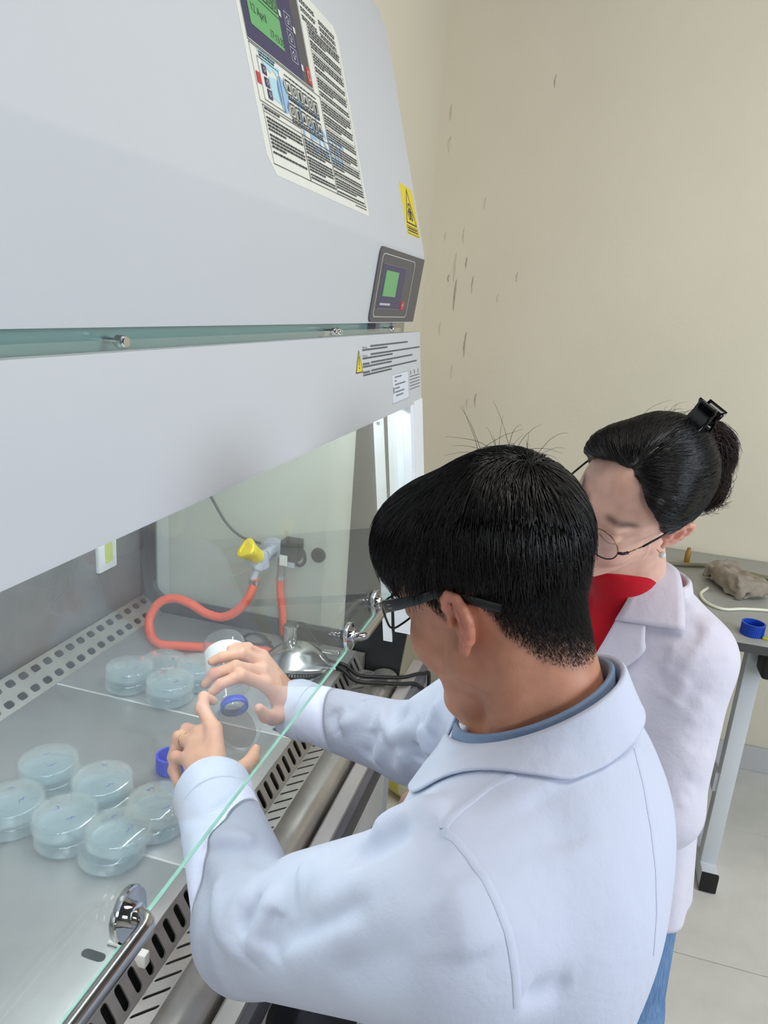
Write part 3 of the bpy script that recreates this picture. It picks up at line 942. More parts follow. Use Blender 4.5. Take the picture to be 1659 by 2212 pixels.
# blue screw cap lying open side up beside the hand
def screw_cap(name, c, r, h, m, label):
    root = thing(name, c, label, 'cap')
    prof = [(0.0001, 0.0), (r - 0.002, 0.0), (r, 0.002), (r, h - 0.002), (r + 0.0012, h - 0.0015), (r + 0.0012, h), (r - 0.003, h), (r - 0.003, 0.004), (0.0001, 0.004)]
    MB().lathe(prof, c, (0, 0, 1), 40).build('shell', m, root, autos=40)
    b = MB()
    for k in range(36):
        a = 2 * math.pi * k / 36
        p = Vector(c) + Vector((math.cos(a) * r, math.sin(a) * r, 0))
        t = Vector((-math.sin(a), math.cos(a), 0)) * 0.0009; n_ = Vector((math.cos(a), math.sin(a), 0)) * 0.0009
        b.obox(p + Vector((0, 0, h * 0.47)), t, n_, Vector((0, 0, h * 0.40)))
    o = b.build('grip_ribs', m, root); tag(o, kind='stuff')
    return root
screw_cap('bottle_cap', (1.022, 0.629, ZT), 0.0245, 0.032, 'cap_blue', 'blue ribbed bottle cap lying on the steel tray behind the left hand')

# gas burner: domed steel body on a knurled foot, upright nozzle, two chrome knobs
bc = Vector((1.462, 0.566, ZT))
brn = thing('gas_burner', bc, 'polished steel domed gas burner at the far end of the chamber', 'burner')
bd = MB()
prof = [(0.064, 0.020), (0.069, 0.024), (0.070, 0.032), (0.066, 0.036), (0.054, 0.046), (0.038, 0.056), (0.024, 0.062), (0.0001, 0.064)]
bd.lathe(prof, (0, 0, 0), (0, 0, 1), 48)
ax = Vector((-0.25, -0.97, 0))
vs = []
for p in bd.v:
    v = Vector(p); t = v.dot(ax)
    sc = 1.0 + 0.28 * max(0.0, t) / 0.07
    lat = v - ax * t
    beak = 1.0 - 0.35 * max(0.0, t / 0.07) ** 2
    vs.append(bc + ax * (t * sc) + Vector((lat.x * beak, lat.y * beak, v.z if v.z < 0.037 else v.z - 0.010 * max(0.0, t / 0.07))))
bd.v = vs
bd.build('dome', 'burner_steel', brn, autos=35)
MB().lathe([(0.060, 0.0), (0.062, 0.002), (0.062, 0.006), (0.050, 0.008), (0.050, 0.012), (0.063, 0.014), (0.063, 0.021), (0.05, 0.021)], bc + ax * 0.006, (0, 0, 1), 48).build('foot', 'burner_steel', brn, autos=35)
b = MB()
for k in range(60):
    a = 2 * math.pi * k / 60
    b.obox(bc + ax * 0.006 + Vector((math.cos(a) * 0.0635, math.sin(a) * 0.0635, 0.0175)), Vector((-math.sin(a), math.cos(a), 0)) * 0.0018, Vector((math.cos(a), math.sin(a), 0)) * 0.0012, Vector((0, 0, 0.003)))
tag(b.build('knurled_ring', 'knurl', brn), kind='stuff')
nz = bc + Vector((0.020, 0.026, 0.058))
MB().lathe([(0.0175, 0.0), (0.0175, 0.034), (0.0185, 0.035), (0.0185, 0.040), (0.015, 0.041), (0.014, 0.028), (0.0001, 0.028)], nz, (0, 0, 1), 32).build('nozzle', 'burner_steel', brn, autos=40)
for (p, r) in (((1.490, 0.492, 0.806), 0.007), ((1.462, 0.488, 0.786), 0.0075)):
    MB().lathe([(0.0045, -0.02), (0.0045, 0.0), (r, 0.001), (r, 0.020), (r - 0.001, 0.021), (0.0001, 0.021)], p, (0, -1, 0.05), 20).build('knob', 'chrome', brn, autos=40)

# gas tap on the side window
tp = thing('gas_tap', (1.617, 0.699, 0.989), 'grey gas tap with a yellow knob on the side window', 'gas tap')
MB().lathe([(0.0001, 0.0), (0.030, 0.0), (0.031, 0.003), (0.029, 0.009), (0.015, 0.012), (0.013, 0.05), (0.0001, 0.05)], (1.6185, 0.699, 0.989), (-1, 0.02, -0.03), 32).build('flange', 'valve_grey', tp, autos=40)
vv = Vector((1.555, 0.7035, 0.980))
MB().lathe([(0.010, -0.026), (0.016, -0.020), (0.017, 0.012), (0.013, 0.020), (0.0001, 0.021)], vv, Vector((-0.15, 0.10, 0.95)), 24).build('valve_body', 'valve_grey', tp, autos=40)
ka = Vector((-0.62, 0.42, 0.62)).normalized()
kb = MB()
prof = [(0.0001, 0.010), (0.0165, 0.010), (0.0175, 0.014), (0.0195, 0.036), (0.0250, 0.050), (0.0255, 0.056), (0.0230, 0.0595), (0.015, 0.0605), (0.014, 0.0575), (0.0001, 0.0585)]
kb.lathe(prof, (0, 0, 0), (0, 0, 1), 48)
q = Vector((0, 0, 1)).rotation_difference(ka)
vs = []
for p in kb.v:
    a = math.atan2(p[1], p[0]); rr_ = math.hypot(p[0], p[1]); t = min(1.0, max(0.0, (p[2] - 0.03) / 0.02))
    k_ = 1 + 0.13 * t * math.cos(3 * a)
    vs.append(vv + q @ Vector((p[0] * k_, p[1] * k_, p[2])))
kb.v = vs
kb.build('knob', 'tap_yellow', tp, autos=40)
sp = Vector((1.535, 0.711, 0.940))
MB().lathe([(0.0135, 0.0), (0.0135, 0.018), (0.0105, 0.021), (0.0085, 0.024), (0.0085, 0.046), (0.0001, 0.046)], vv + Vector((-0.006, 0.002, -0.006)), (sp - vv).normalized(), 20).build('spout', 'valve_grey', tp, autos=40)
MB().lathe([(0.0118, 0.0), (0.0122, 0.0), (0.0122, 0.009), (0.0118, 0.009)], Vector((1.531, 0.7115, 0.935)), Vector((-0.15, 0.1, -1)), 20).build('hose_clamp', 'chrome', tp, autos=40)
hose = [(1.533, 0.7105, 0.938), (1.53, 0.712, 0.923), (1.52, 0.716, 0.898), (1.51, 0.741, 0.858), (1.505, 0.781, 0.834), (1.5, 0.823, 0.838), (1.5, 0.867, 0.856), (1.5, 0.912, 0.861), (1.49, 0.947, 0.845), (1.475, 0.963, 0.808), (1.45, 0.945, 0.778), (1.425, 0.905, 0.772), (1.435, 0.862, 0.7715), (1.45, 0.813, 0.7715), (1.473, 0.763, 0.7715), (1.49, 0.70, 0.7715), (1.487, 0.64, 0.775)]
ho = MB().tube(spline(hose, 8), 0.0108, 14).build('gas_hose', 'hose_orange', None, smooth=True)
tag(ho, 'thick orange rubber hose looping from the yellow tap to the burner', 'hose')
MB().lathe([(0.0112, 0.0), (0.0122, 0.0), (0.0122, 0.010), (0.0112, 0.010)], (1.532, 0.711, 0.922), Vector((0.2, -0.1, 1)), 20).build('clamp', 'chrome', ho, autos=40)

# black solenoid and the short supply hose beside the tap
def nr(p):
    return Vector((p[0] * 0.952, p[1] * 0.952, 1.6 - (1.6 - p[2]) * 0.952))
sv = thing('solenoid_valve', nr((1.68, 0.675, 0.945)), 'black solenoid valve with a cord loop on the side window beside the tap', 'valve')
MB().box(nr((1.655, 0.652, 0.945)), nr((1.70, 0.700, 1.000)), bev=0.004).build('coil_box', 'solenoid', sv, autos=35)
MB().box(nr((1.658, 0.660, 0.930)), nr((1.69, 0.690, 0.948)), bev=0.002).build('valve_block', 'valve_grey', sv, autos=35)
MB().box(nr((1.6535, 0.678, 0.934)), nr((1.6548, 0.699, 0.962))).build('rating_plate', 'label_film', sv)
MB().tube([nr(q) for q in spline([(1.665, 0.655, 0.985), (1.66, 0.638, 0.980), (1.66, 0.632, 0.955), (1.665, 0.645, 0.938), (1.67, 0.660, 0.938)], 6)], 0.0042, 8).build('cord_loop', 'cable_black', sv, smooth=True)
sv2 = thing('supply_hose', nr((1.68, 0.70, 0.77)), 'straight orange hose hanging from a steel pipe behind the burner', 'hose')
MB().lathe([(0.009, 0.0), (0.009, 0.05), (0.0001, 0.05)], nr((1.68, 0.706, 0.888)), (0, 0, 1), 16).build('pipe', 'steel', sv2, autos=40)
MB().lathe([(0.0001, -0.001), (0.0112, 0.0), (0.0112, 0.011), (0.0001, 0.012)], nr((1.68, 0.706, 0.884)), (0, 0, 1), 16).build('hose_clamp', 'chrome', sv2, autos=40)
MB().tube([nr(q) for q in spline([(1.68, 0.706, 0.892), (1.68, 0.705, 0.85), (1.68, 0.697, 0.80), (1.676, 0.690, 0.728)], 6)], 0.0095, 12).build('hose', 'hose_orange', sv2, smooth=True)
gm = MB().lathe([(0.0001, -0.006), (0.016, -0.006), (0.0185, -0.003), (0.0185, 0.003)], (1.6185, 0.582, 0.991), (1, 0, 0), 24).build('grommet', 'black', cab, autos=40)

# leads
def lead(name, pts, r, m, label, cat='cable'):
    o = MB().tube(spline(pts, 8), r, 8).build(name, m, None, smooth=True)
    return tag(o, label, cat)
lead('power_cord', [(1.6, 0.915, 1.20), (1.6, 0.887, 1.141), (1.6, 0.861, 1.097), (1.6, 0.822, 1.042), (1.602, 0.78, 1.012), (1.61, 0.732, 1.000)], 0.0036, 'cable_teal', 'dark teal cord slanting down the side window to the tap')
lead('burner_lead', [(1.49, 0.615, 0.772), (1.53, 0.66, 0.768), (1.575, 0.70, 0.766), (1.585, 0.735, 0.766), (1.56, 0.745, 0.766), (1.535, 0.735, 0.766), (1.53, 0.70, 0.766), (1.555, 0.672, 0.766)], 0.0038, 'cable_black', 'black lead coiled on the tray behind the burner')
lead('burner_lead', [(1.52, 0.61, 0.80), (1.555, 0.615, 0.822), (1.59, 0.60, 0.815), (1.60, 0.575, 0.775), (1.60, 0.555, 0.765)], 0.0035, 'cable_black', 'black lead arching down from behind the burner nozzle')
lead('mains_cable', [(1.51, 0.53, 0.766), (1.50, 0.49, 0.766), (1.495, 0.462, 0.765), (1.50, 0.43, 0.740), (1.52, 0.38, 0.735), (1.56, 0.335, 0.722), (1.61, 0.30, 0.70), (1.66, 0.275, 0.62), (1.69, 0.27, 0.40), (1.70, 0.30, 0.10), (1.66, 0.36, 0.012), (1.55, 0.45, 0.008)], 0.0048, 'cable_black', 'black cable trailing over the front edge beside the sleeve')
lead('mains_cable', [(1.52, 0.52, 0.768), (1.515, 0.49, 0.768), (1.515, 0.462, 0.766), (1.525, 0.43, 0.742), (1.545, 0.38, 0.738), (1.59, 0.335, 0.725), (1.65, 0.30, 0.712), (1.70, 0.29, 0.66), (1.735, 0.31, 0.34), (1.745, 0.33, 0.10), (1.70, 0.38, 0.012), (1.56, 0.50, 0.008)], 0.0048, 'cable_black', 'black cable hanging to the floor at the end of the cabinet')

# ------------------------------------------------------------------ bench at the end wall
mat('bench_top', (158, 158, 152), 0.45, var=0.03, vscale=6)
mat('bench_edge', (70, 70, 68), 0.5)
mat('bench_leg', (206, 210, 214), 0.4)
mat('hose_olive', (122, 120, 92), 0.5)
mat('rag', (148, 138, 124), 0.85, var=0.16, vscale=28, bump=0.6, bscale=70)
mat('amber', (150, 112, 40), 0.35)
mat('lime', (214, 226, 70), 0.4)
mat('bin_black', (34, 35, 36), 0.3)
mat('jug_white', (226, 226, 206), 0.4, sss=0.2)
mat('jug_yellow', (206, 196, 90), 0.45)
BZ = 0.825
bench = thing('lab_bench', (2.35, -0.45, 0.0), 'grey topped lab bench with white steel legs by the end wall', 'bench')
MB().box((1.945, -0.98, BZ - 0.018), (2.735, 0.25, BZ), bev=0.002).build('bench_top', 'bench_top', bench, autos=30)
MB().box((1.940, -0.985, BZ - 0.024), (2.735, 0.25, BZ - 0.0185)).box((1.9395, -0.985, BZ - 0.024), (1.9448, 0.25, BZ - 0.002)).build('edge_band', 'bench_edge', bench)
for yy in (-0.545, 0.17):
    MB().box((2.06, yy - 0.022, 0.055), (2.105, yy + 0.022, BZ - 0.024), bev=0.003).build('leg', 'bench_leg', bench, autos=30)
    ft = MB().box((2.016, yy - 0.023, 0.006), (2.68, yy + 0.023, 0.062), bev=0.003).build('foot_beam', 'bench_leg', bench, autos=30)
    MB().box((2.004, yy - 0.0235, 0.004), (2.0165, yy + 0.0235, 0.0635), bev=0.003).build('end_cap', 'black', ft, autos=30)
    MB().box((2.60, yy - 0.02, 0.062), (2.64, yy + 0.02, BZ - 0.024), bev=0.003).build('leg', 'bench_leg', bench, autos=30)
MB().box((2.07, -0.523, 0.30), (2.62, -0.513, 0.36)).build('side_rail', 'bench_leg', bench)
MB().box((1.97, -0.64, BZ - 0.105), (2.05, -0.545, BZ - 0.0245), bev=0.008).build('corner_bracket', 'black', bench, autos=35)
screw_cap('bottle_cap', (2.012, -0.508, BZ), 0.0285, 0.034, 'cap_blue_deep', 'deep blue bottle cap standing open on the grey bench')
MB().tube([(1.988, -0.530, BZ + 0.004), (1.985, -0.62, BZ + 0.004)], 0.0042, 8).build('lime_stick', 'lime', None, smooth=True)
tag(bpy.data.objects['lime_stick'], 'lime green plastic stick beside the blue cap on the bench', 'stick')
lead('bench_hose', [(2.50, -0.30, BZ + 0.008), (2.53, -0.40, BZ + 0.008), (2.555, -0.47, BZ + 0.008), (2.545, -0.556, BZ + 0.008), (2.515, -0.65, BZ + 0.008), (2.50, -0.80, BZ + 0.008)], 0.0075, 'hose_olive', 'olive green hose lying along the back of the bench', 'hose')
lead('bench_cable', [(2.19, -0.70, BZ + 0.005), (2.21, -0.60, BZ + 0.005), (2.19, -0.52, BZ + 0.005), (2.16, -0.46, BZ + 0.005), (2.19, -0.42, BZ + 0.005), (2.26, -0.41, BZ + 0.005), (2.33, -0.44, BZ + 0.005)], 0.0045, 'jug_white', 'pale cable looping out from under the grey rag', 'cable')
MB().lathe([(0.0001, 0), (0.009, 0.0), (0.0095, 0.004), (0.0095, 0.040), (0.006, 0.048), (0.006, 0.056), (0.0001, 0.057)], (2.57, -0.402, BZ), (0, 0, 1), 16).build('amber_vial', 'amber', None, autos=40)
tag(bpy.data.objects['amber_vial'], 'small amber vial standing at the back of the bench', 'vial')

# ------------------------------------------------------------------ bin and jug on the floor
bn = MB().lathe([(0.0001, 0.0), (0.115, 0.0), (0.122, 0.01), (0.140, 0.30), (0.147, 0.302), (0.147, 0.312), (0.136, 0.312), (0.118, 0.012), (0.0001, 0.012)], (2.42, -0.36, 0.0), (0, 0, 1), 32).build('waste_bin', 'bin_black', None, autos=40)
tag(bn, 'black plastic waste bin on the floor under the bench', 'bin')
jg = thing('plastic_jug', (2.10, 0.37, 0.0), 'white plastic jug with yellow base lying on the floor beyond the sleeve', 'jug')
jc = Vector((2.10, 0.37, 0.062))
MB().lathe([(0.0001, -0.10), (0.052, -0.10), (0.06, -0.09), (0.06, 0.05), (0.052, 0.07), (0.028, 0.085), (0.028, 0.10), (0.0001, 0.10)], jc, (-0.5, -0.85, 0), 28).build('jug_body', 'jug_white', jg, autos=40)
MB().lathe([(0.0602, -0.085), (0.0615, -0.085), (0.0615, -0.02), (0.0602, -0.02)], jc, (-0.5, -0.85, 0), 28).build('jug_band', 'jug_yellow', jg, autos=40)

# ------------------------------------------------------------------ solid modelling with distance fields (numpy) for bodies and cloth
import numpy as np
from concurrent.futures import ThreadPoolExecutor
F = np.float32


def A3(p): return np.asarray(p, dtype=F)


def unit(v):
    v = np.asarray(v, dtype=np.float64)
    return v / np.linalg.norm(v)


def frame_of(fwd, up):
    """columns left, forward, up"""
    f = unit(fwd); u = np.asarray(up, float); u = unit(u - (u @ f) * f)
    return np.stack([np.cross(u, f), f, u], axis=1)


def smin(a, b, k):
    h = np.clip(0.5 + 0.5 * (b - a) / k, 0, 1)
    return b + (a - b) * h - k * h * (1 - h)


def smax(a, b, k): return -smin(-a, -b, k)


def sphere(P, c, r): return np.linalg.norm(P - A3(c), axis=1) - F(r)


def rcone(P, a, b, ra, rb):
    a = A3(a); b = A3(b); ab = b - a
    h = np.clip(((P - a) @ ab) / F(ab @ ab), 0, 1)
    return np.linalg.norm(P - a - h[:, None] * ab, axis=1) - (F(ra) + (F(rb) - F(ra)) * h)


def ellip(P, c, r, R=None):
    q = P - A3(c)
    if R is not None: q = q @ R.astype(F)
    r = A3(r)
    k0 = np.linalg.norm(q / r, axis=1); k1 = np.linalg.norm(q / (r * r), axis=1) + F(1e-9)
    return k0 * (k0 - 1) / k1


def rbox(P, c, h, r, R=None):
    q = P - A3(c)
    if R is not None: q = q @ R.astype(F)
    q = np.abs(q) - A3(h) + F(r)
    return np.linalg.norm(np.maximum(q, 0), axis=1) + np.minimum(q.max(axis=1), 0) - F(r)


def chain(P, pts, rs, k=None):
    d = None
    for i in range(len(pts) - 1):
        e = rcone(P, pts[i], pts[i + 1], rs[i], rs[i + 1])
        d = e if d is None else (np.minimum(d, e) if k is None else smin(d, e, k))
    return d


def folds(P, d, FL, near=0.03):
    """raise (amp>0) or press in (amp<0) soft ridges along polylines, tapering to their ends"""
    for pts, amp, w in FL:
        pts = np.asarray(pts, dtype=F)
        lo = pts.min(0) - 3 * w; hi = pts.max(0) + 3 * w
        m = np.where(((P > lo) & (P < hi)).all(axis=1))[0]
        if len(m) == 0: continue
        Q = P[m]
        seg = np.linalg.norm(np.diff(pts, axis=0), axis=1); L = seg.sum(); acc = 0.0
        best = np.full(len(m), 9.0, F); bt = np.zeros(len(m), F)
        for i in range(len(pts) - 1):
            ab = pts[i + 1] - pts[i]
            h = np.clip(((Q - pts[i]) @ ab) / F(ab @ ab + 1e-12), 0, 1)
            e = np.linalg.norm(Q - pts[i] - h[:, None] * ab, axis=1)
            t = (acc + h * seg[i]) / L
            s = e < best
            best[s] = e[s]; bt[s] = t[s]
            acc += seg[i]
        tp = np.clip(np.minimum(bt, 1 - bt) * 4, 0, 1); tp = tp * tp * (3 - 2 * tp)
        d[m] -= F(amp) * (0.12 + 0.88 * tp) * np.exp(-(best / F(w)) ** F(1.3))
    return d


def vnoise(P, s, seed=0):
    """smooth value noise in -1..1"""
    q = P * F(s) + F(seed * 17.31)
    i = np.floor(q).astype(np.int64); f = (q - i).astype(F); f = f * f * (3 - 2 * f)
    def hsh(x, y, z):
        n = (x * 374761393 + y * 668265263 + z * 2147483647 + seed * 974634777) & 0xffffffff
        n = ((n ^ (n >> 13)) * 1274126177) & 0xffffffff
        return ((n ^ (n >> 16)) & 0xffff).astype(F) / F(32767.5) - 1
    x, y, z = i[:, 0], i[:, 1], i[:, 2]
    r = 0
    for dx in (0, 1):
        for dy in (0, 1):
            for dz in (0, 1):
                w = (f[:, 0] if dx else 1 - f[:, 0]) * (f[:, 1] if dy else 1 - f[:, 1]) * (f[:, 2] if dz else 1 - f[:, 2])
                r = r + w * hsh(x + dx, y + dy, z + dz)
    return r


def local(fn, P, lo, hi, pad=0.03):
    """evaluate fn only near the box lo..hi; further away the distance to the box stands in"""
    lo = A3(lo); hi = A3(hi)
    q = np.maximum(np.maximum(lo - P, P - hi), 0)
    d = np.linalg.norm(q, axis=1) + F(0.01)
    m = np.where(d < pad + 0.01)[0]
    if len(m): d[m] = fn(P[m])
    return d


def eval_chunks(fn, P, n=60000):
    out = np.empty(len(P), F)
    def job(i): out[i:i + n] = fn(P[i:i + n])
    with ThreadPoolExecutor(4) as ex: list(ex.map(job, range(0, len(P), n)))
    return out


def sdf_mesh(fn, lo, hi, h, margin=1.25, B=8):
    """surface nets on sparse blocks; only blocks near the surface are sampled"""
    lo = np.asarray(lo, float); hi = np.asarray(hi, float)
    nb = np.ceil((hi - lo) / (h * B)).astype(int)
    bi = np.stack(np.meshgrid(*[np.arange(k) for k in nb], indexing='ij'), -1).reshape(-1, 3)
    c = eval_chunks(fn, (lo + (bi * B + B / 2) * h).astype(F))
    bi = bi[np.abs(c) < h * B * 0.866 * margin + h]
    loc = np.stack(np.meshgrid(*[np.arange(B + 1)] * 3, indexing='ij'), -1).reshape(-1, 3)
    gi = (bi[:, None, :] * B + loc[None]).reshape(-1, 3)
    D = eval_chunks(fn, (lo + gi * h).astype(F)).reshape(-1, B + 1, B + 1, B + 1)
    s = D < 0
    N = nb * B + 2
    def gid(q): return (q[:, 0].astype(np.int64) * N[1] + q[:, 1]) * N[2] + q[:, 2]
    cell = np.zeros((len(bi), B, B, B), np.uint8)
    for dx in (0, 1):
        for dy in (0, 1):
            for dz in (0, 1):
                cell += s[:, dx:B + dx, dy:B + dy, dz:B + dz]
    ci = np.argwhere((cell > 0) & (cell < 8))
    acc = np.zeros((len(ci), 3)); cnt = np.zeros(len(ci))
    cor = [(0, 0, 0), (1, 0, 0), (0, 1, 0), (1, 1, 0), (0, 0, 1), (1, 0, 1), (0, 1, 1), (1, 1, 1)]
    val = [D[ci[:, 0], ci[:, 1] + a, ci[:, 2] + b, ci[:, 3] + e] for a, b, e in cor]
    for i in range(8):
        for j in range(i + 1, 8):
            df = np.array(cor[j]) - np.array(cor[i])
            if np.abs(df).sum() != 1: continue
            m = (val[i] < 0) != (val[j] < 0)
            t = np.where(m, val[i] / np.where(m, val[i] - val[j], 1), 0)
            acc[m] += (np.array(cor[i]) + t[:, None] * df)[m]; cnt[m] += 1
    gc = bi[ci[:, 0]] * B + ci[:, 1:]
    V = lo + (gc + acc / cnt[:, None]) * h
    ids = gid(gc); order = np.argsort(ids); sid = ids[order]
    Fc = []
    for ax in range(3):
        o1, o2 = [(1, 2), (2, 0), (0, 1)][ax]
        a = s[:, :B, :B, :B]
        b = [s[:, 1:, :B, :B], s[:, :B, 1:, :B], s[:, :B, :B, 1:]][ax]
        e = np.argwhere(a != b)
        if len(e) == 0: continue
        inside = a[e[:, 0], e[:, 1], e[:, 2], e[:, 3]]
        g = bi[e[:, 0]] * B + e[:, 1:]
        q = []; ok = np.ones(len(e), bool)
        for d1, d2 in ((-1, -1), (0, -1), (0, 0), (-1, 0)):
            k = g.copy(); k[:, o1] += d1; k[:, o2] += d2
            ok &= (k >= 0).all(1)
            key = gid(np.maximum(k, 0)); p = np.minimum(np.searchsorted(sid, key), len(sid) - 1)
            ok &= sid[p] == key
            q.append(order[p])
        q = np.stack(q, 1)
        q[~inside] = q[~inside][:, ::-1]
        Fc.append(q[ok])
    return V, np.concatenate(Fc)


def grad(fn, P, e=0.0012):
    g = np.stack([fn((P + A3(o)).astype(F)) - fn((P - A3(o)).astype(F)) for o in ((e, 0, 0), (0, e, 0), (0, 0, e))], 1)
    return g / (np.linalg.norm(g, axis=1, keepdims=True) + 1e-9)


def onto(fn, P, off=0.0, it=4):
    """move points onto the level set fn = off"""
    P = np.asarray(P, dtype=F).copy()
    for _ in range(it):
        P -= (fn(P) - F(off))[:, None] * grad(fn, P).astype(F)
    return P

# ------------------------------------------------------------------ skin, hair and cloth helpers
def color_attr(o, cols):
    a = o.data.color_attributes.new('tint', 'FLOAT_COLOR', 'POINT')
    a.data.foreach_set('color', np.concatenate([cols, np.ones((len(cols), 1))], 1).astype(np.float32).ravel())


def skin_mat(name, rough=0.5):
    m, nt, b = new_mat(name)
    at = node(nt, 'ShaderNodeAttribute', attribute_name='tint')
    tc = node(nt, 'ShaderNodeTexCoord')
    n = node(nt, 'ShaderNodeTexNoise', i_Scale=55.0, i_Detail=4.0)
    nt.links.new(tc.outputs['Object'], n.inputs['Vector'])
    mx = node(nt, 'ShaderNodeMix', data_type='RGBA', blend_type='MULTIPLY'); mx.inputs[0].default_value = 1.0
    rp = node(nt, 'ShaderNodeValToRGB')
    rp.color_ramp.elements[0].color = (0.86, 0.82, 0.80, 1); rp.color_ramp.elements[1].color = (1, 1, 1, 1)
    rp.color_ramp.elements[0].position = 0.25; rp.color_ramp.elements[1].position = 0.6
    nt.links.new(n.outputs['Fac'], rp.inputs[0])
    nt.links.new(at.outputs['Color'], mx.inputs[6]); nt.links.new(rp.outputs[0], mx.inputs[7])
    nt.links.new(mx.outputs[2], b.inputs['Base Color'])
    b.inputs['Roughness'].default_value = rough
    b.inputs['Subsurface Weight'].default_value = 0.18
    b.inputs['Subsurface Radius'].default_value = (0.010, 0.004, 0.002)
    b.inputs['Subsurface Scale'].default_value = 0.6
    n2 = node(nt, 'ShaderNodeTexNoise', i_Scale=420.0, i_Detail=2.0)
    nt.links.new(tc.outputs['Object'], n2.inputs['Vector'])
    bp = node(nt, 'ShaderNodeBump', i_Strength=0.12, i_Distance=0.001)
    nt.links.new(n2.outputs['Fac'], bp.inputs['Height']); nt.links.new(bp.outputs[0], b.inputs['Normal'])
    return m


def hair_mat(name, col, rough=0.38):
    m, nt, b = new_mat(name)
    b.inputs['Base Color'].default_value = lin(col)
    b.inputs['Roughness'].default_value = rough
    b.inputs['Specular IOR Level'].default_value = 0.45
    return m


def strands(paths, r0, r1):
    """paths (S,n,3) -> thin three-sided tapering tubes"""
    S_, n, _ = paths.shape
    t = np.gradient(paths, axis=1); t /= np.linalg.norm(t, axis=2, keepdims=True) + 1e-9
    ref = np.where(np.abs(t[..., 2:3]) < 0.9, np.array([0, 0, 1.0]), np.array([1.0, 0, 0]))
    u = np.cross(t, ref); u /= np.linalg.norm(u, axis=2, keepdims=True) + 1e-9
    w = np.cross(t, u)
    r = (r0 + (r1 - r0) * np.linspace(0, 1, n) ** 1.5)[None, :, None]
    rings = [paths + r * (u * math.cos(a) + w * math.sin(a)) for a in (0, 2.0944, 4.18879)]
    V = np.stack(rings, 2).reshape(-1, 3)                     # (S,n,3sides,3)
    base = (np.arange(S_)[:, None, None] * n + np.arange(n - 1)[None, :, None]) * 3
    k = np.arange(3)[None, None]; k2 = (k + 1) % 3
    Fq = np.stack([base + k, base + k2, base + 3 + k2, base + 3 + k], -1).reshape(-1, 4)
    return V, Fq


def grow(fn, p, d, n, step, off, down, stiff=0.75, grav=0.0, wob=0.0, seed=1):
    """walk strands over the surface fn"""
    r_ = np.random.default_rng(seed)
    out = [p.copy()]
    p = p.astype(np.float32).copy(); d = d.astype(np.float32).copy()
    st = step if np.ndim(step) else np.full(len(p), step)
    for i in range(n):
        d = d + grav * np.asarray(down, np.float32) + wob * r_.normal(size=d.shape).astype(np.float32)
        g = grad(fn, p, 0.004).astype(np.float32)
        c = (d * g).sum(1, keepdims=True)
        d = d - stiff * c * g
        d /= np.linalg.norm(d, axis=1, keepdims=True) + 1e-9
        p = p + d * st[:, None].astype(np.float32)
        v = fn(p) - off
        g = grad(fn, p, 0.004).astype(np.float32)
        m = v < 0
        p[m] -= (v[:, None] * g)[m]
        out.append(p.copy())
    return np.stack(out, 1)


def scatter(fn, V, Fq, n, seed=1):
    """n random points on a quad mesh, area weighted"""
    r_ = np.random.default_rng(seed)
    a, b, c, d = (V[Fq[:, i]] for i in range(4))
    ar = np.linalg.norm(np.cross(c - a, d - b), axis=1)
    i = r_.choice(len(Fq), n, p=ar / ar.sum())
    u, v = r_.random((2, n, 1))
    return (a[i] * (1 - u) + b[i] * u) * (1 - v) + (d[i] * (1 - u) + c[i] * u) * v


def cloth_mat(name, col, weave=900.0, rough=0.85, tint=0.02, bump=0.25, sss=0.0):
    m, nt, b = new_mat(name)
    c = lin(col)
    tc = node(nt, 'ShaderNodeTexCoord')
    n = node(nt, 'ShaderNodeTexNoise', i_Scale=14.0, i_Detail=4.0)
    nt.links.new(tc.outputs['Object'], n.inputs['Vector'])
    rp = node(nt, 'ShaderNodeValToRGB')
    rp.color_ramp.elements[0].color = tuple(x * (1 - tint) for x in c[:3]) + (1,)
    rp.color_ramp.elements[1].color = tuple(min(1, x * (1 + tint)) for x in c[:3]) + (1,)
    nt.links.new(n.outputs['Fac'], rp.inputs[0]); nt.links.new(rp.outputs[0], b.inputs['Base Color'])
    b.inputs['Roughness'].default_value = rough
    b.inputs['Specular IOR Level'].default_value = 0.2
    b.inputs['Sheen Weight'].default_value = 0.15
    if sss:
        b.inputs['Subsurface Weight'].default_value = sss
        b.inputs['Subsurface Radius'].default_value = (0.01, 0.01, 0.01)
    # crumple and weave
    w1 = node(nt, 'ShaderNodeTexNoise', i_Scale=26.0, i_Detail=5.0, i_Roughness=0.55)
    w2 = node(nt, 'ShaderNodeTexNoise', i_Scale=weave, i_Detail=1.0)
    nt.links.new(tc.outputs['Object'], w1.inputs['Vector']); nt.links.new(tc.outputs['Object'], w2.inputs['Vector'])
    b1 = node(nt, 'ShaderNodeBump', i_Strength=bump, i_Distance=0.01)
    b2 = node(nt, 'ShaderNodeBump', i_Strength=0.10, i_Distance=0.0006)
    nt.links.new(w1.outputs['Fac'], b1.inputs['Height']); nt.links.new(w2.outputs['Fac'], b2.inputs['Height'])
    nt.links.new(b1.outputs[0], b2.inputs['Normal']); nt.links.new(b2.outputs[0], b.inputs['Normal'])
    return m


def loft(rows, closed=False):
    """rows: list of equal-length point lists -> verts, quad array"""
    R = np.asarray(rows, float); a, b = R.shape[:2]
    q = []
    for i in range(a - 1):
        for j in range(b if closed else b - 1):
            j2 = (j + 1) % b
            q.append((i * b + j, i * b + j2, (i + 1) * b + j2, (i + 1) * b + j))
    return R.reshape(-1, 3), np.array(q)


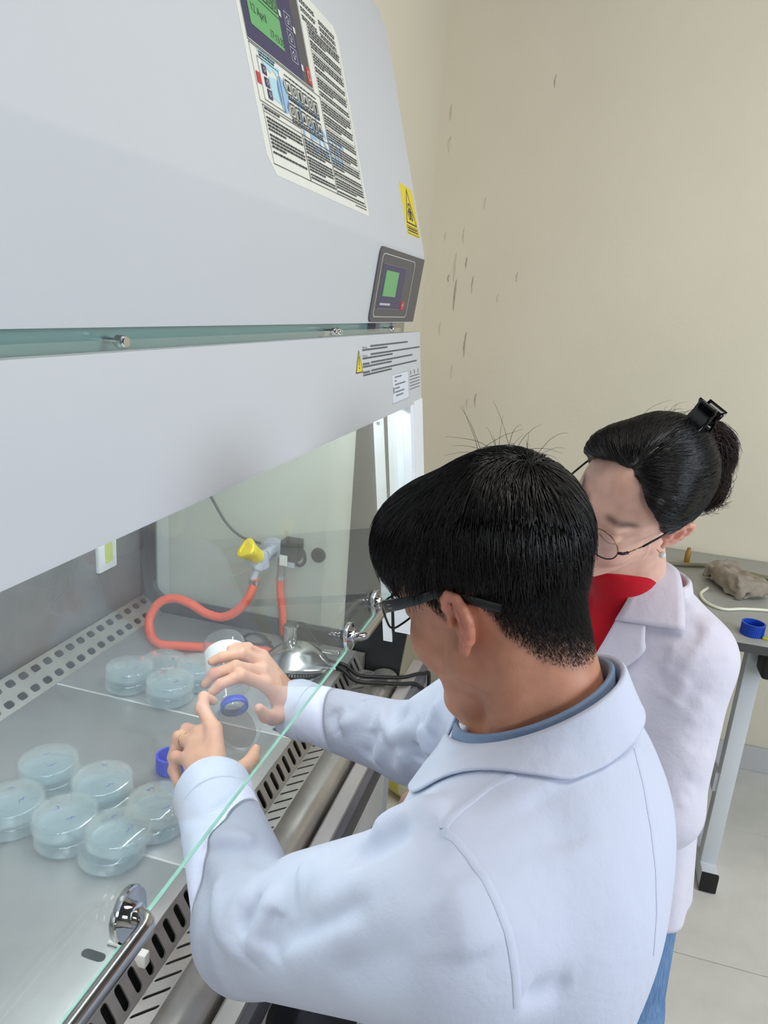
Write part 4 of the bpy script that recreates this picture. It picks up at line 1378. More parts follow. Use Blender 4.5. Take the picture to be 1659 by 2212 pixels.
def thick(V, Fq, t):
    """give an open quad sheet thickness t (inwards) with closed rims"""
    N = np.zeros_like(V)
    fn_ = np.cross(V[Fq[:, 2]] - V[Fq[:, 0]], V[Fq[:, 3]] - V[Fq[:, 1]])
    for k in range(4): np.add.at(N, Fq[:, k], fn_)
    N /= np.linalg.norm(N, axis=1, keepdims=True) + 1e-12
    n = len(V)
    V2 = np.concatenate([V, V - N * t])
    F2 = [Fq, Fq[:, ::-1] + n]
    e = np.concatenate([np.stack([Fq[:, k], Fq[:, (k + 1) % 4]], 1) for k in range(4)])
    key = {}
    for a, b in e.tolist(): key[(a, b)] = 1
    rim = [(b, a, a + n, b + n) for (a, b) in key if (b, a) not in key]
    F2.append(np.array(rim))
    return V2, np.concatenate(F2)

# ------------------------------------------------------------------ the seated person in front: shapes
M_T = np.array([0.715, 0.060, 1.314])
M_R = frame_of((0.41, 0.81, -0.417), (0.068, 0.43, 0.90))


def M_h(p): return M_T + M_R @ np.asarray(p, float)          # head coordinates (left, forward, up) to world


M_neck0 = np.array([0.688, -0.040, 1.185])
M_shL = np.array([0.515, 0.050, 1.100]); M_elL = np.array([0.600, 0.268, 0.933]); M_wrL = np.array([0.800, 0.425, 0.920])
M_shR = np.array([0.865, 0.040, 1.115]); M_elR = np.array([1.000, 0.185, 0.940]); M_wrR = np.array([1.0711, 0.4101, 0.9097])
M_TR = frame_of((0.12, 0.99, 0.0), (0, 0, 1))


def ear_sdf(Q, side, s=1.0):
    """Q in head coordinates; ear on the given side (+1 left)"""
    c = np.array([0.0735 * side, -0.004, 0.009])
    out = unit((side * 0.86, -0.50, 0.05)); upv = unit((0.05 * side, -0.16, 0.985))
    # ear plane: back direction leans outwards
    bk = unit(np.array([side * 0.30, -0.95, 0.0])); bk = unit(bk - (bk @ upv) * upv)
    nr = np.cross(bk, upv) * (1 if side > 0 else -1)          # outward normal of the ear plate
    if nr[0] * side < 0: nr = -nr
    R = np.stack([bk, upv, nr], 1)
    q = ((Q - A3(c)) @ R.astype(F)) / F(s)                    # (back, up, out)
    rim = [(-0.004, 0.004, 0.004), (-0.005, 0.016, 0.006), (0.0, 0.027, 0.008), (0.010, 0.0335, 0.009), (0.021, 0.031, 0.0085), (0.0285, 0.021, 0.008), (0.030, 0.008, 0.007), (0.0265, -0.006, 0.006), (0.019, -0.017, 0.005), (0.011, -0.026, 0.004)]
    d = chain(q, rim, [0.0034, 0.0038, 0.0042, 0.0045, 0.0045, 0.0043, 0.0042, 0.0042, 0.0044, 0.0048], 0.006)
    plate = ellip(q, (0.012, 0.004, 0.001), (0.0185, 0.029, 0.0045))
    d = smin(d, plate, 0.004)
    anti = chain(q, [(0.012, 0.024, 0.006), (0.018, 0.012, 0.0075), (0.0175, -0.002, 0.007), (0.010, -0.014, 0.006)], [0.002, 0.0030, 0.0032, 0.003], 0.004)
    d = smin(d, anti, 0.005)
    d = smax(d, -ellip(q, (0.006, 0.001, 0.008), (0.0085, 0.0125, 0.0085)), 0.003)
    d = smax(d, -ellip(q, (0.004, 0.0, 0.0), (0.0045, 0.006, 0.008)), 0.002)
    d = smin(d, ellip(q, (0.007, -0.0285, 0.004), (0.0075, 0.0105, 0.0042)), 0.003)     # lobe
    d = smin(d, ellip(q, (-0.004, -0.002, 0.006), (0.004, 0.0065, 0.004)), 0.003)       # tragus
    # root joining the plate to the skull
    d = smin(d, chain(q, [(0.004, 0.022, -0.006), (0.008, 0.0, -0.008), (0.004, -0.018, -0.004)], [0.006, 0.008, 0.006]), 0.005)
    return d * F(s)


def head_sdf(Q, fem=False):
    """Q in head coordinates (left, forward, up), origin between the ears"""
    w = 0.94 if fem else 1.0
    d = ellip(Q, (0, -0.012, 0.045), (0.0755 * w, 0.094, 0.088))
    d = smin(d, ellip(Q, (0, 0.028, 0.035), (0.066 * w, 0.066, 0.072)), 0.02)          # forehead
    d = smin(d, ellip(Q, (0, 0.036, -0.030), (0.060 * w, 0.056, 0.066)), 0.03)         # face
    jr = 0.016 if fem else 0.020
    for sd in (1, -1):
        d = smin(d, rcone(Q, (0.052 * w * sd, 0.012, -0.048), (0.020 * sd, 0.074, -0.098), jr, jr - 0.002), 0.028)
        d = smin(d, ellip(Q, (0.040 * w * sd, 0.062, -0.022), (0.024, 0.026, 0.028)), 0.02)   # cheek
    d = smin(d, sphere(Q, (0, 0.080, -0.098), 0.019), 0.02)                            # chin
    d = smin(d, rcone(Q, (0.030, 0.088, 0.036), (-0.030, 0.088, 0.036), 0.010, 0.010), 0.018)  # brow
    for sd in (1, -1):
        d = smax(d, -ellip(Q, (0.032 * sd, 0.108, 0.014), (0.017, 0.014, 0.011)), 0.012)       # eye socket
        d = smin(d, ellip(Q, (0.031 * sd, 0.0815, 0.013), (0.0135, 0.0125, 0.0115)), 0.004)    # lid over the eye
    nz = 0.9 if fem else 1.0
    d = smin(d, rcone(Q, (0, 0.094, 0.022), (0, 0.112 * nz + 0.008, -0.026), 0.0065, 0.0095), 0.010)
    for sd in (1, -1): d = smin(d, sphere(Q, (0.0095 * sd, 0.104, -0.030), 0.0072), 0.005)
    d = smin(d, chain(Q, [(0.021, 0.090, -0.059), (0.008, 0.0985, -0.0555), (0, 0.0975, -0.057), (-0.008, 0.0985, -0.0555), (-0.021, 0.090, -0.059)], [0.003, 0.0052, 0.0048, 0.0052, 0.003]), 0.006)
    d = smin(d, chain(Q, [(0.018, 0.090, -0.063), (0, 0.097, -0.0675), (-0.018, 0.090, -0.063)], [0.003, 0.0065, 0.003]), 0.006)
    d = smax(d, -chain(Q, [(0.022, 0.094, -0.0605), (0, 0.104, -0.062), (-0.022, 0.094, -0.0605)], [0.001, 0.0014, 0.001]), 0.002)
    for sd in (1, -1):
        lo_, hi_ = sorted((0.040 * sd, 0.118 * sd))
        d = smin(d, local(lambda q: ear_sdf(q, sd, 0.80 if fem else 0.92), Q, (lo_, -0.060, -0.048), (hi_, 0.030, 0.062), 0.012), 0.004)
    return d


def man_skin(P):
    Q = ((P - A3(M_T)) @ M_R.astype(F))
    d = head_sdf(Q)
    n0 = M_h((0, -0.030, -0.035)); n1 = M_neck0 + np.array([0.0, 0.012, -0.03])
    nk = rcone(P, n0, n1, 0.056, 0.064)
    nk = smin(nk, rcone(P, M_h((0, 0.030, -0.075)), M_neck0 + np.array([0.03, 0.06, -0.05]), 0.040, 0.05), 0.02)
    for sd in (1, -1):   # neck muscles
        nk = smin(nk, rcone(P, M_h((0.045 * sd, -0.030, -0.030)), n1 + M_TR @ np.array([0.045 * sd, 0.03, -0.02]), 0.020, 0.026), 0.02)
    d = smin(d, nk, 0.022)
    return d


def man_torso(P):
    q = (P - A3((0.668, 0.002, 0))) @ M_TR.astype(F)
    d = ellip(q, (0, 0.0, 1.02), (0.185, 0.132, 0.19))
    d = smin(d, ellip(q, (0, 0.006, 0.80), (0.178, 0.142, 0.26)), 0.10)
    d = smin(d, ellip(q, (-0.05, -0.055, 1.075), (0.115, 0.083, 0.13)), 0.06)
    d = smin(d, ellip(q, (0.06, -0.05, 1.07), (0.11, 0.080, 0.12)), 0.06)
    d = smin(d, chain(P, [M_shL, M_neck0 + np.array([-0.02, 0.0, -0.055]), M_shR], [0.070, 0.078, 0.070]), 0.05)
    for s_, k in ((M_shL, 1), (M_shR, -1)):
        d = smin(d, rcone(P, M_neck0 + M_TR @ np.array([0.045 * k, 0.004, -0.012]), s_ + np.array([0, -0.01, 0.02]), 0.040, 0.055), 0.05)
    return d


def sleeve_L(P): return chain(P, [M_shL, M_elL, M_wrL, M_wrL + unit(M_wrL - M_elL) * 0.06], [0.085, 0.063, 0.050, 0.050], 0.018)


def sleeve_R(P): return chain(P, [M_shR, M_elR, M_wrR, M_wrR + unit(M_wrR - M_elR) * 0.06], [0.078, 0.060, 0.046, 0.046], 0.02)


MAN_FOLDS = []


def cut_end(P, d, p, ax, k=0.004):
    return smax(d, (P - A3(p)) @ A3(ax), k)


def man_coat(P):
    d = man_torso(P)
    axL = unit(M_wrL - M_elL); axR = unit(M_wrR - M_elR)
    sl = cut_end(P, sleeve_L(P), M_wrL + axL * 0.010, axL)
    sl = smax(sl, -rcone(P, M_wrL - axL * 0.04, M_wrL + axL * 0.10, 0.040, 0.047), 0.004)
    sr = cut_end(P, sleeve_R(P), M_wrR + axR * 0.006, axR)
    sr = smax(sr, -rcone(P, M_wrR - axR * 0.04, M_wrR + axR * 0.10, 0.034, 0.043), 0.004)
    d = smin(d, sl, 0.032); d = smin(d, sr, 0.035)
    d = folds(P, d, MAN_FOLDS)
    d = smax(d, A3([0.56])[0] - P[:, 2], 0.004)
    # neck opening
    d = smax(d, -rcone(P, M_neck0 + np.array([0, 0.02, -0.03]), M_h((0, -0.01, -0.05)), 0.060, 0.10), 0.006)
    return d


# hands: wrist, then the joints of every finger from knuckle to tip
M_HL = dict(
    index=[(0.8714, 0.4633, 0.9723), (0.9023, 0.4998, 0.9823), (0.9231, 0.509, 0.9882), (0.9353, 0.4995, 0.9772)],
    middle=[(0.873, 0.484, 0.9599), (0.8916, 0.5197, 0.9449), (0.8872, 0.5268, 0.918), (0.8804, 0.5147, 0.9024)],
    ring=[(0.86, 0.492, 0.9483), (0.8736, 0.5234, 0.9418), (0.8625, 0.5263, 0.9141), (0.8502, 0.5127, 0.8965)],
    pinky=[(0.8404, 0.4868, 0.9352), (0.8482, 0.5129, 0.9266), (0.8408, 0.5132, 0.909), (0.8322, 0.5004, 0.8975)],
    thumb=[(0.8174, 0.4169, 0.9302), (0.8527, 0.4063, 0.931), (0.8837, 0.4063, 0.9267), (0.9131, 0.414, 0.9239)])
M_HR = dict(
    index=[(1.020, 0.448, 0.974), (0.985, 0.477, 1.001), (0.961, 0.499, 0.994), (0.952, 0.51, 0.981)],
    middle=[(1.040, 0.463, 0.984), (0.996, 0.491, 1.009), (0.977, 0.521, 0.999), (0.972, 0.533, 0.980)],
    ring=[(1.058, 0.474, 0.991), (1.026, 0.497, 1.018), (1.004, 0.520, 1.017), (0.997, 0.535, 1.009)],
    pinky=[(1.072, 0.479, 0.996), (1.053, 0.498, 1.016), (1.034, 0.508, 1.024), (1.024, 0.515, 1.024)],
    thumb=[(1.0386, 0.4208, 0.9155), (1.0083, 0.4275, 0.9226), (0.9908, 0.4333, 0.9349), (0.9805, 0.4404, 0.9523)])
M_BOT0 = np.array([0.970, 0.478, 0.946]); M_BOTA = unit((0.72, 0.52, 0.36))


def hand_sdf(P, wrist, fore, H, s=1.0):
    wrist = np.asarray(wrist, float)
    d = rcone(P, fore, wrist, 0.026, 0.0235)
    pal = None
    for n, r in (('index', 0.0125), ('middle', 0.0125), ('ring', 0.0118), ('pinky', 0.0108)):
        off = (np.asarray(H[n][0]) - np.mean([H[k][0] for k in ('index', 'middle', 'ring', 'pinky')], axis=0)) * 0.45
        e = rcone(P, wrist + off, H[n][0], 0.0165, r * s)
        pal = e if pal is None else smin(pal, e, 0.014)
    mid = np.mean([H[k][0] for k in ('index', 'middle', 'ring', 'pinky')], axis=0)
    pal = smin(pal, rcone(P, H['thumb'][0], mid * 0.6 + wrist * 0.4, 0.017, 0.014), 0.014)
    d = smin(d, pal, 0.016)
    for n, rs in (('index', (0.0112, 0.0100, 0.0090, 0.0074)), ('middle', (0.0114, 0.0102, 0.0092, 0.0076)), ('ring', (0.0108, 0.0096, 0.0087, 0.0072)), ('pinky', (0.0098, 0.0086, 0.0078, 0.0066))):
        e = chain(P, H[n], [r * s for r in rs], 0.003)
        e = smin(e, sphere(P, H[n][1], rs[1] * s * 1.06), 0.004)
        d = smin(d, e, 0.005)
    t = H['thumb']
    e = chain(P, [wrist * 0.5 + np.asarray(t[0]) * 0.5] + list(t), [0.017, 0.0165, 0.0125, 0.0112, 0.0085], 0.004)
    d = smin(d, e, 0.008)
    # nails: slight flat on each finger tip
    return d


def man_hands(P):
    axL = unit(M_wrL - M_elL); axR = unit(M_wrR - M_elR)
    d = hand_sdf(P, M_wrL + axL * 0.022, M_wrL - axL * 0.12, M_HL)
    e = hand_sdf(P, M_wrR + axR * 0.004, M_wrR - axR * 0.12, M_HR)
    return np.minimum(d, e)

# soft folds and seams of the coat: points on the cloth, height, width
MAN_FOLDS += [
    ([(0.5299,0.1307,1.1451),(0.5307,0.1236,1.1527),(0.5324,0.1167,1.1595),(0.5354,0.1101,1.1652),(0.5338,0.1019,1.1729),(0.5345,0.0943,1.1785),(0.5369,0.087,1.1827),(0.5304,0.0772,1.1883),(0.5266,0.0681,1.1919),(0.5241,0.0593,1.1944)], 0.024, 0.014),
    ([(0.5186,0.1369,1.1381),(0.5159,0.1328,1.1425),(0.5129,0.1287,1.1471),(0.5105,0.1248,1.1513),(0.5104,0.1191,1.1579),(0.5112,0.1136,1.1638),(0.5123,0.1082,1.1694),(0.5131,0.1021,1.1747),(0.5154,0.0963,1.1788),(0.5185,0.0907,1.1822)], -0.0384, 0.01),
    ([(0.5365,0.1548,1.1201),(0.5377,0.1623,1.1135),(0.5392,0.1699,1.1065),(0.5408,0.1777,1.0994),(0.5393,0.1845,1.0929),(0.5385,0.1915,1.0858),(0.5377,0.1986,1.0787)], 0.0144, 0.012),
    ([(0.539,0.2118,1.0653),(0.5354,0.2136,1.0617),(0.5322,0.2155,1.0577),(0.5291,0.2174,1.0535),(0.5233,0.2196,1.0455),(0.5189,0.2223,1.0361),(0.5158,0.2256,1.0254),(0.5133,0.227,1.0169),(0.512,0.2289,1.0069),(0.5114,0.2312,0.9961)], 0.0216, 0.011),
    ([(0.5182,0.208,1.0559),(0.5141,0.2083,1.0508),(0.5107,0.2089,1.045),(0.5079,0.2097,1.0385),(0.5053,0.2099,1.0322),(0.5032,0.2102,1.0252),(0.5018,0.2109,1.0175)], -0.0168, 0.011),
    ([(0.5384,0.2309,1.0435),(0.5344,0.2337,1.037),(0.5309,0.2367,1.0301),(0.5284,0.2401,1.0221),(0.5267,0.2421,1.0166),(0.5256,0.2443,1.0103),(0.5247,0.2467,1.004)], -0.0144, 0.01),
    ([(0.5559,0.2438,1.0376),(0.5531,0.249,1.0309),(0.5509,0.2544,1.0235),(0.549,0.26,1.0159),(0.5432,0.2608,1.0096),(0.5386,0.2622,1.0021),(0.5352,0.2642,0.9933),(0.5308,0.2613,0.989),(0.5272,0.2589,0.9839),(0.5248,0.2571,0.9776)], 0.0192, 0.011),
    ([(0.6047,0.3093,0.9893),(0.5902,0.305,0.9899),(0.5776,0.3015,0.9891),(0.5675,0.2993,0.9861),(0.5531,0.2849,0.9883),(0.5403,0.2717,0.9896),(0.5294,0.2596,0.9891),(0.5212,0.248,0.9901),(0.5142,0.2373,0.9899),(0.5089,0.2274,0.9879)], 0.0144, 0.012),
    ([(0.645,0.3589,0.9676),(0.6431,0.3503,0.9739),(0.6427,0.3426,0.9788),(0.6431,0.3353,0.9828),(0.6417,0.3249,0.9865),(0.6412,0.315,0.9893),(0.6419,0.3057,0.9909),(0.636,0.2895,0.9937),(0.6212,0.2697,1.0052),(0.5784,0.2391,1.0436)], -0.0144, 0.01),
    ([(0.66,0.3625,0.9722),(0.6575,0.3491,0.9797),(0.6577,0.3372,0.9846),(0.6603,0.3266,0.9873),(0.6584,0.3139,0.9889),(0.6581,0.3019,0.9891),(0.6599,0.2911,0.9873)], 0.0144, 0.012),
    ([(0.6337,0.3597,0.9585),(0.6187,0.3472,0.9623),(0.6033,0.3347,0.9669),(0.5858,0.3212,0.9743),(0.5706,0.3074,0.9805),(0.5589,0.2957,0.9832),(0.5496,0.2854,0.9838)], -0.012, 0.012),
    ([(0.5218,0.1921,1.0788),(0.5206,0.1858,1.0854),(0.5195,0.1797,1.0917),(0.5185,0.1736,1.0979),(0.5138,0.1635,1.1069),(0.5091,0.1537,1.1157),(0.5036,0.1438,1.1252)], 0.012, 0.014),
    ([(0.5061,0.2153,1.0223),(0.501,0.2027,1.0362),(0.496,0.1905,1.0498),(0.4916,0.1789,1.0625),(0.4866,0.1657,1.0767),(0.4817,0.153,1.0906),(0.4769,0.1407,1.104),(0.471,0.1262,1.1234),(0.4664,0.1127,1.1408),(0.4646,0.1003,1.1551)], -0.012, 0.016),
    ([(0.4931,0.1956,1.0214),(0.4854,0.1784,1.0424),(0.4784,0.1621,1.0622),(0.4723,0.1467,1.0804),(0.4662,0.132,1.0996),(0.459,0.1177,1.1192),(0.4541,0.1045,1.136)], 0.012, 0.02),
    ([(0.5006,0.1747,1.0832),(0.4965,0.1622,1.0961),(0.4925,0.1501,1.1087),(0.4873,0.138,1.1221),(0.4815,0.1249,1.1378),(0.4771,0.1126,1.1516),(0.4752,0.1013,1.163)], 0.012, 0.018),
    ([(0.4618,0.1336,1.0618),(0.4529,0.1185,1.0824),(0.4443,0.1042,1.1021),(0.4382,0.091,1.1186),(0.4365,0.0816,1.1288),(0.4364,0.0727,1.1373),(0.4377,0.0641,1.1441)], -0.0096, 0.02),
    ([(0.7174,0.4208,0.9487),(0.7068,0.408,0.9568),(0.6982,0.3966,0.963),(0.6908,0.386,0.9682),(0.6895,0.3747,0.9747),(0.69,0.3645,0.9796),(0.6925,0.3555,0.9825),(0.6919,0.3469,0.9839),(0.6919,0.3386,0.9847),(0.6931,0.331,0.9845)], -0.0035, 0.006),
    ([(0.987,0.3155,0.9368),(0.986,0.3098,0.9427),(0.9859,0.3043,0.948),(0.9861,0.299,0.9531),(0.9857,0.2902,0.959),(0.9861,0.2817,0.9644),(0.9867,0.2733,0.9697),(0.9945,0.2664,0.9782),(1.0056,0.2603,0.9847),(1.0238,0.2558,0.9872)], 0.0192, 0.01),
    ([(1.01,0.3269,0.9631),(1.003,0.3215,0.9598),(0.9969,0.3165,0.956),(0.9915,0.3117,0.9518),(0.9867,0.3067,0.9475),(0.9829,0.3019,0.9426),(0.9794,0.2973,0.9374)], -0.0168, 0.009),
    ([(0.9991,0.3004,0.967),(1.0004,0.2958,0.9701),(1.0023,0.2915,0.9729),(1.0042,0.2871,0.9756),(1.0113,0.2831,0.9796),(1.0204,0.2797,0.9824),(1.0339,0.2774,0.9827)], -0.012, 0.01),
    ([(1.0068,0.2397,0.9908),(0.9851,0.2326,0.9895),(0.9679,0.2267,0.986),(0.9554,0.2187,0.9867),(0.9423,0.2106,0.988),(0.9308,0.203,0.9884),(0.9177,0.1912,1.0041),(0.905,0.1798,1.0193),(0.8927,0.1688,1.0339),(0.8907,0.1659,1.0426),(0.8892,0.1632,1.0509),(0.8882,0.1606,1.0588)], 0.0216, 0.01),
    ([(1.0088,0.2284,0.9951),(0.9897,0.221,0.9991),(0.97,0.2136,1.0039),(0.95,0.2062,1.0091),(0.9391,0.1982,1.0185),(0.9283,0.1903,1.0278),(0.9184,0.1828,1.0364)], -0.0192, 0.011),
    ([(0.8753,0.1529,1.0573),(0.8701,0.1495,1.0516),(0.8668,0.1464,1.0448),(0.8651,0.1436,1.0371),(0.8644,0.1395,1.0266),(0.8666,0.1358,1.0141)], 0.0192, 0.01),
    ([(0.8857,0.1632,1.0196),(0.8837,0.16,1.0143),(0.8824,0.157,1.0085),(0.8827,0.1542,1.0017),(0.886,0.153,0.9912),(0.8915,0.1521,0.9791)], -0.0144, 0.009),
    ([(0.9523,0.2315,0.923),(0.9481,0.2278,0.9357),(0.9463,0.2246,0.9465),(0.9453,0.2217,0.9567),(0.9475,0.222,0.9646),(0.9508,0.2225,0.9718),(0.9554,0.2233,0.9782)], 0.0144, 0.01),
    ([(0.963,0.2509,0.9177),(0.9593,0.2482,0.9318),(0.9589,0.2464,0.9434),(0.961,0.2452,0.9533),(0.9638,0.2451,0.9597),(0.9674,0.2451,0.9657),(0.9719,0.2454,0.9711)], -0.012, 0.01),
    ([(0.8582,0.1388,1.0566),(0.856,0.1368,1.0677),(0.8545,0.1349,1.0783),(0.8528,0.1331,1.0888),(0.849,0.1301,1.098),(0.8452,0.1271,1.1072),(0.8412,0.1241,1.1163)], 0.0168, 0.009),
    ([(1.0583,0.3666,0.9653),(1.0355,0.3585,0.9647),(1.0212,0.3533,0.9593),(1.01,0.3482,0.9524),(1.0022,0.3442,0.9436),(0.9966,0.341,0.9333),(0.9937,0.3368,0.9247),(0.9927,0.3333,0.9148),(0.9958,0.3311,0.902)], -0.0035, 0.005),
    ([(0.9179,0.1922,0.9851),(0.9151,0.1887,0.98),(0.9136,0.1855,0.9741),(0.9136,0.1826,0.9671),(0.9199,0.1843,0.9535),(0.9268,0.1861,0.9393),(0.933,0.1877,0.9255)], 0.0144, 0.01),
    ([(0.4523,-0.0179,1.107),(0.4554,-0.0212,1.106),(0.4584,-0.0245,1.1052),(0.4616,-0.0279,1.1042),(0.4664,-0.0324,1.1021),(0.4711,-0.037,1.1003),(0.4761,-0.0417,1.0982),(0.4804,-0.0463,1.0976),(0.4847,-0.0509,1.0971),(0.4885,-0.0555,1.097)], -0.012, 0.009),
    ([(0.565,-0.0021,1.2109),(0.5587,-0.0094,1.2081),(0.5533,-0.0167,1.2047),(0.5489,-0.0238,1.2009),(0.5409,-0.0289,1.1947),(0.5339,-0.0338,1.1881),(0.5278,-0.0388,1.1809)], -0.0072, 0.03),
    ([(0.4685,0.0526,1.1798),(0.4625,0.0463,1.1757),(0.4573,0.0401,1.1711),(0.4528,0.034,1.1658),(0.4472,0.03,1.1584),(0.4424,0.026,1.1503),(0.4388,0.0221,1.1411)], 0.012, 0.02),
    ([(0.491,0.0802,1.1832),(0.4948,0.0775,1.1855),(0.4989,0.0748,1.1875),(0.5034,0.0721,1.1893),(0.505,0.0687,1.1905),(0.5072,0.0654,1.1913),(0.5091,0.062,1.1923)], -0.0096, 0.012),
]
M_SEAMS = [[(0.5084, 0.0645, 1.1917), (0.5048, 0.0598, 1.1923), (0.5019, 0.0551, 1.1924), (0.4993, 0.0506, 1.1922), (0.4954, 0.0462, 1.1917), (0.492, 0.0419, 1.1906), (0.4891, 0.0377, 1.1894), (0.4847, 0.033, 1.1871), (0.4807, 0.0283, 1.1845), (0.4772, 0.0238, 1.1816), (0.4739, 0.0201, 1.1786), (0.4708, 0.0164, 1.1753), (0.4681, 0.0129, 1.1718), (0.4655, 0.0097, 1.1681), (0.4631, 0.0064, 1.1641), (0.4611, 0.0033, 1.16), (0.4594, 0.0009, 1.1563), (0.4577, -0.0015, 1.1523), (0.4564, -0.0038, 1.1482), (0.4542, -0.006, 1.1418), (0.4522, -0.0082, 1.135), (0.4507, -0.0104, 1.1278), (0.4497, -0.012, 1.1201), (0.4494, -0.0137, 1.1113), (0.45, -0.0153, 1.1018)], [(0.5757, 0.0143, 1.2123), (0.5715, 0.0205, 1.2099), (0.5674, 0.0268, 1.2073), (0.5635, 0.033, 1.2047), (0.555, 0.0393, 1.2011), (0.545, 0.0457, 1.1985), (0.5349, 0.0516, 1.1965), (0.5255, 0.0559, 1.1953), (0.5166, 0.0603, 1.1935), (0.5084, 0.0645, 1.1917)], [(0.6611, -0.0922, 1.2102), (0.647, -0.0949, 1.2066), (0.6363, -0.098, 1.201), (0.6277, -0.1013, 1.1947), (0.6187, -0.104, 1.1872), (0.6108, -0.1069, 1.1788), (0.6043, -0.1099, 1.1701), (0.5972, -0.1121, 1.1618), (0.5913, -0.1145, 1.1524), (0.5864, -0.1171, 1.1427), (0.5811, -0.1185, 1.1332), (0.5767, -0.1203, 1.1226), (0.5736, -0.1222, 1.1114), (0.5691, -0.1227, 1.1011), (0.5656, -0.1234, 1.0896), (0.5637, -0.1245, 1.077)]]

# ------------------------------------------------------------------ the seated person in front: build
skin_mat('skin_man')
hair_mat('hair_black', (17, 14, 13))
cloth_mat('coat_white', (199, 206, 225), tint=0.012)
cloth_mat('shirt_blue', (122, 142, 172), weave=1400, tint=0.06)
cloth_mat('trousers', (52, 54, 62))
mat('frame_black', (22, 23, 25), 0.32)
glass_mat('lens', (0.95, 0.96, 0.97, 1), haze=0.02, ior=1.5)
mat('gold', (212, 178, 112), 0.2, metal=1.0)

man = thing('person', (0.66, 0.0, 0.0), 'person in white lab coat and black glasses pouring from a bottle, seen from behind', 'person')


def man_hip(P):     # hips and legs on the stool
    d = rcone(P, (0.585, 0.00, 0.67), (0.735, -0.01, 0.67), 0.095, 0.095)
    for sx in (-1, 1):
        hip = np.array([0.66 + 0.085 * sx, 0.0, 0.665]); kn = np.array([0.66 + 0.15 * sx, 0.27, 0.545]); an = np.array([0.66 + 0.16 * sx, 0.14, 0.13])
        d = smin(d, rcone(P, hip, kn, 0.082, 0.060), 0.03)
        d = smin(d, rcone(P, kn, an, 0.056, 0.040), 0.02)
    return d


def man_body(P):
    d = local(man_skin, P, (0.50, -0.16, 1.13), (0.92, 0.26, 1.50), 0.02)
    d = np.minimum(d, local(man_hands, P, (0.72, 0.36, 0.84), (1.12, 0.58, 1.05), 0.02))
    d = smin(d, rcone(P, M_neck0 + np.array([0, 0.03, -0.04]), (0.668, 0.01, 0.90), 0.06, 0.10), 0.03)
    d = smin(d, rcone(P, (0.668, 0.01, 0.90), (0.66, 0.0, 0.66), 0.10, 0.10), 0.03)
    d = smin(d, chain(P, [(0.668, 0.0, 1.06), M_shL, M_elL, M_wrL - (M_wrL - M_elL) * 0.3], [0.05, 0.042, 0.036, 0.028]), 0.02)
    d = smin(d, chain(P, [(0.668, 0.0, 1.06), M_shR, M_elR, M_wrR - (M_wrR - M_elR) * 0.3], [0.05, 0.042, 0.036, 0.028]), 0.02)
    return d


V1, F1 = sdf_mesh(man_body, (0.42, -0.17, 0.55), (1.14, 0.60, 1.50), 0.0021)
body = mesh_obj('body', V1, F1, 'skin_man', man, smooth=True)


def hairline(Q, tab):
    ph = np.degrees(np.arctan2(np.abs(Q[:, 0]), Q[:, 1]))
    return np.interp(ph, [t[0] for t in tab], [t[1] for t in tab])


MAN_LINE = [(0, 0.088), (30, 0.082), (48, 0.070), (62, 0.046), (72, 0.022), (80, 0.008), (85, 0.034), (104, 0.040), (116, 0.020), (126, -0.015), (145, -0.048), (165, -0.066), (180, -0.070)]


def man_tint(V):
    Q = (V - M_T) @ M_R
    hl = hairline(Q, MAN_LINE)
    base = np.array(lin((192, 134, 106))[:3]); C_ = np.tile(base, (len(V), 1))
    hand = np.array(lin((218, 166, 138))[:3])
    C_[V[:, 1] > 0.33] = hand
    near = np.linalg.norm(Q, axis=1) < 0.25
    ear = np.exp(-((np.abs(Q[:, 0]) - 0.088) / 0.014) ** 2 - ((Q[:, 1] + 0.012) / 0.03) ** 2 - ((Q[:, 2] - 0.0) / 0.045) ** 2)
    C_ = C_ * (1 - 0.45 * ear[:, None]) + 0.45 * ear[:, None] * np.array(lin((226, 128, 108))[:3])
    sc = np.clip((Q[:, 2] - hl) / 0.050 + 0.22, 0, 1) * near * (np.linalg.norm(Q * [1, 1, 1], axis=1) < 0.2)
    isear = ((np.abs(Q[:, 0]) > 0.0775) & (Q[:, 2] < 0.05) & (Q[:, 1] > -0.05)) | ((np.abs(Q[:, 0]) > 0.060) & (Q[:, 2] < 0.040) & (Q[:, 1] > -0.032) & (Q[:, 1] < 0.010))
    sc = np.where(isear, 0, sc) ** 0.9
    C_ = C_ * (1 - 0.88 * sc[:, None]) + 0.88 * sc[:, None] * np.array(lin((50, 40, 36))[:3])
    # brows and lips
    br = np.exp(-((np.abs(Q[:, 0]) - 0.034) / 0.018) ** 4 - ((Q[:, 2] - 0.040) / 0.006) ** 2) * (Q[:, 1] > 0.06)
    C_ = C_ * (1 - 0.8 * br[:, None]) + 0.8 * br[:, None] * np.array(lin((30, 24, 22))[:3])
    lp = np.exp(-(Q[:, 0] / 0.022) ** 4 - ((Q[:, 2] + 0.061) / 0.008) ** 2) * (Q[:, 1] > 0.07)
    C_ = C_ * (1 - 0.6 * lp[:, None]) + 0.6 * lp[:, None] * np.array(lin((180, 100, 92))[:3])
    # small moles on the cheek
    for q in ((0.060, 0.046, -0.048), (0.045, 0.068, -0.060), (0.052, 0.075, -0.012)):
        mo = np.exp(-(((Q - np.array(q)) ** 2).sum(1)) / 0.0018 ** 2)
        C_ = C_ * (1 - 0.8 * mo[:, None]) + 0.8 * mo[:, None] * np.array(lin((70, 44, 36))[:3])
    return C_


color_attr(body, man_tint(V1))

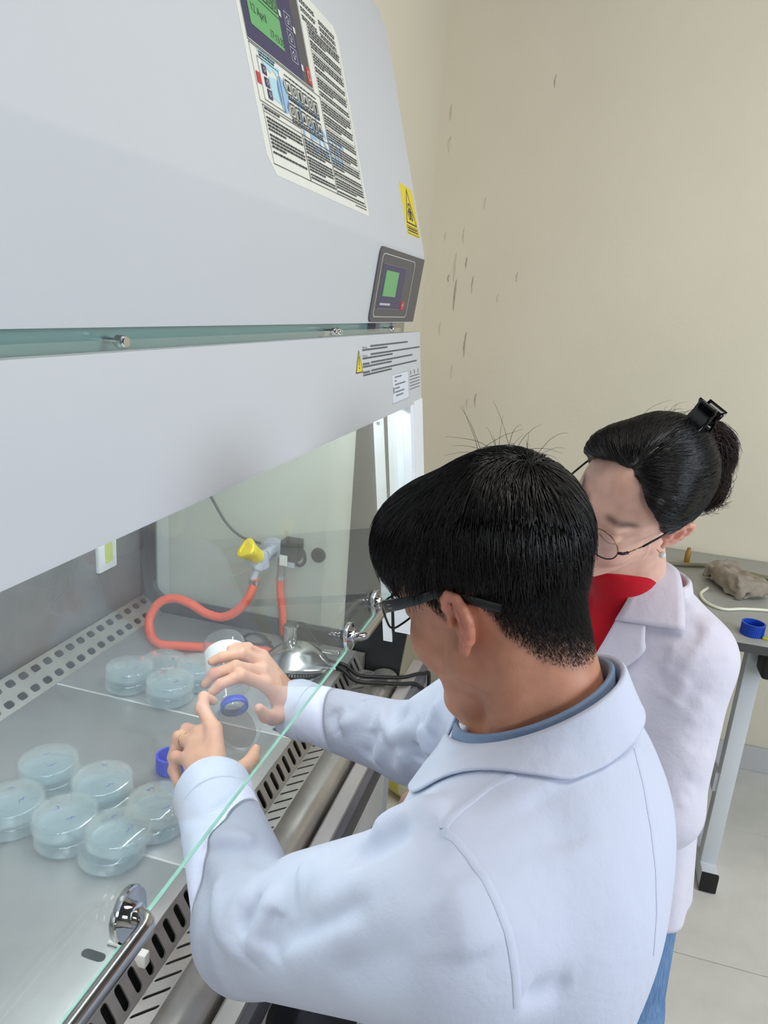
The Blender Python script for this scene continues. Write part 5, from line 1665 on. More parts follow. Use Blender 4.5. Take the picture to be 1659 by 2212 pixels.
# coat
V2, F2 = sdf_mesh(man_coat, (0.40, -0.25, 0.55), (1.2, 0.56, 1.32), 0.0031)
coat = mesh_obj('lab_coat', V2, F2, 'coat_white', man, smooth=True)

# sewn seams of the coat: narrow raised bands lying on the cloth
for pl in M_SEAMS:
    P_ = np.array(spline([Vector(q) for q in pl], 4)); P_ = onto(man_coat, P_, 0.0, 4).astype(float)
    for _ in range(3): P_[1:-1] = 0.5 * P_[1:-1] + 0.25 * (P_[:-2] + P_[2:])
    n_ = grad(man_coat, P_.astype(F), 0.006); t_ = np.gradient(P_, axis=0); t_ /= np.linalg.norm(t_, axis=1, keepdims=True)
    s_ = np.cross(n_, t_); wd = 0.0036
    rows = [[P_[i] + s_[i] * a_ * wd + n_[i] * b2 for a_, b2 in ((-1, -0.002), (-1, 0.0004), (-0.8, 0.0008), (0.8, 0.0008), (1, 0.0004), (1, -0.002))] for i in range(len(P_))]
    V_, F_ = loft(rows)
    mesh_obj('seam', V_, F_[:, ::-1], 'coat_white', man, autos=35)

# collar of the coat, folded over, and the blue shirt collar inside it
def ring_pt(th, k=1.0, c=(0.700, 0.012, 1.222)):
    vb = np.array([-0.006, -0.078, 0.050]); vl = np.array([-0.084, 0.004, 0.004])
    return np.array(c) + k * (math.cos(th) * vb + math.sin(th) * vl)


def ring_out(th):
    o = ring_pt(th) - np.array((0.700, 0.012, 1.222)); o[2] *= 0.35
    return unit(o)


CU = np.array([0.02, 0.05, 1.0])
rows = []
for k in range(73):
    th = math.radians(-158 + 316 * k / 72); fr = abs(th) / math.radians(158)
    R0 = ring_pt(th); o = ring_out(th)
    fall = 0.046 + 0.016 * max(0, fr - 0.55) / 0.45
    row = [R0 - CU * 0.030 + o * 0.004, R0 - CU * 0.014 + o * 0.003, R0 - CU * 0.003 + o * 0.003, R0 + CU * 0.0015 + o * 0.0055, R0 - CU * 0.002 + o * 0.0095, R0 - CU * 0.012 + o * 0.014, R0 - CU * (fall * 0.6) + o * 0.021, R0 - CU * fall + o * 0.030, R0 - CU * (fall + 0.002) + o * 0.0315]
    rows.append(row)
Vc, Fc_ = loft(rows)
for _ in range(3):      # let the fall rest on the shoulders
    v = man_coat(Vc.astype(F)); m_ = (v < 0.005) & (np.arange(len(Vc)) % 9 >= 5)
    if m_.any(): Vc[m_] += ((0.005 - v)[:, None] * grad(man_coat, Vc.astype(F), 0.006))[m_]
Vc, Fc_ = thick(Vc, Fc_[:, ::-1], 0.0028)
mesh_obj('collar', Vc, Fc_, 'coat_white', man, smooth=True)
rows = []
for k in range(73):
    th = math.radians(-165 + 330 * k / 72)
    R0 = ring_pt(th, 0.90) + CU * 0.003; o = ring_out(th)
    rows.append([R0 - CU * 0.035, R0 - CU * 0.010, R0, R0 + CU * 0.0025 + o * 0.003, R0 + o * 0.006, R0 - CU * 0.012 + o * 0.0075, R0 - CU * 0.028 + o * 0.0085])
Vc, Fc_ = loft(rows)
Vc, Fc_ = thick(Vc, Fc_[:, ::-1], 0.0016)
mesh_obj('shirt_collar', Vc, Fc_, 'shirt_blue', man, smooth=True)

# cuffs: the turned double hem at each wrist
def cuff(wr, el, r, length, name='cuff', m='coat_white', parent=man):
    ax = unit(wr - el); u = unit(np.cross(ax, (0, 0, 1))); w = np.cross(ax, u)
    end = wr + ax * 0.0115
    rows = []
    for (t, rr_) in ((-length, r + 0.0), (-length, r + 0.0035), (-length + 0.002, r + 0.0042), (-0.002, r + 0.0038), (0.0, r + 0.003), (0.0, r - 0.0005), (-0.02, r - 0.002)):
        rows.append([end + ax * t + (u * math.cos(a) + w * math.sin(a)) * (rr_ + 0.0012 * math.sin(3 * a + 1)) for a in np.linspace(0, 2 * math.pi, 49)[:-1]])
    V_, F_ = loft(rows, closed=True)
    return mesh_obj(name, V_, F_[:, ::-1], m, parent, smooth=True)
cuff(M_wrL, M_elL, 0.0495, 0.052)
cuff(M_wrR, M_elR, 0.0455, 0.046)
V3, F3 = sdf_mesh(man_hip, (0.38, -0.14, 0.08), (0.94, 0.36, 0.80), 0.006)
mesh_obj('trousers', V3, F3, 'trousers', man, smooth=True)
for sx in (-1, 1):
    ax_, ay_ = 0.66 + 0.16 * sx, 0.14
    fs = lambda P: smin(rcone(P, (ax_, ay_ - 0.03, 0.115), (ax_, ay_ + 0.15, 0.095), 0.042, 0.036), rbox(P, (ax_, ay_ + 0.06, 0.082), (0.046, 0.14, 0.014), 0.012), 0.01)
    Vs, Fs = sdf_mesh(fs, (ax_ - 0.08, ay_ - 0.12, 0.05), (ax_ + 0.08, ay_ + 0.24, 0.18), 0.006)
    mesh_obj('shoe', Vs, Fs, 'frame_black', man, smooth=True)

# hair
def man_cap(P):
    Q = (P - A3(M_T)) @ M_R.astype(F)
    return man_cap_h(Q)


def man_cap_h(Q):
    d = ellip(Q, (0, -0.012, 0.045), (0.0755, 0.094, 0.088))
    d = smin(d, ellip(Q, (0, 0.028, 0.035), (0.066, 0.066, 0.072)), 0.02)
    th = np.interp(Q[:, 2], [-0.04, 0.0, 0.03, 0.06, 0.10, 0.14], [0.0, 0.0015, 0.0045, 0.0105, 0.0145, 0.0150])
    d = d - th.astype(F)
    d = smin(d, ellip(Q, (0.0, 0.052, 0.092), (0.070, 0.046, 0.044)), 0.03)        # fringe
    d = smin(d, ellip(Q, (0.0, -0.052, 0.076), (0.066, 0.052, 0.062)), 0.04)       # crown
    return d


def man_cap_cut(P):
    Q = (P - A3(M_T)) @ M_R.astype(F)
    d = man_cap_h(Q) + F(0.002)
    low = np.interp(np.degrees(np.arctan2(np.abs(Q[:, 0]), Q[:, 1])), [0, 45, 62, 90, 130, 180], [0.074, 0.070, 0.068, 0.064, 0.044, 0.030]) - Q[:, 2]
    return smax(d, low.astype(F), 0.006)


Vh, Fh = sdf_mesh(man_cap_cut, (0.56, -0.10, 1.25), (0.90, 0.24, 1.52), 0.004)
parts_V = [Vh]; parts_F = [Fh]
HDOWN = -M_R[:, 2] * 0.5 + np.array([0, 0, -0.5])
whorl = M_h((0.0, -0.080, 0.118))
pr = scatter(None, Vh, Fh, 24000, 3)
Qp = (pr - M_T) @ M_R
pr = pr[(Qp[:, 2] > 0.026) & (np.abs(man_cap(pr.astype(F))) < 0.005)][:12500]
Qp = (pr - M_T) @ M_R
g0 = grad(man_cap, pr.astype(F), 0.004)
dw = pr - whorl; dw -= (dw * g0).sum(1, keepdims=True) * g0; dw /= np.linalg.norm(dw, axis=1, keepdims=True) + 1e-6
sw = np.cross(g0, dw)
d0 = dw + 0.35 * sw + 0.10 * rng.normal(size=pr.shape)
clump = np.stack([vnoise(pr.astype(F), 60, s_) for s_ in (1, 2, 3)], 1)
d0 = d0 + 0.40 * clump + 0.10 * g0
d0 /= np.linalg.norm(d0, axis=1, keepdims=True)
rw = np.linalg.norm(pr - whorl, axis=1)
stp = rng.uniform(0.0030, 0.0110, len(pr)) * np.where(rw < 0.04, rng.uniform(0.25, 1.0, len(pr)), 1.0)
stp *= np.where(Qp[:, 1] > 0.065, 1.35, np.where(Qp[:, 2] < 0.075, 0.55, 1.0))
pth = grow(man_cap, pr, d0, 6, stp, -0.001 + 0.0035 * rng.random(len(pr)), HDOWN, 0.8, 0.10, 0.05, 5)
Va, Fa = strands(pth, 0.00062, 0.00018)
parts_F.append(Fa + len(Vh)); parts_V.append(Va)
nacc = len(Vh) + len(Va)
# stray hairs standing off the crown
sp = M_h((0, 0, 0)) + (np.stack([rng.normal(0.0, 0.030, 46), rng.normal(-0.075, 0.026, 46), np.full(46, 0.15)], 1)) @ M_R.T
sp = onto(man_cap, sp, 0.0, 5)
gs = grad(man_cap, sp, 0.004)
ds = gs * rng.uniform(0.05, 0.4, (46, 1)) + 0.6 * rng.normal(size=sp.shape)
ds /= np.linalg.norm(ds, axis=1, keepdims=True)
pts = grow(man_cap, sp, ds, 8, rng.uniform(0.002, 0.0075, 46), 0.001, HDOWN, 0.0, 0.10, 0.06, 6)
Va, Fa = strands(pts, 0.00030, 0.00010)
parts_F.append(Fa + nacc); parts_V.append(Va); nacc += len(Va)
# the short faded sides and nape
sk = scatter(None, V1, F1[(np.linalg.norm(V1[F1[:, 0]] - M_T, axis=1) < 0.17)], 200000, 9)
Qs = (sk - M_T) @ M_R
hl = hairline(Qs, MAN_LINE)
ab = Qs[:, 2] - hl
isear = ((np.abs(Qs[:, 0]) > 0.079) & (Qs[:, 2] < 0.05) & (Qs[:, 1] > -0.05)) | ((np.abs(Qs[:, 0]) > 0.060) & (Qs[:, 2] < 0.040) & (Qs[:, 1] > -0.034) & (Qs[:, 1] < 0.010))
keep = (ab > -0.004 + 0.006 * rng.random(len(sk))) & (Qs[:, 2] < 0.085) & (~isear) & (rng.random(len(sk)) < np.clip(0.5 + ab / 0.05, 0, 1)) & (np.linalg.norm(Qs, axis=1) < 0.16) & (eval_chunks(man_cap, sk.astype(F)) > -0.0105)
sk = sk[keep][:52000]; ab = ab[keep][:52000]; Qs = Qs[keep][:52000]
gk = grad(man_skin, sk.astype(F), 0.003)
dk = HDOWN + 0.55 * gk - 0.25 * M_R[:, 1] + 0.15 * rng.normal(size=sk.shape)
dk /= np.linalg.norm(dk, axis=1, keepdims=True)
ln = np.clip(0.0016 + ab * 0.10, 0.0016, 0.010) * rng.uniform(0.7, 1.2, len(sk))
pk = np.stack([sk, sk + dk * (ln * 0.5)[:, None], sk + (dk + 0.25 * HDOWN) * ln[:, None]], 1)
Va, Fa = strands(pk, 0.00019, 0.00010)
parts_F.append(Fa + nacc); parts_V.append(Va); nacc += len(Va)
mesh_obj('hair', np.concatenate(parts_V), np.concatenate(parts_F), 'hair_black', man, smooth=True)

# glasses of the seated person
gl = thing('eyeglasses', M_h((0, 0.09, 0.02)), 'black rectangular eyeglasses worn by the person pouring', 'eyeglasses')


def bar(pts, hw, hh, up, name, m, parent):
    """flat bar along points, half thickness hw, half height hh"""
    pts = [np.asarray(p, float) for p in pts]; rows = []
    for i, p in enumerate(pts):
        t = unit(pts[min(i + 1, len(pts) - 1)] - pts[max(i - 1, 0)])
        u = unit(np.asarray(up) - (np.asarray(up) @ t) * t); s_ = np.cross(t, u)
        a_ = hw[i] if np.ndim(hw) else hw; b_ = hh[i] if np.ndim(hh) else hh
        rows.append([p + s_ * a_ * x + u * b_ * y for x, y in ((-1, -0.7), (-0.7, -1), (0.7, -1), (1, -0.7), (1, 0.7), (0.7, 1), (-0.7, 1), (-1, 0.7))])
    V_, F_ = loft(rows, closed=True)
    F_ = [tuple(q) for q in F_.tolist()] + [tuple(range(7, -1, -1)), tuple((len(pts) - 1) * 8 + k for k in range(8))]
    return mesh_obj(name, V_, F_, m, parent, autos=40)


UPH = M_R[:, 2]
for sd in (1, -1):
    bar([M_h(p) for p in ((0.0655 * sd, 0.092, 0.030), (0.0705 * sd, 0.084, 0.031), (0.0755 * sd, 0.060, 0.033), (0.0800 * sd, 0.030, 0.036), (0.0825 * sd, 0.004, 0.0395), (0.0830 * sd, -0.012, 0.0385), (0.0815 * sd, -0.036, 0.029), (0.0775 * sd, -0.062, 0.017))],
        [0.0022, 0.0026, 0.0022, 0.0018, 0.0016, 0.0016, 0.0020, 0.0018], [0.0062, 0.0066, 0.0058, 0.0048, 0.0040, 0.0038, 0.0044, 0.0040], UPH, 'temple', 'frame_black', gl)
    lens = []
    for k in range(24):
        a = 2 * math.pi * k / 24; ca, sa = math.cos(a), math.sin(a)
        x = 0.0255 * math.copysign(abs(ca) ** 0.55, ca); z = 0.0165 * math.copysign(abs(sa) ** 0.55, sa)
        X_ = 0.036 * sd + x
        lens.append((X_, 0.106 - 2.6 * X_ * X_ * 0.55, 0.016 + z))
    b_ = MB(); b_.tube([M_h(p) for p in lens + lens[:2]], 0.0012, 6, cap=False); b_.build('rim', 'frame_black', gl, smooth=True)
    b_ = MB(); b_.add([M_h(p) for p in lens] + [M_h((0.036 * sd, 0.1065, 0.016))], [(k, (k + 1) % 24, 24) for k in range(24)]); b_.build('lens', 'lens', gl, smooth=True)
b_ = MB(); b_.tube([M_h(p) for p in ((0.0115, 0.1055, 0.024), (0.0, 0.1085, 0.027), (-0.0115, 0.1055, 0.024))], 0.0015, 8); b_.build('bridge', 'frame_black', gl, smooth=True)
bm_ = MB()
for k in range(2):
    p0 = M_h((0.0745, 0.078 - 0.0, 0.0335 - 0.004 * k)); p1 = M_h((0.0765, 0.056, 0.0350 - 0.004 * k))
    bm_.tube([p0, p1], 0.00045, 5)
bm_.build('temple_line', 'steel', gl)

# ring on the ring finger
a0 = np.array(M_HL['ring'][0]); a1 = np.array(M_HL['ring'][1]); ra = unit(a1 - a0)
rg_ = MB().lathe([(0.0104, -0.0013), (0.0116, -0.0013), (0.0119, 0.0), (0.0116, 0.0013), (0.0104, 0.0013)], a0 + (a1 - a0) * 0.55, ra, 28, closed=True).build('ring', 'gold', None, smooth=True)
tag(rg_, 'thin gold ring on the left hand of the person pouring', 'ring')

# bottle in the right hand
mat('paper', (226, 226, 226), 0.7)
glass_mat('agar_liquid', (0.86, 0.81, 0.79, 1), haze=0.06, haze_col=(0.45, 0.38, 0.36, 1))
bt = thing('glass_bottle', M_BOT0, 'clear glass bottle with blue pouring ring held in the right hand', 'bottle')
BA = Vector(M_BOTA); B0 = Vector(M_BOT0)
MB().lathe([(0.0172, 0.0), (0.0178, 0.001), (0.0178, 0.024), (0.0200, 0.030), (0.0300, 0.040), (0.0362, 0.052), (0.0372, 0.060), (0.0372, 0.140), (0.034, 0.148), (0.026, 0.150), (0.0001, 0.149)], B0, BA, 36).build('glass_body', 'bottle_glass', bt, autos=50)
MB().lathe([(0.0182, 0.004), (0.0222, 0.004), (0.0228, 0.006), (0.0228, 0.013), (0.0215, 0.015), (0.0182, 0.015)], B0, BA, 36, closed=True).build('pouring_ring', 'cap_blue', bt, autos=40)
MB().lathe([(0.0376, 0.072), (0.0379, 0.072), (0.0379, 0.120), (0.0376, 0.120)], B0, BA, 36, closed=True).build('paper_label', 'paper', bt, autos=40)

# dish held in the left hand
DN = Vector(unit((-0.2, -0.636, 0.744))); DC = Vector((0.958, 0.468, 0.927)) - DN * 0.012
dd = thing('petri_dish', DC, 'open glass petri dish tilted in the left hand under the bottle mouth', 'petri dish')
MB().lathe([(0.0001, 0.0), (0.0385, 0.0), (0.0403, 0.001), (0.0408, 0.003), (0.0408, 0.0175), (0.0400, 0.0185), (0.0390, 0.0175), (0.0390, 0.0035), (0.037, 0.0022), (0.0001, 0.0022)], DC, DN, 40).build('dish_base', 'dish_glass', dd, autos=50)
MB().lathe([(0.0001, 0.0028), (0.0385, 0.0028), (0.0385, 0.006), (0.0001, 0.006)], DC, DN, 40).build('poured_medium', 'agar_liquid', dd, autos=50)

# stool under the seated person
st = thing('lab_stool', (0.66, 0.0, 0.0), 'black round lab stool with a foot ring under the seated person', 'stool')
mat('stool_black', (20, 20, 22), 0.45)
MB().lathe([(0.0001, 0.0), (0.15, 0.0), (0.165, 0.012), (0.168, 0.03), (0.15, 0.045), (0.0001, 0.05)], (0.66, -0.02, 0.535), (0, 0, 1), 36).build('seat', 'stool_black', st, autos=50)
MB().lathe([(0.028, 0.08), (0.028, 0.30), (0.019, 0.30), (0.019, 0.54)], (0.66, -0.02, 0.0), (0, 0, 1), 20).build('post', 'chrome', st, autos=40)
MB().tube([(0.66 + 0.21 * math.cos(a), -0.02 + 0.21 * math.sin(a), 0.20) for a in np.linspace(0, 2 * math.pi, 41)], 0.009, 8, cap=False).build('foot_ring', 'chrome', st, smooth=True)
for k in range(5):
    a = 2 * math.pi * k / 5 + 0.3
    d_ = Vector((math.cos(a), math.sin(a), 0)); s_ = Vector((-d_.y, d_.x, 0))
    lg = MB().obox(Vector((0.66, -0.02, 0.085)) + d_ * 0.14, d_ * 0.14, s_ * 0.018, Vector((0, 0, 0.012)), bev=0.004).build('base_arm', 'stool_black', st, autos=40)
    MB().lathe([(0.0001, -0.011), (0.022, -0.011), (0.025, -0.006), (0.025, 0.006), (0.022, 0.011), (0.0001, 0.011)], Vector((0.66, -0.02, 0.0255)) + d_ * 0.27, s_, 20).build('castor', 'stool_black', lg, autos=40)

# ------------------------------------------------------------------ the standing person behind: shapes
W_T = np.array([1.100, -0.078, 1.346])
W_R = frame_of((-0.755, 0.585, -0.29), (-0.515, -0.26, 0.817))


def W_h(p): return W_T + W_R @ np.asarray(p, float)


W_N = np.array([1.190, -0.125, 1.195])
W_TR = frame_of((-0.78, 0.62, 0.0), (0, 0, 1))
W_shL = np.array([1.122, -0.205, 1.112]); W_elL = np.array([1.068, -0.198, 0.885]); W_wrL = np.array([0.985, -0.030, 0.800])
W_shR = np.array([1.290, -0.010, 1.115]); W_elR = np.array([1.310, 0.060, 0.890]); W_wrR = np.array([1.190, 0.150, 0.780])


def rel_hand(wrist, fwd, dorsal, side, curl=1.0):
    """joints of a relaxed hand; side +1 thumb towards fwd x dorsal"""
    f = unit(fwd); n = np.asarray(dorsal, float); n = unit(n - (n @ f) * f); t = np.cross(f, n) * side
    w = np.asarray(wrist, float); H = {}
    for nm, (tx, fy, ln) in dict(index=(0.027, 0.080, (0.040, 0.024, 0.020)), middle=(0.009, 0.084, (0.043, 0.027, 0.021)), ring=(-0.010, 0.080, (0.040, 0.025, 0.020)), pinky=(-0.027, 0.072, (0.031, 0.019, 0.018))).items():
        p = w + t * tx + f * fy; pts = [tuple(p)]; a = 0.25 * curl
        for l_ in ln:
            p = p + (f * math.cos(a) - n * math.sin(a)) * l_; pts.append(tuple(p)); a += 0.42 * curl
        H[nm] = pts
    H['thumb'] = [tuple(w + t * q[0] + f * q[1] + n * q[2]) for q in ((0.022, 0.015, -0.006), (0.042, 0.045, -0.016), (0.048, 0.072, -0.022), (0.046, 0.095, -0.026))]
    return H


W_HL = rel_hand(W_wrL + unit(W_wrL - W_elL) * 0.02, W_wrL - W_elL, (-0.3, -0.2, 0.9), 1)
W_HR = rel_hand(W_wrR + unit(W_wrR - W_elR) * 0.02, W_wrR - W_elR, (-0.2, 0.2, 0.9), -1)


def woman_head(P):
    Q = (P - A3(W_T)) @ W_R.astype(F)
    d = head_sdf(Q, True)
    nk = rcone(P, W_h((0, -0.026, -0.030)), W_N + np.array([0, 0.005, -0.03]), 0.046, 0.052)
    nk = smin(nk, rcone(P, W_h((0, 0.024, -0.066)), W_N + W_TR @ np.array([0, 0.020, -0.03]), 0.028, 0.03), 0.02)
    return smin(d, nk, 0.02)


def woman_torso(P):
    q = (P - A3((1.195, -0.118, 0))) @ W_TR.astype(F)
    d = ellip(q, (0, 0.008, 1.04), (0.150, 0.112, 0.16))
    d = smin(d, ellip(q, (0, 0.0, 0.88), (0.140, 0.110, 0.17)), 0.06)
    d = smin(d, chain(P, [W_shL, W_N + np.array([0.0, 0.0, -0.045]), W_shR], [0.056, 0.060, 0.056]), 0.04)
    for s_, k in ((W_shL, 1), (W_shR, -1)):
        d = smin(d, rcone(P, W_N + W_TR @ np.array([0.030 * k, -0.004, -0.012]), s_ + np.array([0, 0, 0.012]), 0.030, 0.042), 0.04)
    return d


def woman_skirt(P):
    q = (P - A3((1.185, -0.125, 0))) @ W_TR.astype(F)
    t = np.clip((0.95 - q[:, 2]) / 0.30, 0, 1)
    a = np.arctan2(q[:, 1], q[:, 0])
    wv = 0.006 * np.sin(7 * a + 1.0) * t + 0.004 * np.sin(13 * a) * t
    rx = 0.146 + 0.036 * t + wv; ry = 0.116 + 0.036 * t + wv
    k = np.sqrt((q[:, 0] / rx) ** 2 + (q[:, 1] / ry) ** 2)
    d = (k - 1) * np.minimum(rx, ry)
    d = np.maximum(d, np.maximum(0.672 - q[:, 2], q[:, 2] - 0.96))
    return d.astype(F) * F(0.9)


WOMAN_FOLDS = []


def woman_coat(P):
    d = woman_torso(P) - F(0.006)
    d = smin(d, woman_skirt(P), 0.03)
    axL = unit(W_wrL - W_elL); axR = unit(W_wrR - W_elR)
    sl = chain(P, [W_shL, W_elL, W_wrL, W_wrL + axL * 0.05], [0.066, 0.060, 0.046, 0.046], 0.02)
    sl = smax(cut_end(P, sl, W_wrL + axL * 0.01, axL), -rcone(P, W_wrL - axL * 0.03, W_wrL + axL * 0.1, 0.036, 0.042), 0.004)
    sr = chain(P, [W_shR, W_elR, W_wrR, W_wrR + axR * 0.05], [0.064, 0.056, 0.046, 0.046], 0.02)
    sr = smax(cut_end(P, sr, W_wrR + axR * 0.01, axR), -rcone(P, W_wrR - axR * 0.03, W_wrR + axR * 0.1, 0.036, 0.042), 0.004)
    d = smin(d, sl, 0.022); d = smin(d, sr, 0.022)
    d = folds(P, d, WOMAN_FOLDS)
    # open front: a wedge between the lapels, and the neck hole
    q = (P - A3(W_N)) @ W_TR.astype(F)
    half = np.clip(0.010 + (q[:, 2] + 0.30) * 0.165, 0.004, 0.056)
    wedge = np.maximum(np.abs(q[:, 0]) - half, 0.02 - q[:, 1])
    d = smax(d, -wedge.astype(F), 0.006)
    d = smax(d, -rcone(P, W_N + np.array([0, 0, -0.02]), W_N + np.array([-0.05, 0.01, 0.12]), 0.058, 0.09), 0.006)
    return d


def woman_sweater(P):
    d = woman_torso(P) + F(0.006)
    n0 = W_N + np.array([0, 0, -0.06]); n1 = W_N + (W_h((0, 0.022, -0.075)) - W_N) * 0.50
    d = smin(d, rcone(P, n0, n1, 0.066, 0.0530), 0.02)
    d = smax(d, (P - A3(n1 + np.array([0, 0, 0.002]))) @ A3(unit((-0.12, -0.06, 0.98))), 0.006)
    d = smax(d, 0.78 - P[:, 2], 0.004)
    return d


def woman_legs(P):
    d = rcone(P, (1.15, -0.165, 0.84), (1.215, -0.085, 0.84), 0.085, 0.085)
    for sx, kn, an in ((1, (1.090, -0.208, 0.46), (1.115, -0.215, 0.09)), (-1, (1.235, -0.04, 0.46), (1.25, -0.05, 0.09))):
        hip = W_TR @ np.array([0.078 * sx, 0.0, 0.0]) + np.array([1.185, -0.125, 0.82])
        d = smin(d, chain(P, [hip, kn, an], [0.080, 0.064, 0.054], 0.02), 0.03)
    return smax(d, 0.07 - P[:, 2], 0.003)

WOMAN_FOLDS += [
    ([(1.1098,-0.2055,1.1894),(1.0991,-0.2084,1.1842),(1.0893,-0.2113,1.1788),(1.0806,-0.2144,1.173),(1.0718,-0.21,1.1659),(1.0648,-0.2059,1.1582),(1.0591,-0.2021,1.15),(1.055,-0.1962,1.1409),(1.0523,-0.1905,1.1311),(1.0514,-0.1851,1.1205),(1.0509,-0.1798,1.1104),(1.0509,-0.1746,1.1),(1.0513,-0.1693,1.0893)], 0.0048, 0.0121),
    ([(1.0931,-0.1978,1.1821),(1.0868,-0.1994,1.1785),(1.0813,-0.2012,1.1745),(1.0762,-0.203,1.1704),(1.0708,-0.1991,1.1652),(1.0659,-0.1953,1.1597),(1.0623,-0.1918,1.1538)], -0.0036, 0.0108),
    ([(1.0539,-0.1879,1.1348),(1.0525,-0.1836,1.1246),(1.0516,-0.1794,1.1142),(1.0512,-0.1753,1.1035),(1.0513,-0.1714,1.0951),(1.0515,-0.1675,1.0865),(1.0517,-0.1636,1.0779)], -0.0036, 0.0121),
    ([(1.1294,-0.178,1.2051),(1.1266,-0.1825,1.2025),(1.1238,-0.1871,1.1999),(1.121,-0.1917,1.1973),(1.1175,-0.1948,1.195),(1.114,-0.1978,1.1928),(1.1103,-0.2008,1.1906)], 0.003, 0.0095),
    ([(1.1193,-0.2282,1.1839),(1.1061,-0.2245,1.1827),(1.0966,-0.2216,1.1801),(1.0897,-0.219,1.1776),(1.0841,-0.2167,1.1747),(1.0787,-0.2145,1.1716)], 0.0036, 0.0108),
    ([(1.0539,-0.1998,1.1387),(1.0548,-0.2061,1.1411),(1.0566,-0.2127,1.1431),(1.0587,-0.2192,1.145),(1.061,-0.2256,1.1462),(1.064,-0.232,1.1471),(1.0681,-0.2387,1.1476),(1.0717,-0.244,1.1478),(1.0765,-0.2496,1.1474),(1.0823,-0.2554,1.1467)], 0.0018, 0.0068),
    ([(1.052,-0.2006,1.1332),(1.0528,-0.2069,1.1356),(1.0545,-0.2134,1.1377),(1.0565,-0.2199,1.1396),(1.0587,-0.2262,1.1408),(1.0616,-0.2326,1.1418),(1.0656,-0.2393,1.1423),(1.0685,-0.2439,1.1424),(1.0723,-0.2487,1.1421),(1.0765,-0.2536,1.1416)], -0.0018, 0.0068),
    ([(1.0492,-0.1981,1.117),(1.0483,-0.1947,1.1093),(1.0478,-0.1914,1.1014),(1.0474,-0.1881,1.0933),(1.0471,-0.1847,1.0839),(1.0468,-0.1811,1.0744),(1.0465,-0.1776,1.0649)], 0.0042, 0.0135),
    ([(1.049,-0.2114,1.1126),(1.048,-0.2095,1.1053),(1.0472,-0.2075,1.0978),(1.0464,-0.2056,1.0903),(1.0456,-0.2017,1.0824),(1.0448,-0.1978,1.0743),(1.044,-0.1938,1.0662)], -0.003, 0.0135),
    ([(1.0515,-0.2278,1.0927),(1.0496,-0.2239,1.084),(1.0477,-0.22,1.0754),(1.0457,-0.2161,1.0668),(1.0435,-0.2118,1.0594),(1.0417,-0.2077,1.0518),(1.04,-0.2036,1.0442)], 0.0036, 0.0149),
    ([(1.058,-0.2463,1.0479),(1.0526,-0.2418,1.0397),(1.0481,-0.2375,1.0311),(1.0439,-0.2333,1.0223),(1.0396,-0.2276,1.0158),(1.0361,-0.2221,1.0088),(1.0331,-0.2167,1.0016)], -0.003, 0.0162),
    ([(1.0719,-0.1734,1.1589),(1.0672,-0.1717,1.1513),(1.0632,-0.1701,1.1434),(1.0601,-0.1687,1.1351),(1.0576,-0.1673,1.1248),(1.0558,-0.1659,1.1142),(1.0545,-0.1647,1.1033)], 0.0036, 0.0108),
    ([(1.0711,-0.1624,1.1511),(1.0675,-0.1612,1.1438),(1.0645,-0.1601,1.1363),(1.0621,-0.1591,1.1284),(1.0604,-0.1578,1.1202),(1.059,-0.1565,1.1118),(1.0579,-0.1552,1.1033)], -0.003, 0.0108),
    ([(1.0514,-0.2468,1.0056),(1.0447,-0.241,0.9979),(1.039,-0.2354,0.9897),(1.0339,-0.23,0.9812),(1.0309,-0.2251,0.9767),(1.0282,-0.2203,0.972),(1.0259,-0.2156,0.967)], 0.0036, 0.0135),
    ([(1.0296,-0.2313,0.9529),(1.0262,-0.2278,0.9465),(1.023,-0.2244,0.9398),(1.0196,-0.2209,0.9333),(1.0173,-0.2174,0.93),(1.0148,-0.2139,0.9269),(1.0128,-0.2104,0.9233)], 0.003, 0.0135),
    ([(1.0407,-0.2433,0.9645),(1.0365,-0.2397,0.9584),(1.0324,-0.236,0.9523),(1.029,-0.2325,0.9458),(1.0246,-0.2261,0.9431),(1.0213,-0.2199,0.9398),(1.018,-0.2138,0.9364)], -0.003, 0.0121),
]
W_COL_IN = [(1.1617, -0.1264, 1.2364), (1.1367, -0.1165, 1.2218), (1.1099, -0.1013, 1.1908), (1.0944, -0.0888, 1.1641)]
W_COL_OUT = [(1.1849, -0.1541, 1.2381), (1.1611, -0.1725, 1.2308), (1.1101, -0.18, 1.2054), (1.0721, -0.1841, 1.1743)]
W_LAP_IN = [(1.0952, -0.0886, 1.1653), (1.0841, -0.0767, 1.1354), (1.0778, -0.0669, 1.1092), (1.0726, -0.0639, 1.0837)]
W_LAP_OUT = [(1.0832, -0.13, 1.1708), (1.0716, -0.1311, 1.152), (1.0628, -0.1318, 1.1329), (1.0594, -0.1017, 1.0969)]

# ------------------------------------------------------------------ the standing person behind: build
skin_mat('skin_woman')
hair_mat('hair_dark', (24, 21, 20), 0.34)
hair_mat('hair_brown', (44, 27, 25), 0.45)
cloth_mat('coat_white_thin', (212, 209, 222), tint=0.012, bump=0.3)
cloth_mat('sweater_red', (186, 16, 34), weave=600, tint=0.08, bump=0.1)
mat('parting_skin', (92, 70, 64), 0.6)
mat('pearl', (232, 230, 226), 0.15, sss=0.2)
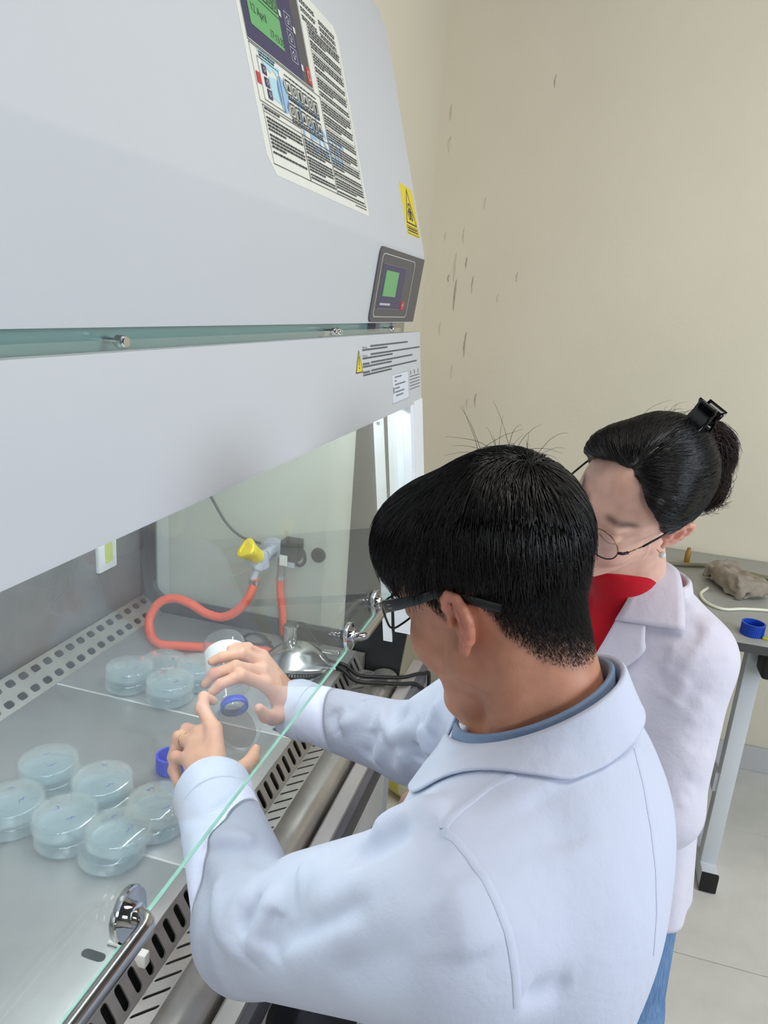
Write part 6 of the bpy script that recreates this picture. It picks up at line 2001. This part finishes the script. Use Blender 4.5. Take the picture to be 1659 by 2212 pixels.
# jeans: blue denim with a pale worn streak
m, nt, b = new_mat('denim')
tc = node(nt, 'ShaderNodeTexCoord'); mp = node(nt, 'ShaderNodeMapping'); mp.inputs['Scale'].default_value = (220, 220, 18)
n1 = node(nt, 'ShaderNodeTexNoise', i_Scale=2.0, i_Detail=5.0); n2 = node(nt, 'ShaderNodeTexNoise', i_Scale=6.0, i_Detail=2.0)
nt.links.new(tc.outputs['Object'], mp.inputs[0]); nt.links.new(mp.outputs[0], n1.inputs['Vector']); nt.links.new(tc.outputs['Object'], n2.inputs['Vector'])
ad = node(nt, 'ShaderNodeMath', operation='ADD'); nt.links.new(n1.outputs['Fac'], ad.inputs[0]); nt.links.new(n2.outputs['Fac'], ad.inputs[1])
rp = node(nt, 'ShaderNodeValToRGB'); rp.color_ramp.elements[0].color = lin((52, 92, 146)); rp.color_ramp.elements[1].color = lin((134, 166, 200))
rp.color_ramp.elements[0].position = 0.35; rp.color_ramp.elements[1].position = 0.75
ml = node(nt, 'ShaderNodeMath', operation='MULTIPLY'); ml.inputs[1].default_value = 0.5
nt.links.new(ad.outputs[0], ml.inputs[0]); nt.links.new(ml.outputs[0], rp.inputs[0]); nt.links.new(rp.outputs[0], b.inputs['Base Color'])
b.inputs['Roughness'].default_value = 0.9

wom = thing('person', (1.19, -0.12, 0.0), 'person in lab coat and red sweater with pinned-up hair bending to watch', 'person')


def woman_body(P):
    d = local(woman_head, P, (0.96, -0.26, 1.14), (1.28, 0.08, 1.52), 0.02)
    axL = unit(W_wrL - W_elL); axR = unit(W_wrR - W_elR)
    d = np.minimum(d, local(lambda p: hand_sdf(p, W_wrL + axL * 0.02, W_wrL - axL * 0.1, W_HL, 0.9), P, (0.80, -0.10, 0.68), (1.06, 0.16, 0.86), 0.02))
    d = np.minimum(d, local(lambda p: hand_sdf(p, W_wrR + axR * 0.02, W_wrR - axR * 0.1, W_HR, 0.9), P, (0.98, 0.06, 0.62), (1.28, 0.36, 0.86), 0.02))
    d = smin(d, chain(P, [W_N + np.array([0, 0.0, -0.04]), (1.195, -0.12, 1.0), (1.185, -0.125, 0.82)], [0.045, 0.08, 0.08]), 0.03)
    for a_, b_, c_ in ((W_shL, W_elL, W_wrL), (W_shR, W_elR, W_wrR)):
        d = smin(d, chain(P, [(1.195, -0.12, 1.06), a_, b_, c_], [0.05, 0.036, 0.03, 0.022]), 0.02)
    return d


V1, F1 = sdf_mesh(woman_body, (0.80, -0.30, 0.60), (1.40, 0.36, 1.52), 0.0022)
body = mesh_obj('body', V1, F1, 'skin_woman', wom, smooth=True)
WOM_LINE = [(0, 0.104), (20, 0.100), (38, 0.084), (52, 0.060), (64, 0.034), (74, 0.020), (84, 0.020), (100, 0.016), (118, -0.010), (140, -0.045), (180, -0.060)]


def wom_tint(V):
    Q = (V - W_T) @ W_R
    C_ = np.tile(np.array(lin((228, 184, 164))[:3]), (len(V), 1))
    def mix(C_, w, col): return C_ * (1 - w[:, None]) + w[:, None] * np.array(lin(col)[:3])
    ear = np.exp(-((np.abs(Q[:, 0]) - 0.086) / 0.014) ** 2 - ((Q[:, 1] + 0.012) / 0.03) ** 2 - ((Q[:, 2] - 0.01) / 0.04) ** 2)
    C_ = mix(C_, 0.5 * ear, (228, 120, 108))
    ck = np.exp(-((np.abs(Q[:, 0]) - 0.045) / 0.022) ** 2 - ((Q[:, 2] + 0.025) / 0.025) ** 2) * (Q[:, 1] > 0.03)
    C_ = mix(C_, 0.25 * ck, (222, 140, 126))
    br = np.exp(-((np.abs(Q[:, 0]) - 0.034) / 0.019) ** 6 - ((Q[:, 2] - 0.0475 + 0.10 * np.maximum(np.abs(Q[:, 0]) - 0.034, 0)) / 0.0050) ** 2) * (Q[:, 1] > 0.05)
    C_ = mix(C_, 0.85 * br, (74, 52, 48))
    lash = np.exp(-((np.abs(Q[:, 0]) - 0.031) / 0.0135) ** 6 - ((Q[:, 2] - 0.0075) / 0.0018) ** 2) * (Q[:, 1] > 0.075)
    C_ = mix(C_, 0.85 * lash, (40, 28, 26))
    lidc = np.exp(-((np.abs(Q[:, 0]) - 0.031) / 0.015) ** 4 - ((Q[:, 2] - 0.020) / 0.008) ** 2) * (Q[:, 1] > 0.07)
    C_ = mix(C_, 0.25 * lidc, (170, 112, 90))
    lp = np.exp(-(Q[:, 0] / 0.022) ** 4 - ((Q[:, 2] + 0.061) / 0.008) ** 2) * (Q[:, 1] > 0.07)
    C_ = mix(C_, 0.7 * lp, (190, 92, 90))
    hl = hairline(Q, WOM_LINE)
    sc = np.clip((Q[:, 2] - hl) / 0.012, 0, 1) * (np.linalg.norm(Q, axis=1) < 0.2) * (np.abs(Q[:, 0]) < 0.078)
    return mix(C_, 0.9 * sc, (40, 32, 30))


color_attr(body, wom_tint(V1))
V2, F2 = sdf_mesh(woman_coat, (0.85, -0.36, 0.66), (1.45, 0.24, 1.28), 0.004)
mesh_obj('lab_coat', V2, F2, 'coat_white_thin', wom, smooth=True)
V2, F2 = sdf_mesh(woman_sweater, (1.0, -0.30, 0.77), (1.40, 0.10, 1.27), 0.005)
mesh_obj('sweater', V2, F2, 'sweater_red', wom, smooth=True)
V2, F2 = sdf_mesh(woman_legs, (0.98, -0.32, 0.06), (1.38, 0.08, 0.95), 0.006)
mesh_obj('jeans', V2, F2, 'denim', wom, smooth=True)
for (fx, fy) in ((1.115, -0.215), (1.25, -0.05)):
    fd = W_TR[:, 1]
    c0 = np.array([fx, fy, 0.0]) - fd * 0.05; c1 = np.array([fx, fy, 0.0]) + fd * 0.13
    fs = lambda P: smin(rcone(P, c0 + [0, 0, 0.05], c1 + [0, 0, 0.034], 0.042, 0.030), rcone(P, c0 + [0, 0, 0.022], c1 + [0, 0, 0.022], 0.036, 0.032), 0.01)
    fs2 = lambda P: smax(fs(P), 0.002 - P[:, 2], 0.003)
    Vs, Fs = sdf_mesh(fs2, np.minimum(c0, c1) - 0.07 + [0, 0, 0.05], np.maximum(c0, c1) + [0.07, 0.07, 0.12], 0.006)
    mesh_obj('shoe', Vs, Fs, 'white_plain', wom, smooth=True)


def rs(poly, n):
    return np.array([np.array(p) for p in spline([Vector(q) for q in poly], n)])


def sheet(inn, out, nu, name, lift, mirror):
    a = rs(inn, 5); b_ = rs(out, 5)
    if mirror:
        def mr(P):
            q = (P - np.array([1.195, -0.118, 0])) @ W_TR; q[:, 0] *= -1
            return q @ W_TR.T + np.array([1.195, -0.118, 0])
        a, b_ = mr(a), mr(b_)
    rows = [a * (1 - t) + b_ * t for t in np.linspace(0, 1, nu)]
    V_, F_ = loft(rows)
    tor = lambda P: woman_torso(P) - F(0.006)
    V_ = V_ + (lift - 0.009) * grad(tor, V_.astype(F), 0.01)
    G_ = V_.reshape(nu, -1, 3)
    for _ in range(4):
        G_[1:-1, 1:-1] = 0.5 * G_[1:-1, 1:-1] + 0.125 * (G_[:-2, 1:-1] + G_[2:, 1:-1] + G_[1:-1, :-2] + G_[1:-1, 2:])
    V_ = G_.reshape(-1, 3)
    if not mirror: F_ = F_[:, ::-1]
    c_ = V_.mean(0); n_ = np.cross(V_[F_[0, 2]] - V_[F_[0, 0]], V_[F_[0, 3]] - V_[F_[0, 1]])
    if n_ @ (V_[0] - np.array([1.195, -0.118, V_[0][2]])) < 0: F_ = F_[:, ::-1]
    V_, F_ = thick(V_, F_, 0.003)
    mesh_obj(name, V_, F_, 'coat_white_thin', wom, smooth=True)


for mirror in (False, True):
    sheet(W_LAP_IN, W_LAP_OUT, 9, 'lapel', 0.008, mirror)
    sheet(W_COL_IN, W_COL_OUT, 9, 'collar_leaf', 0.013, mirror)
# collar band behind the neck
rows = []
for k in range(41):
    th = math.radians(-92 + 184 * k / 40)
    o = W_TR @ np.array([math.sin(th), -math.cos(th), 0])
    R0 = W_N + o * 0.068 + np.array([-0.012, 0.004, 0.020])
    rows.append([R0 - np.array([0, 0, 0.035]), R0, R0 + np.array([0, 0, 0.004]) + o * 0.004, R0 + o * 0.009, R0 + o * 0.018 - np.array([0, 0, 0.030])])
Vc, Fc_ = loft(rows); Vc, Fc_ = thick(Vc, Fc_[:, ::-1], 0.0025)
mesh_obj('collar_band', Vc, Fc_, 'coat_white_thin', wom, smooth=True)
# hem of the coat: a sewn band
# hair
def wom_cap_h(Q):
    d = ellip(Q, (0, -0.014, 0.050), (0.0815, 0.103, 0.093))
    d = smin(d, ellip(Q, (0.044, 0.036, 0.082), (0.034, 0.044, 0.034)), 0.02)
    d = smin(d, ellip(Q, (-0.044, 0.036, 0.082), (0.034, 0.044, 0.034)), 0.02)
    # shallow groove along the parting
    d = d + F(0.004) * np.exp(-(Q[:, 0] / 0.005) ** 2) * (Q[:, 1] > 0.0)
    return d


def wom_cap(P): return wom_cap_h((P - A3(W_T)) @ W_R.astype(F))


def wom_cap_cut(P):
    Q = (P - A3(W_T)) @ W_R.astype(F)
    d = wom_cap_h(Q) + F(0.001)
    return smax(d, ((hairline(Q, WOM_LINE) - Q[:, 2]) * 0.6).astype(F), 0.004)


Vh, Fh = sdf_mesh(wom_cap_cut, (0.93, -0.27, 1.25), (1.28, 0.10, 1.54), 0.0035)
PV = [Vh]; PF = [Fh]; nacc = len(Vh)
bun = W_h((0.010, -0.125, 0.050))
pr = scatter(None, Vh, Fh, 20000, 21)
pr = pr[np.abs(wom_cap(pr.astype(F))) < 0.003][:11000]
Qp = (pr - W_T) @ W_R
dn = bun - pr; dn /= np.linalg.norm(dn, axis=1, keepdims=True)
side = np.sign(Qp[:, :1]) * W_R[:, 0][None] * np.clip((Qp[:, 1:2] + 0.01) / 0.08, 0, 1)
d0 = dn * 0.9 + side * 0.9 - W_R[:, 2][None] * 0.55 * np.clip((Qp[:, 1:2]) / 0.08, 0, 1) + 0.06 * rng.normal(size=pr.shape)
g0 = grad(wom_cap, pr.astype(F), 0.004)
d0 -= (d0 * g0).sum(1, keepdims=True) * g0
d0 /= np.linalg.norm(d0, axis=1, keepdims=True)
pth = grow(wom_cap, pr, d0, 6, rng.uniform(0.005, 0.010, len(pr)), 0.0002 + 0.0016 * rng.random(len(pr)), bun * 0 - W_R[:, 1], 0.9, 0.16, 0.02, 8)
pth = pth[wom_cap(pth[:, -1].astype(F)) < 0.004]
Va, Fa = strands(pth, 0.00050, 0.00020); PV.append(Va); PF.append(Fa + nacc); nacc += len(Va)
sp = W_h((0, 0, 0)) + (np.stack([rng.normal(0.0, 0.04, 60), rng.normal(-0.055, 0.022, 60), np.full(60, 0.16)], 1)) @ W_R.T
sp = onto(wom_cap, sp, 0.0, 5); gs = grad(wom_cap, sp, 0.004)
ds = gs * 0.25 - W_R[:, 1] * 0.6 + 0.4 * rng.normal(size=sp.shape); ds /= np.linalg.norm(ds, axis=1, keepdims=True)
pts = grow(wom_cap, sp, ds, 8, rng.uniform(0.003, 0.007, 60), 0.001, -W_R[:, 1], 0.25, 0.12, 0.05, 11)
Va, Fa = strands(pts, 0.00028, 0.00010); PV.append(Va); PF.append(Fa + nacc); nacc += len(Va)
hr = mesh_obj('hair', np.concatenate(PV), np.concatenate(PF), 'hair_dark', wom, smooth=True)
# gathered hair behind the clip
def bun_h(Q):
    d = ellip(Q, (0.012, -0.122, 0.060), (0.042, 0.030, 0.052))
    d = smin(d, ellip(Q, (0.040, -0.125, 0.020), (0.030, 0.024, 0.034)), 0.02)
    return d
def bun_s(P): return bun_h((P - A3(W_T)) @ W_R.astype(F))
Vb, Fb = sdf_mesh(lambda P: bun_s(P) + F(0.004), (1.05, -0.32, 1.25), (1.32, -0.02, 1.53), 0.004)
pr = scatter(None, Vb, Fb, 3800, 31)
d0 = W_R[:, 0] * 0.55 - W_R[:, 2] * 0.75 - W_R[:, 1] * 0.25 + 0.28 * rng.normal(size=pr.shape) + 0.35 * np.stack([vnoise(pr.astype(F), 70, s_) for s_ in (4, 5, 6)], 1)
d0 /= np.linalg.norm(d0, axis=1, keepdims=True)
pth = grow(bun_s, pr, d0, 7, rng.uniform(0.003, 0.0085, len(pr)), -0.001 + 0.004 * rng.random(len(pr)), np.array([0, 0, -1.0]), 0.55, 0.06, 0.08, 12)
Va, Fa = strands(pth, 0.00055, 0.00016)
mesh_obj('hair_bun', np.concatenate([Vb, Va]), np.concatenate([Fb, Fa + len(Vb)]), 'hair_brown', wom, smooth=True)

# claw clip
clip = thing('hair_clip', W_h((0, -0.085, 0.135)), 'glossy black claw clip standing up from the dark pinned-up hair', 'hair clip')
mat('clip_black', (9, 9, 10), 0.18)
def cy_(y): return -0.075 + (y + 0.08) * 0.80 + 0.022
def cz_(z): return 0.126 + (z - 0.13) * 0.80
def plate(prof, w, off, name):
    rows = []
    for (y, z) in prof:
        rows.append([W_h((x + off, cy_(y), cz_(z))) for x in np.linspace(-w, w, 7)])
    V_, F_ = loft(rows); V_, F_ = thick(V_, F_, 0.003)
    mesh_obj(name, V_, F_, 'clip_black', clip, smooth=True)
plate([(-0.040, 0.126), (-0.056, 0.140), (-0.070, 0.152), (-0.080, 0.166), (-0.082, 0.178), (-0.075, 0.190)], 0.0145, 0.0, 'jaw')
plate([(-0.118, 0.105), (-0.108, 0.125), (-0.098, 0.145), (-0.096, 0.160), (-0.102, 0.172), (-0.112, 0.178)], 0.0145, 0.004, 'jaw')
b_ = MB(); b_.tube([W_h((-0.013, cy_(-0.088), cz_(0.148))), W_h((0.017, cy_(-0.088), cz_(0.148)))], 0.004, 10); b_.build('hinge', 'clip_black', clip, smooth=True)
for k in range(4):
    b_ = MB(); x = -0.014 + 0.0095 * k
    b_.tube(spline([W_h((x, cy_(a_), cz_(b2))) for a_, b2 in ((-0.044, 0.130), (-0.050, 0.118), (-0.075, 0.105), (-0.10, 0.100))], 4), 0.002, 6); b_.build('tooth', 'clip_black', clip, smooth=True)

# round glasses
gl = thing('eyeglasses', W_h((0, 0.09, 0.015)), 'thin round metal eyeglasses worn by the person bending to watch', 'eyeglasses')
mat('frame_gold', (150, 122, 92), 0.25, metal=1.0)
for sd in (1, -1):
    rim = []
    for k in range(33):
        a = 2 * math.pi * k / 32
        X_ = 0.035 * sd + 0.0245 * math.cos(a)
        rim.append((X_, 0.107 - 1.5 * X_ * X_, 0.012 + 0.0225 * math.sin(a)))
    b_ = MB(); b_.tube([W_h(p) for p in rim[:17]], 0.0009, 6); o_ = b_.build('rim', 'frame_gold', gl, smooth=True)
    b_ = MB(); b_.tube([W_h(p) for p in rim[16:]], 0.0010, 6); b_.build('lower_rim', 'frame_black', gl, smooth=True)
    b_ = MB(); b_.add([W_h(p) for p in rim[:-1]] + [W_h((0.035 * sd, 0.1068, 0.012))], [(k, (k + 1) % 32, 32) for k in range(32)]); b_.build('lens', 'lens', gl, smooth=True)
    b_ = MB(); b_.tube([W_h(p) for p in ((0.0585 * sd, 0.102, 0.017), (0.0645 * sd, 0.097, 0.019), (0.0665 * sd, 0.090, 0.0195))], 0.0022, 8); b_.build('hinge', 'frame_black', gl, smooth=True)
    b_ = MB(); b_.tube([W_h(p) for p in ((0.0665 * sd, 0.090, 0.0195), (0.0715 * sd, 0.066, 0.023))], 0.0009, 6); b_.build('temple_wire', 'frame_gold', gl, smooth=True)
    b_ = MB(); b_.tube([W_h(p) for p in ((0.0715 * sd, 0.066, 0.023), (0.0755 * sd, 0.030, 0.029), (0.0775 * sd, 0.0, 0.033), (0.0755 * sd, -0.03, 0.020))], 0.0015, 8); b_.build('temple', 'frame_black', gl, smooth=True)
b_ = MB(); b_.tube([W_h(p) for p in ((0.0108, 0.1065, 0.016), (0.0, 0.109, 0.020), (-0.0108, 0.1065, 0.016))], 0.0009, 6); b_.build('bridge', 'frame_gold', gl, smooth=True)
pe = thing('pearl_earring', W_h((0.0835, -0.002, -0.030)), 'white pearl stud earring in the ear beside the red collar', 'earring')
MB().lathe([(0.0001, -0.0052)] + [(0.0052 * math.cos(a), 0.0052 * math.sin(a)) for a in np.linspace(-1.4, 1.4, 11)] + [(0.0001, 0.0052)], W_h((0.0835, -0.002, -0.030)), (0, 0, 1), 20).build('pearl', 'pearl', pe, smooth=True)
MB().tube([W_h((0.079, -0.002, -0.030)), W_h((0.072, -0.003, -0.030))], 0.0007, 6).build('post', 'gold', pe, smooth=True)

# the grey rag on the bench
def rag_s(P):
    d = rbox(P, (2.375, -0.525, BZ + 0.032), (0.100, 0.060, 0.026), 0.010, frame_of((-0.40, 0.92, 0), (0, 0.1, 1)))
    d = d - 0.014 * vnoise(P, 17, 3) - 0.007 * vnoise(P, 42, 4) - 0.003 * vnoise(P, 90, 5)
    d = smax(d, -rcone(P, (2.32, -0.42, BZ + 0.016), (2.25, -0.60, BZ + 0.016), 0.013, 0.010), 0.008)
    return smax(d.astype(F), F(BZ + 0.001) - P[:, 2], 0.003)
Vr, Fr = sdf_mesh(rag_s, (2.20, -0.68, BZ - 0.01), (2.60, -0.36, BZ + 0.10), 0.005)
rg2 = mesh_obj('rag', Vr, Fr, 'rag', None, smooth=True)
tag(rg2, 'crumpled grey brown rag lying on the grey bench', 'rag')
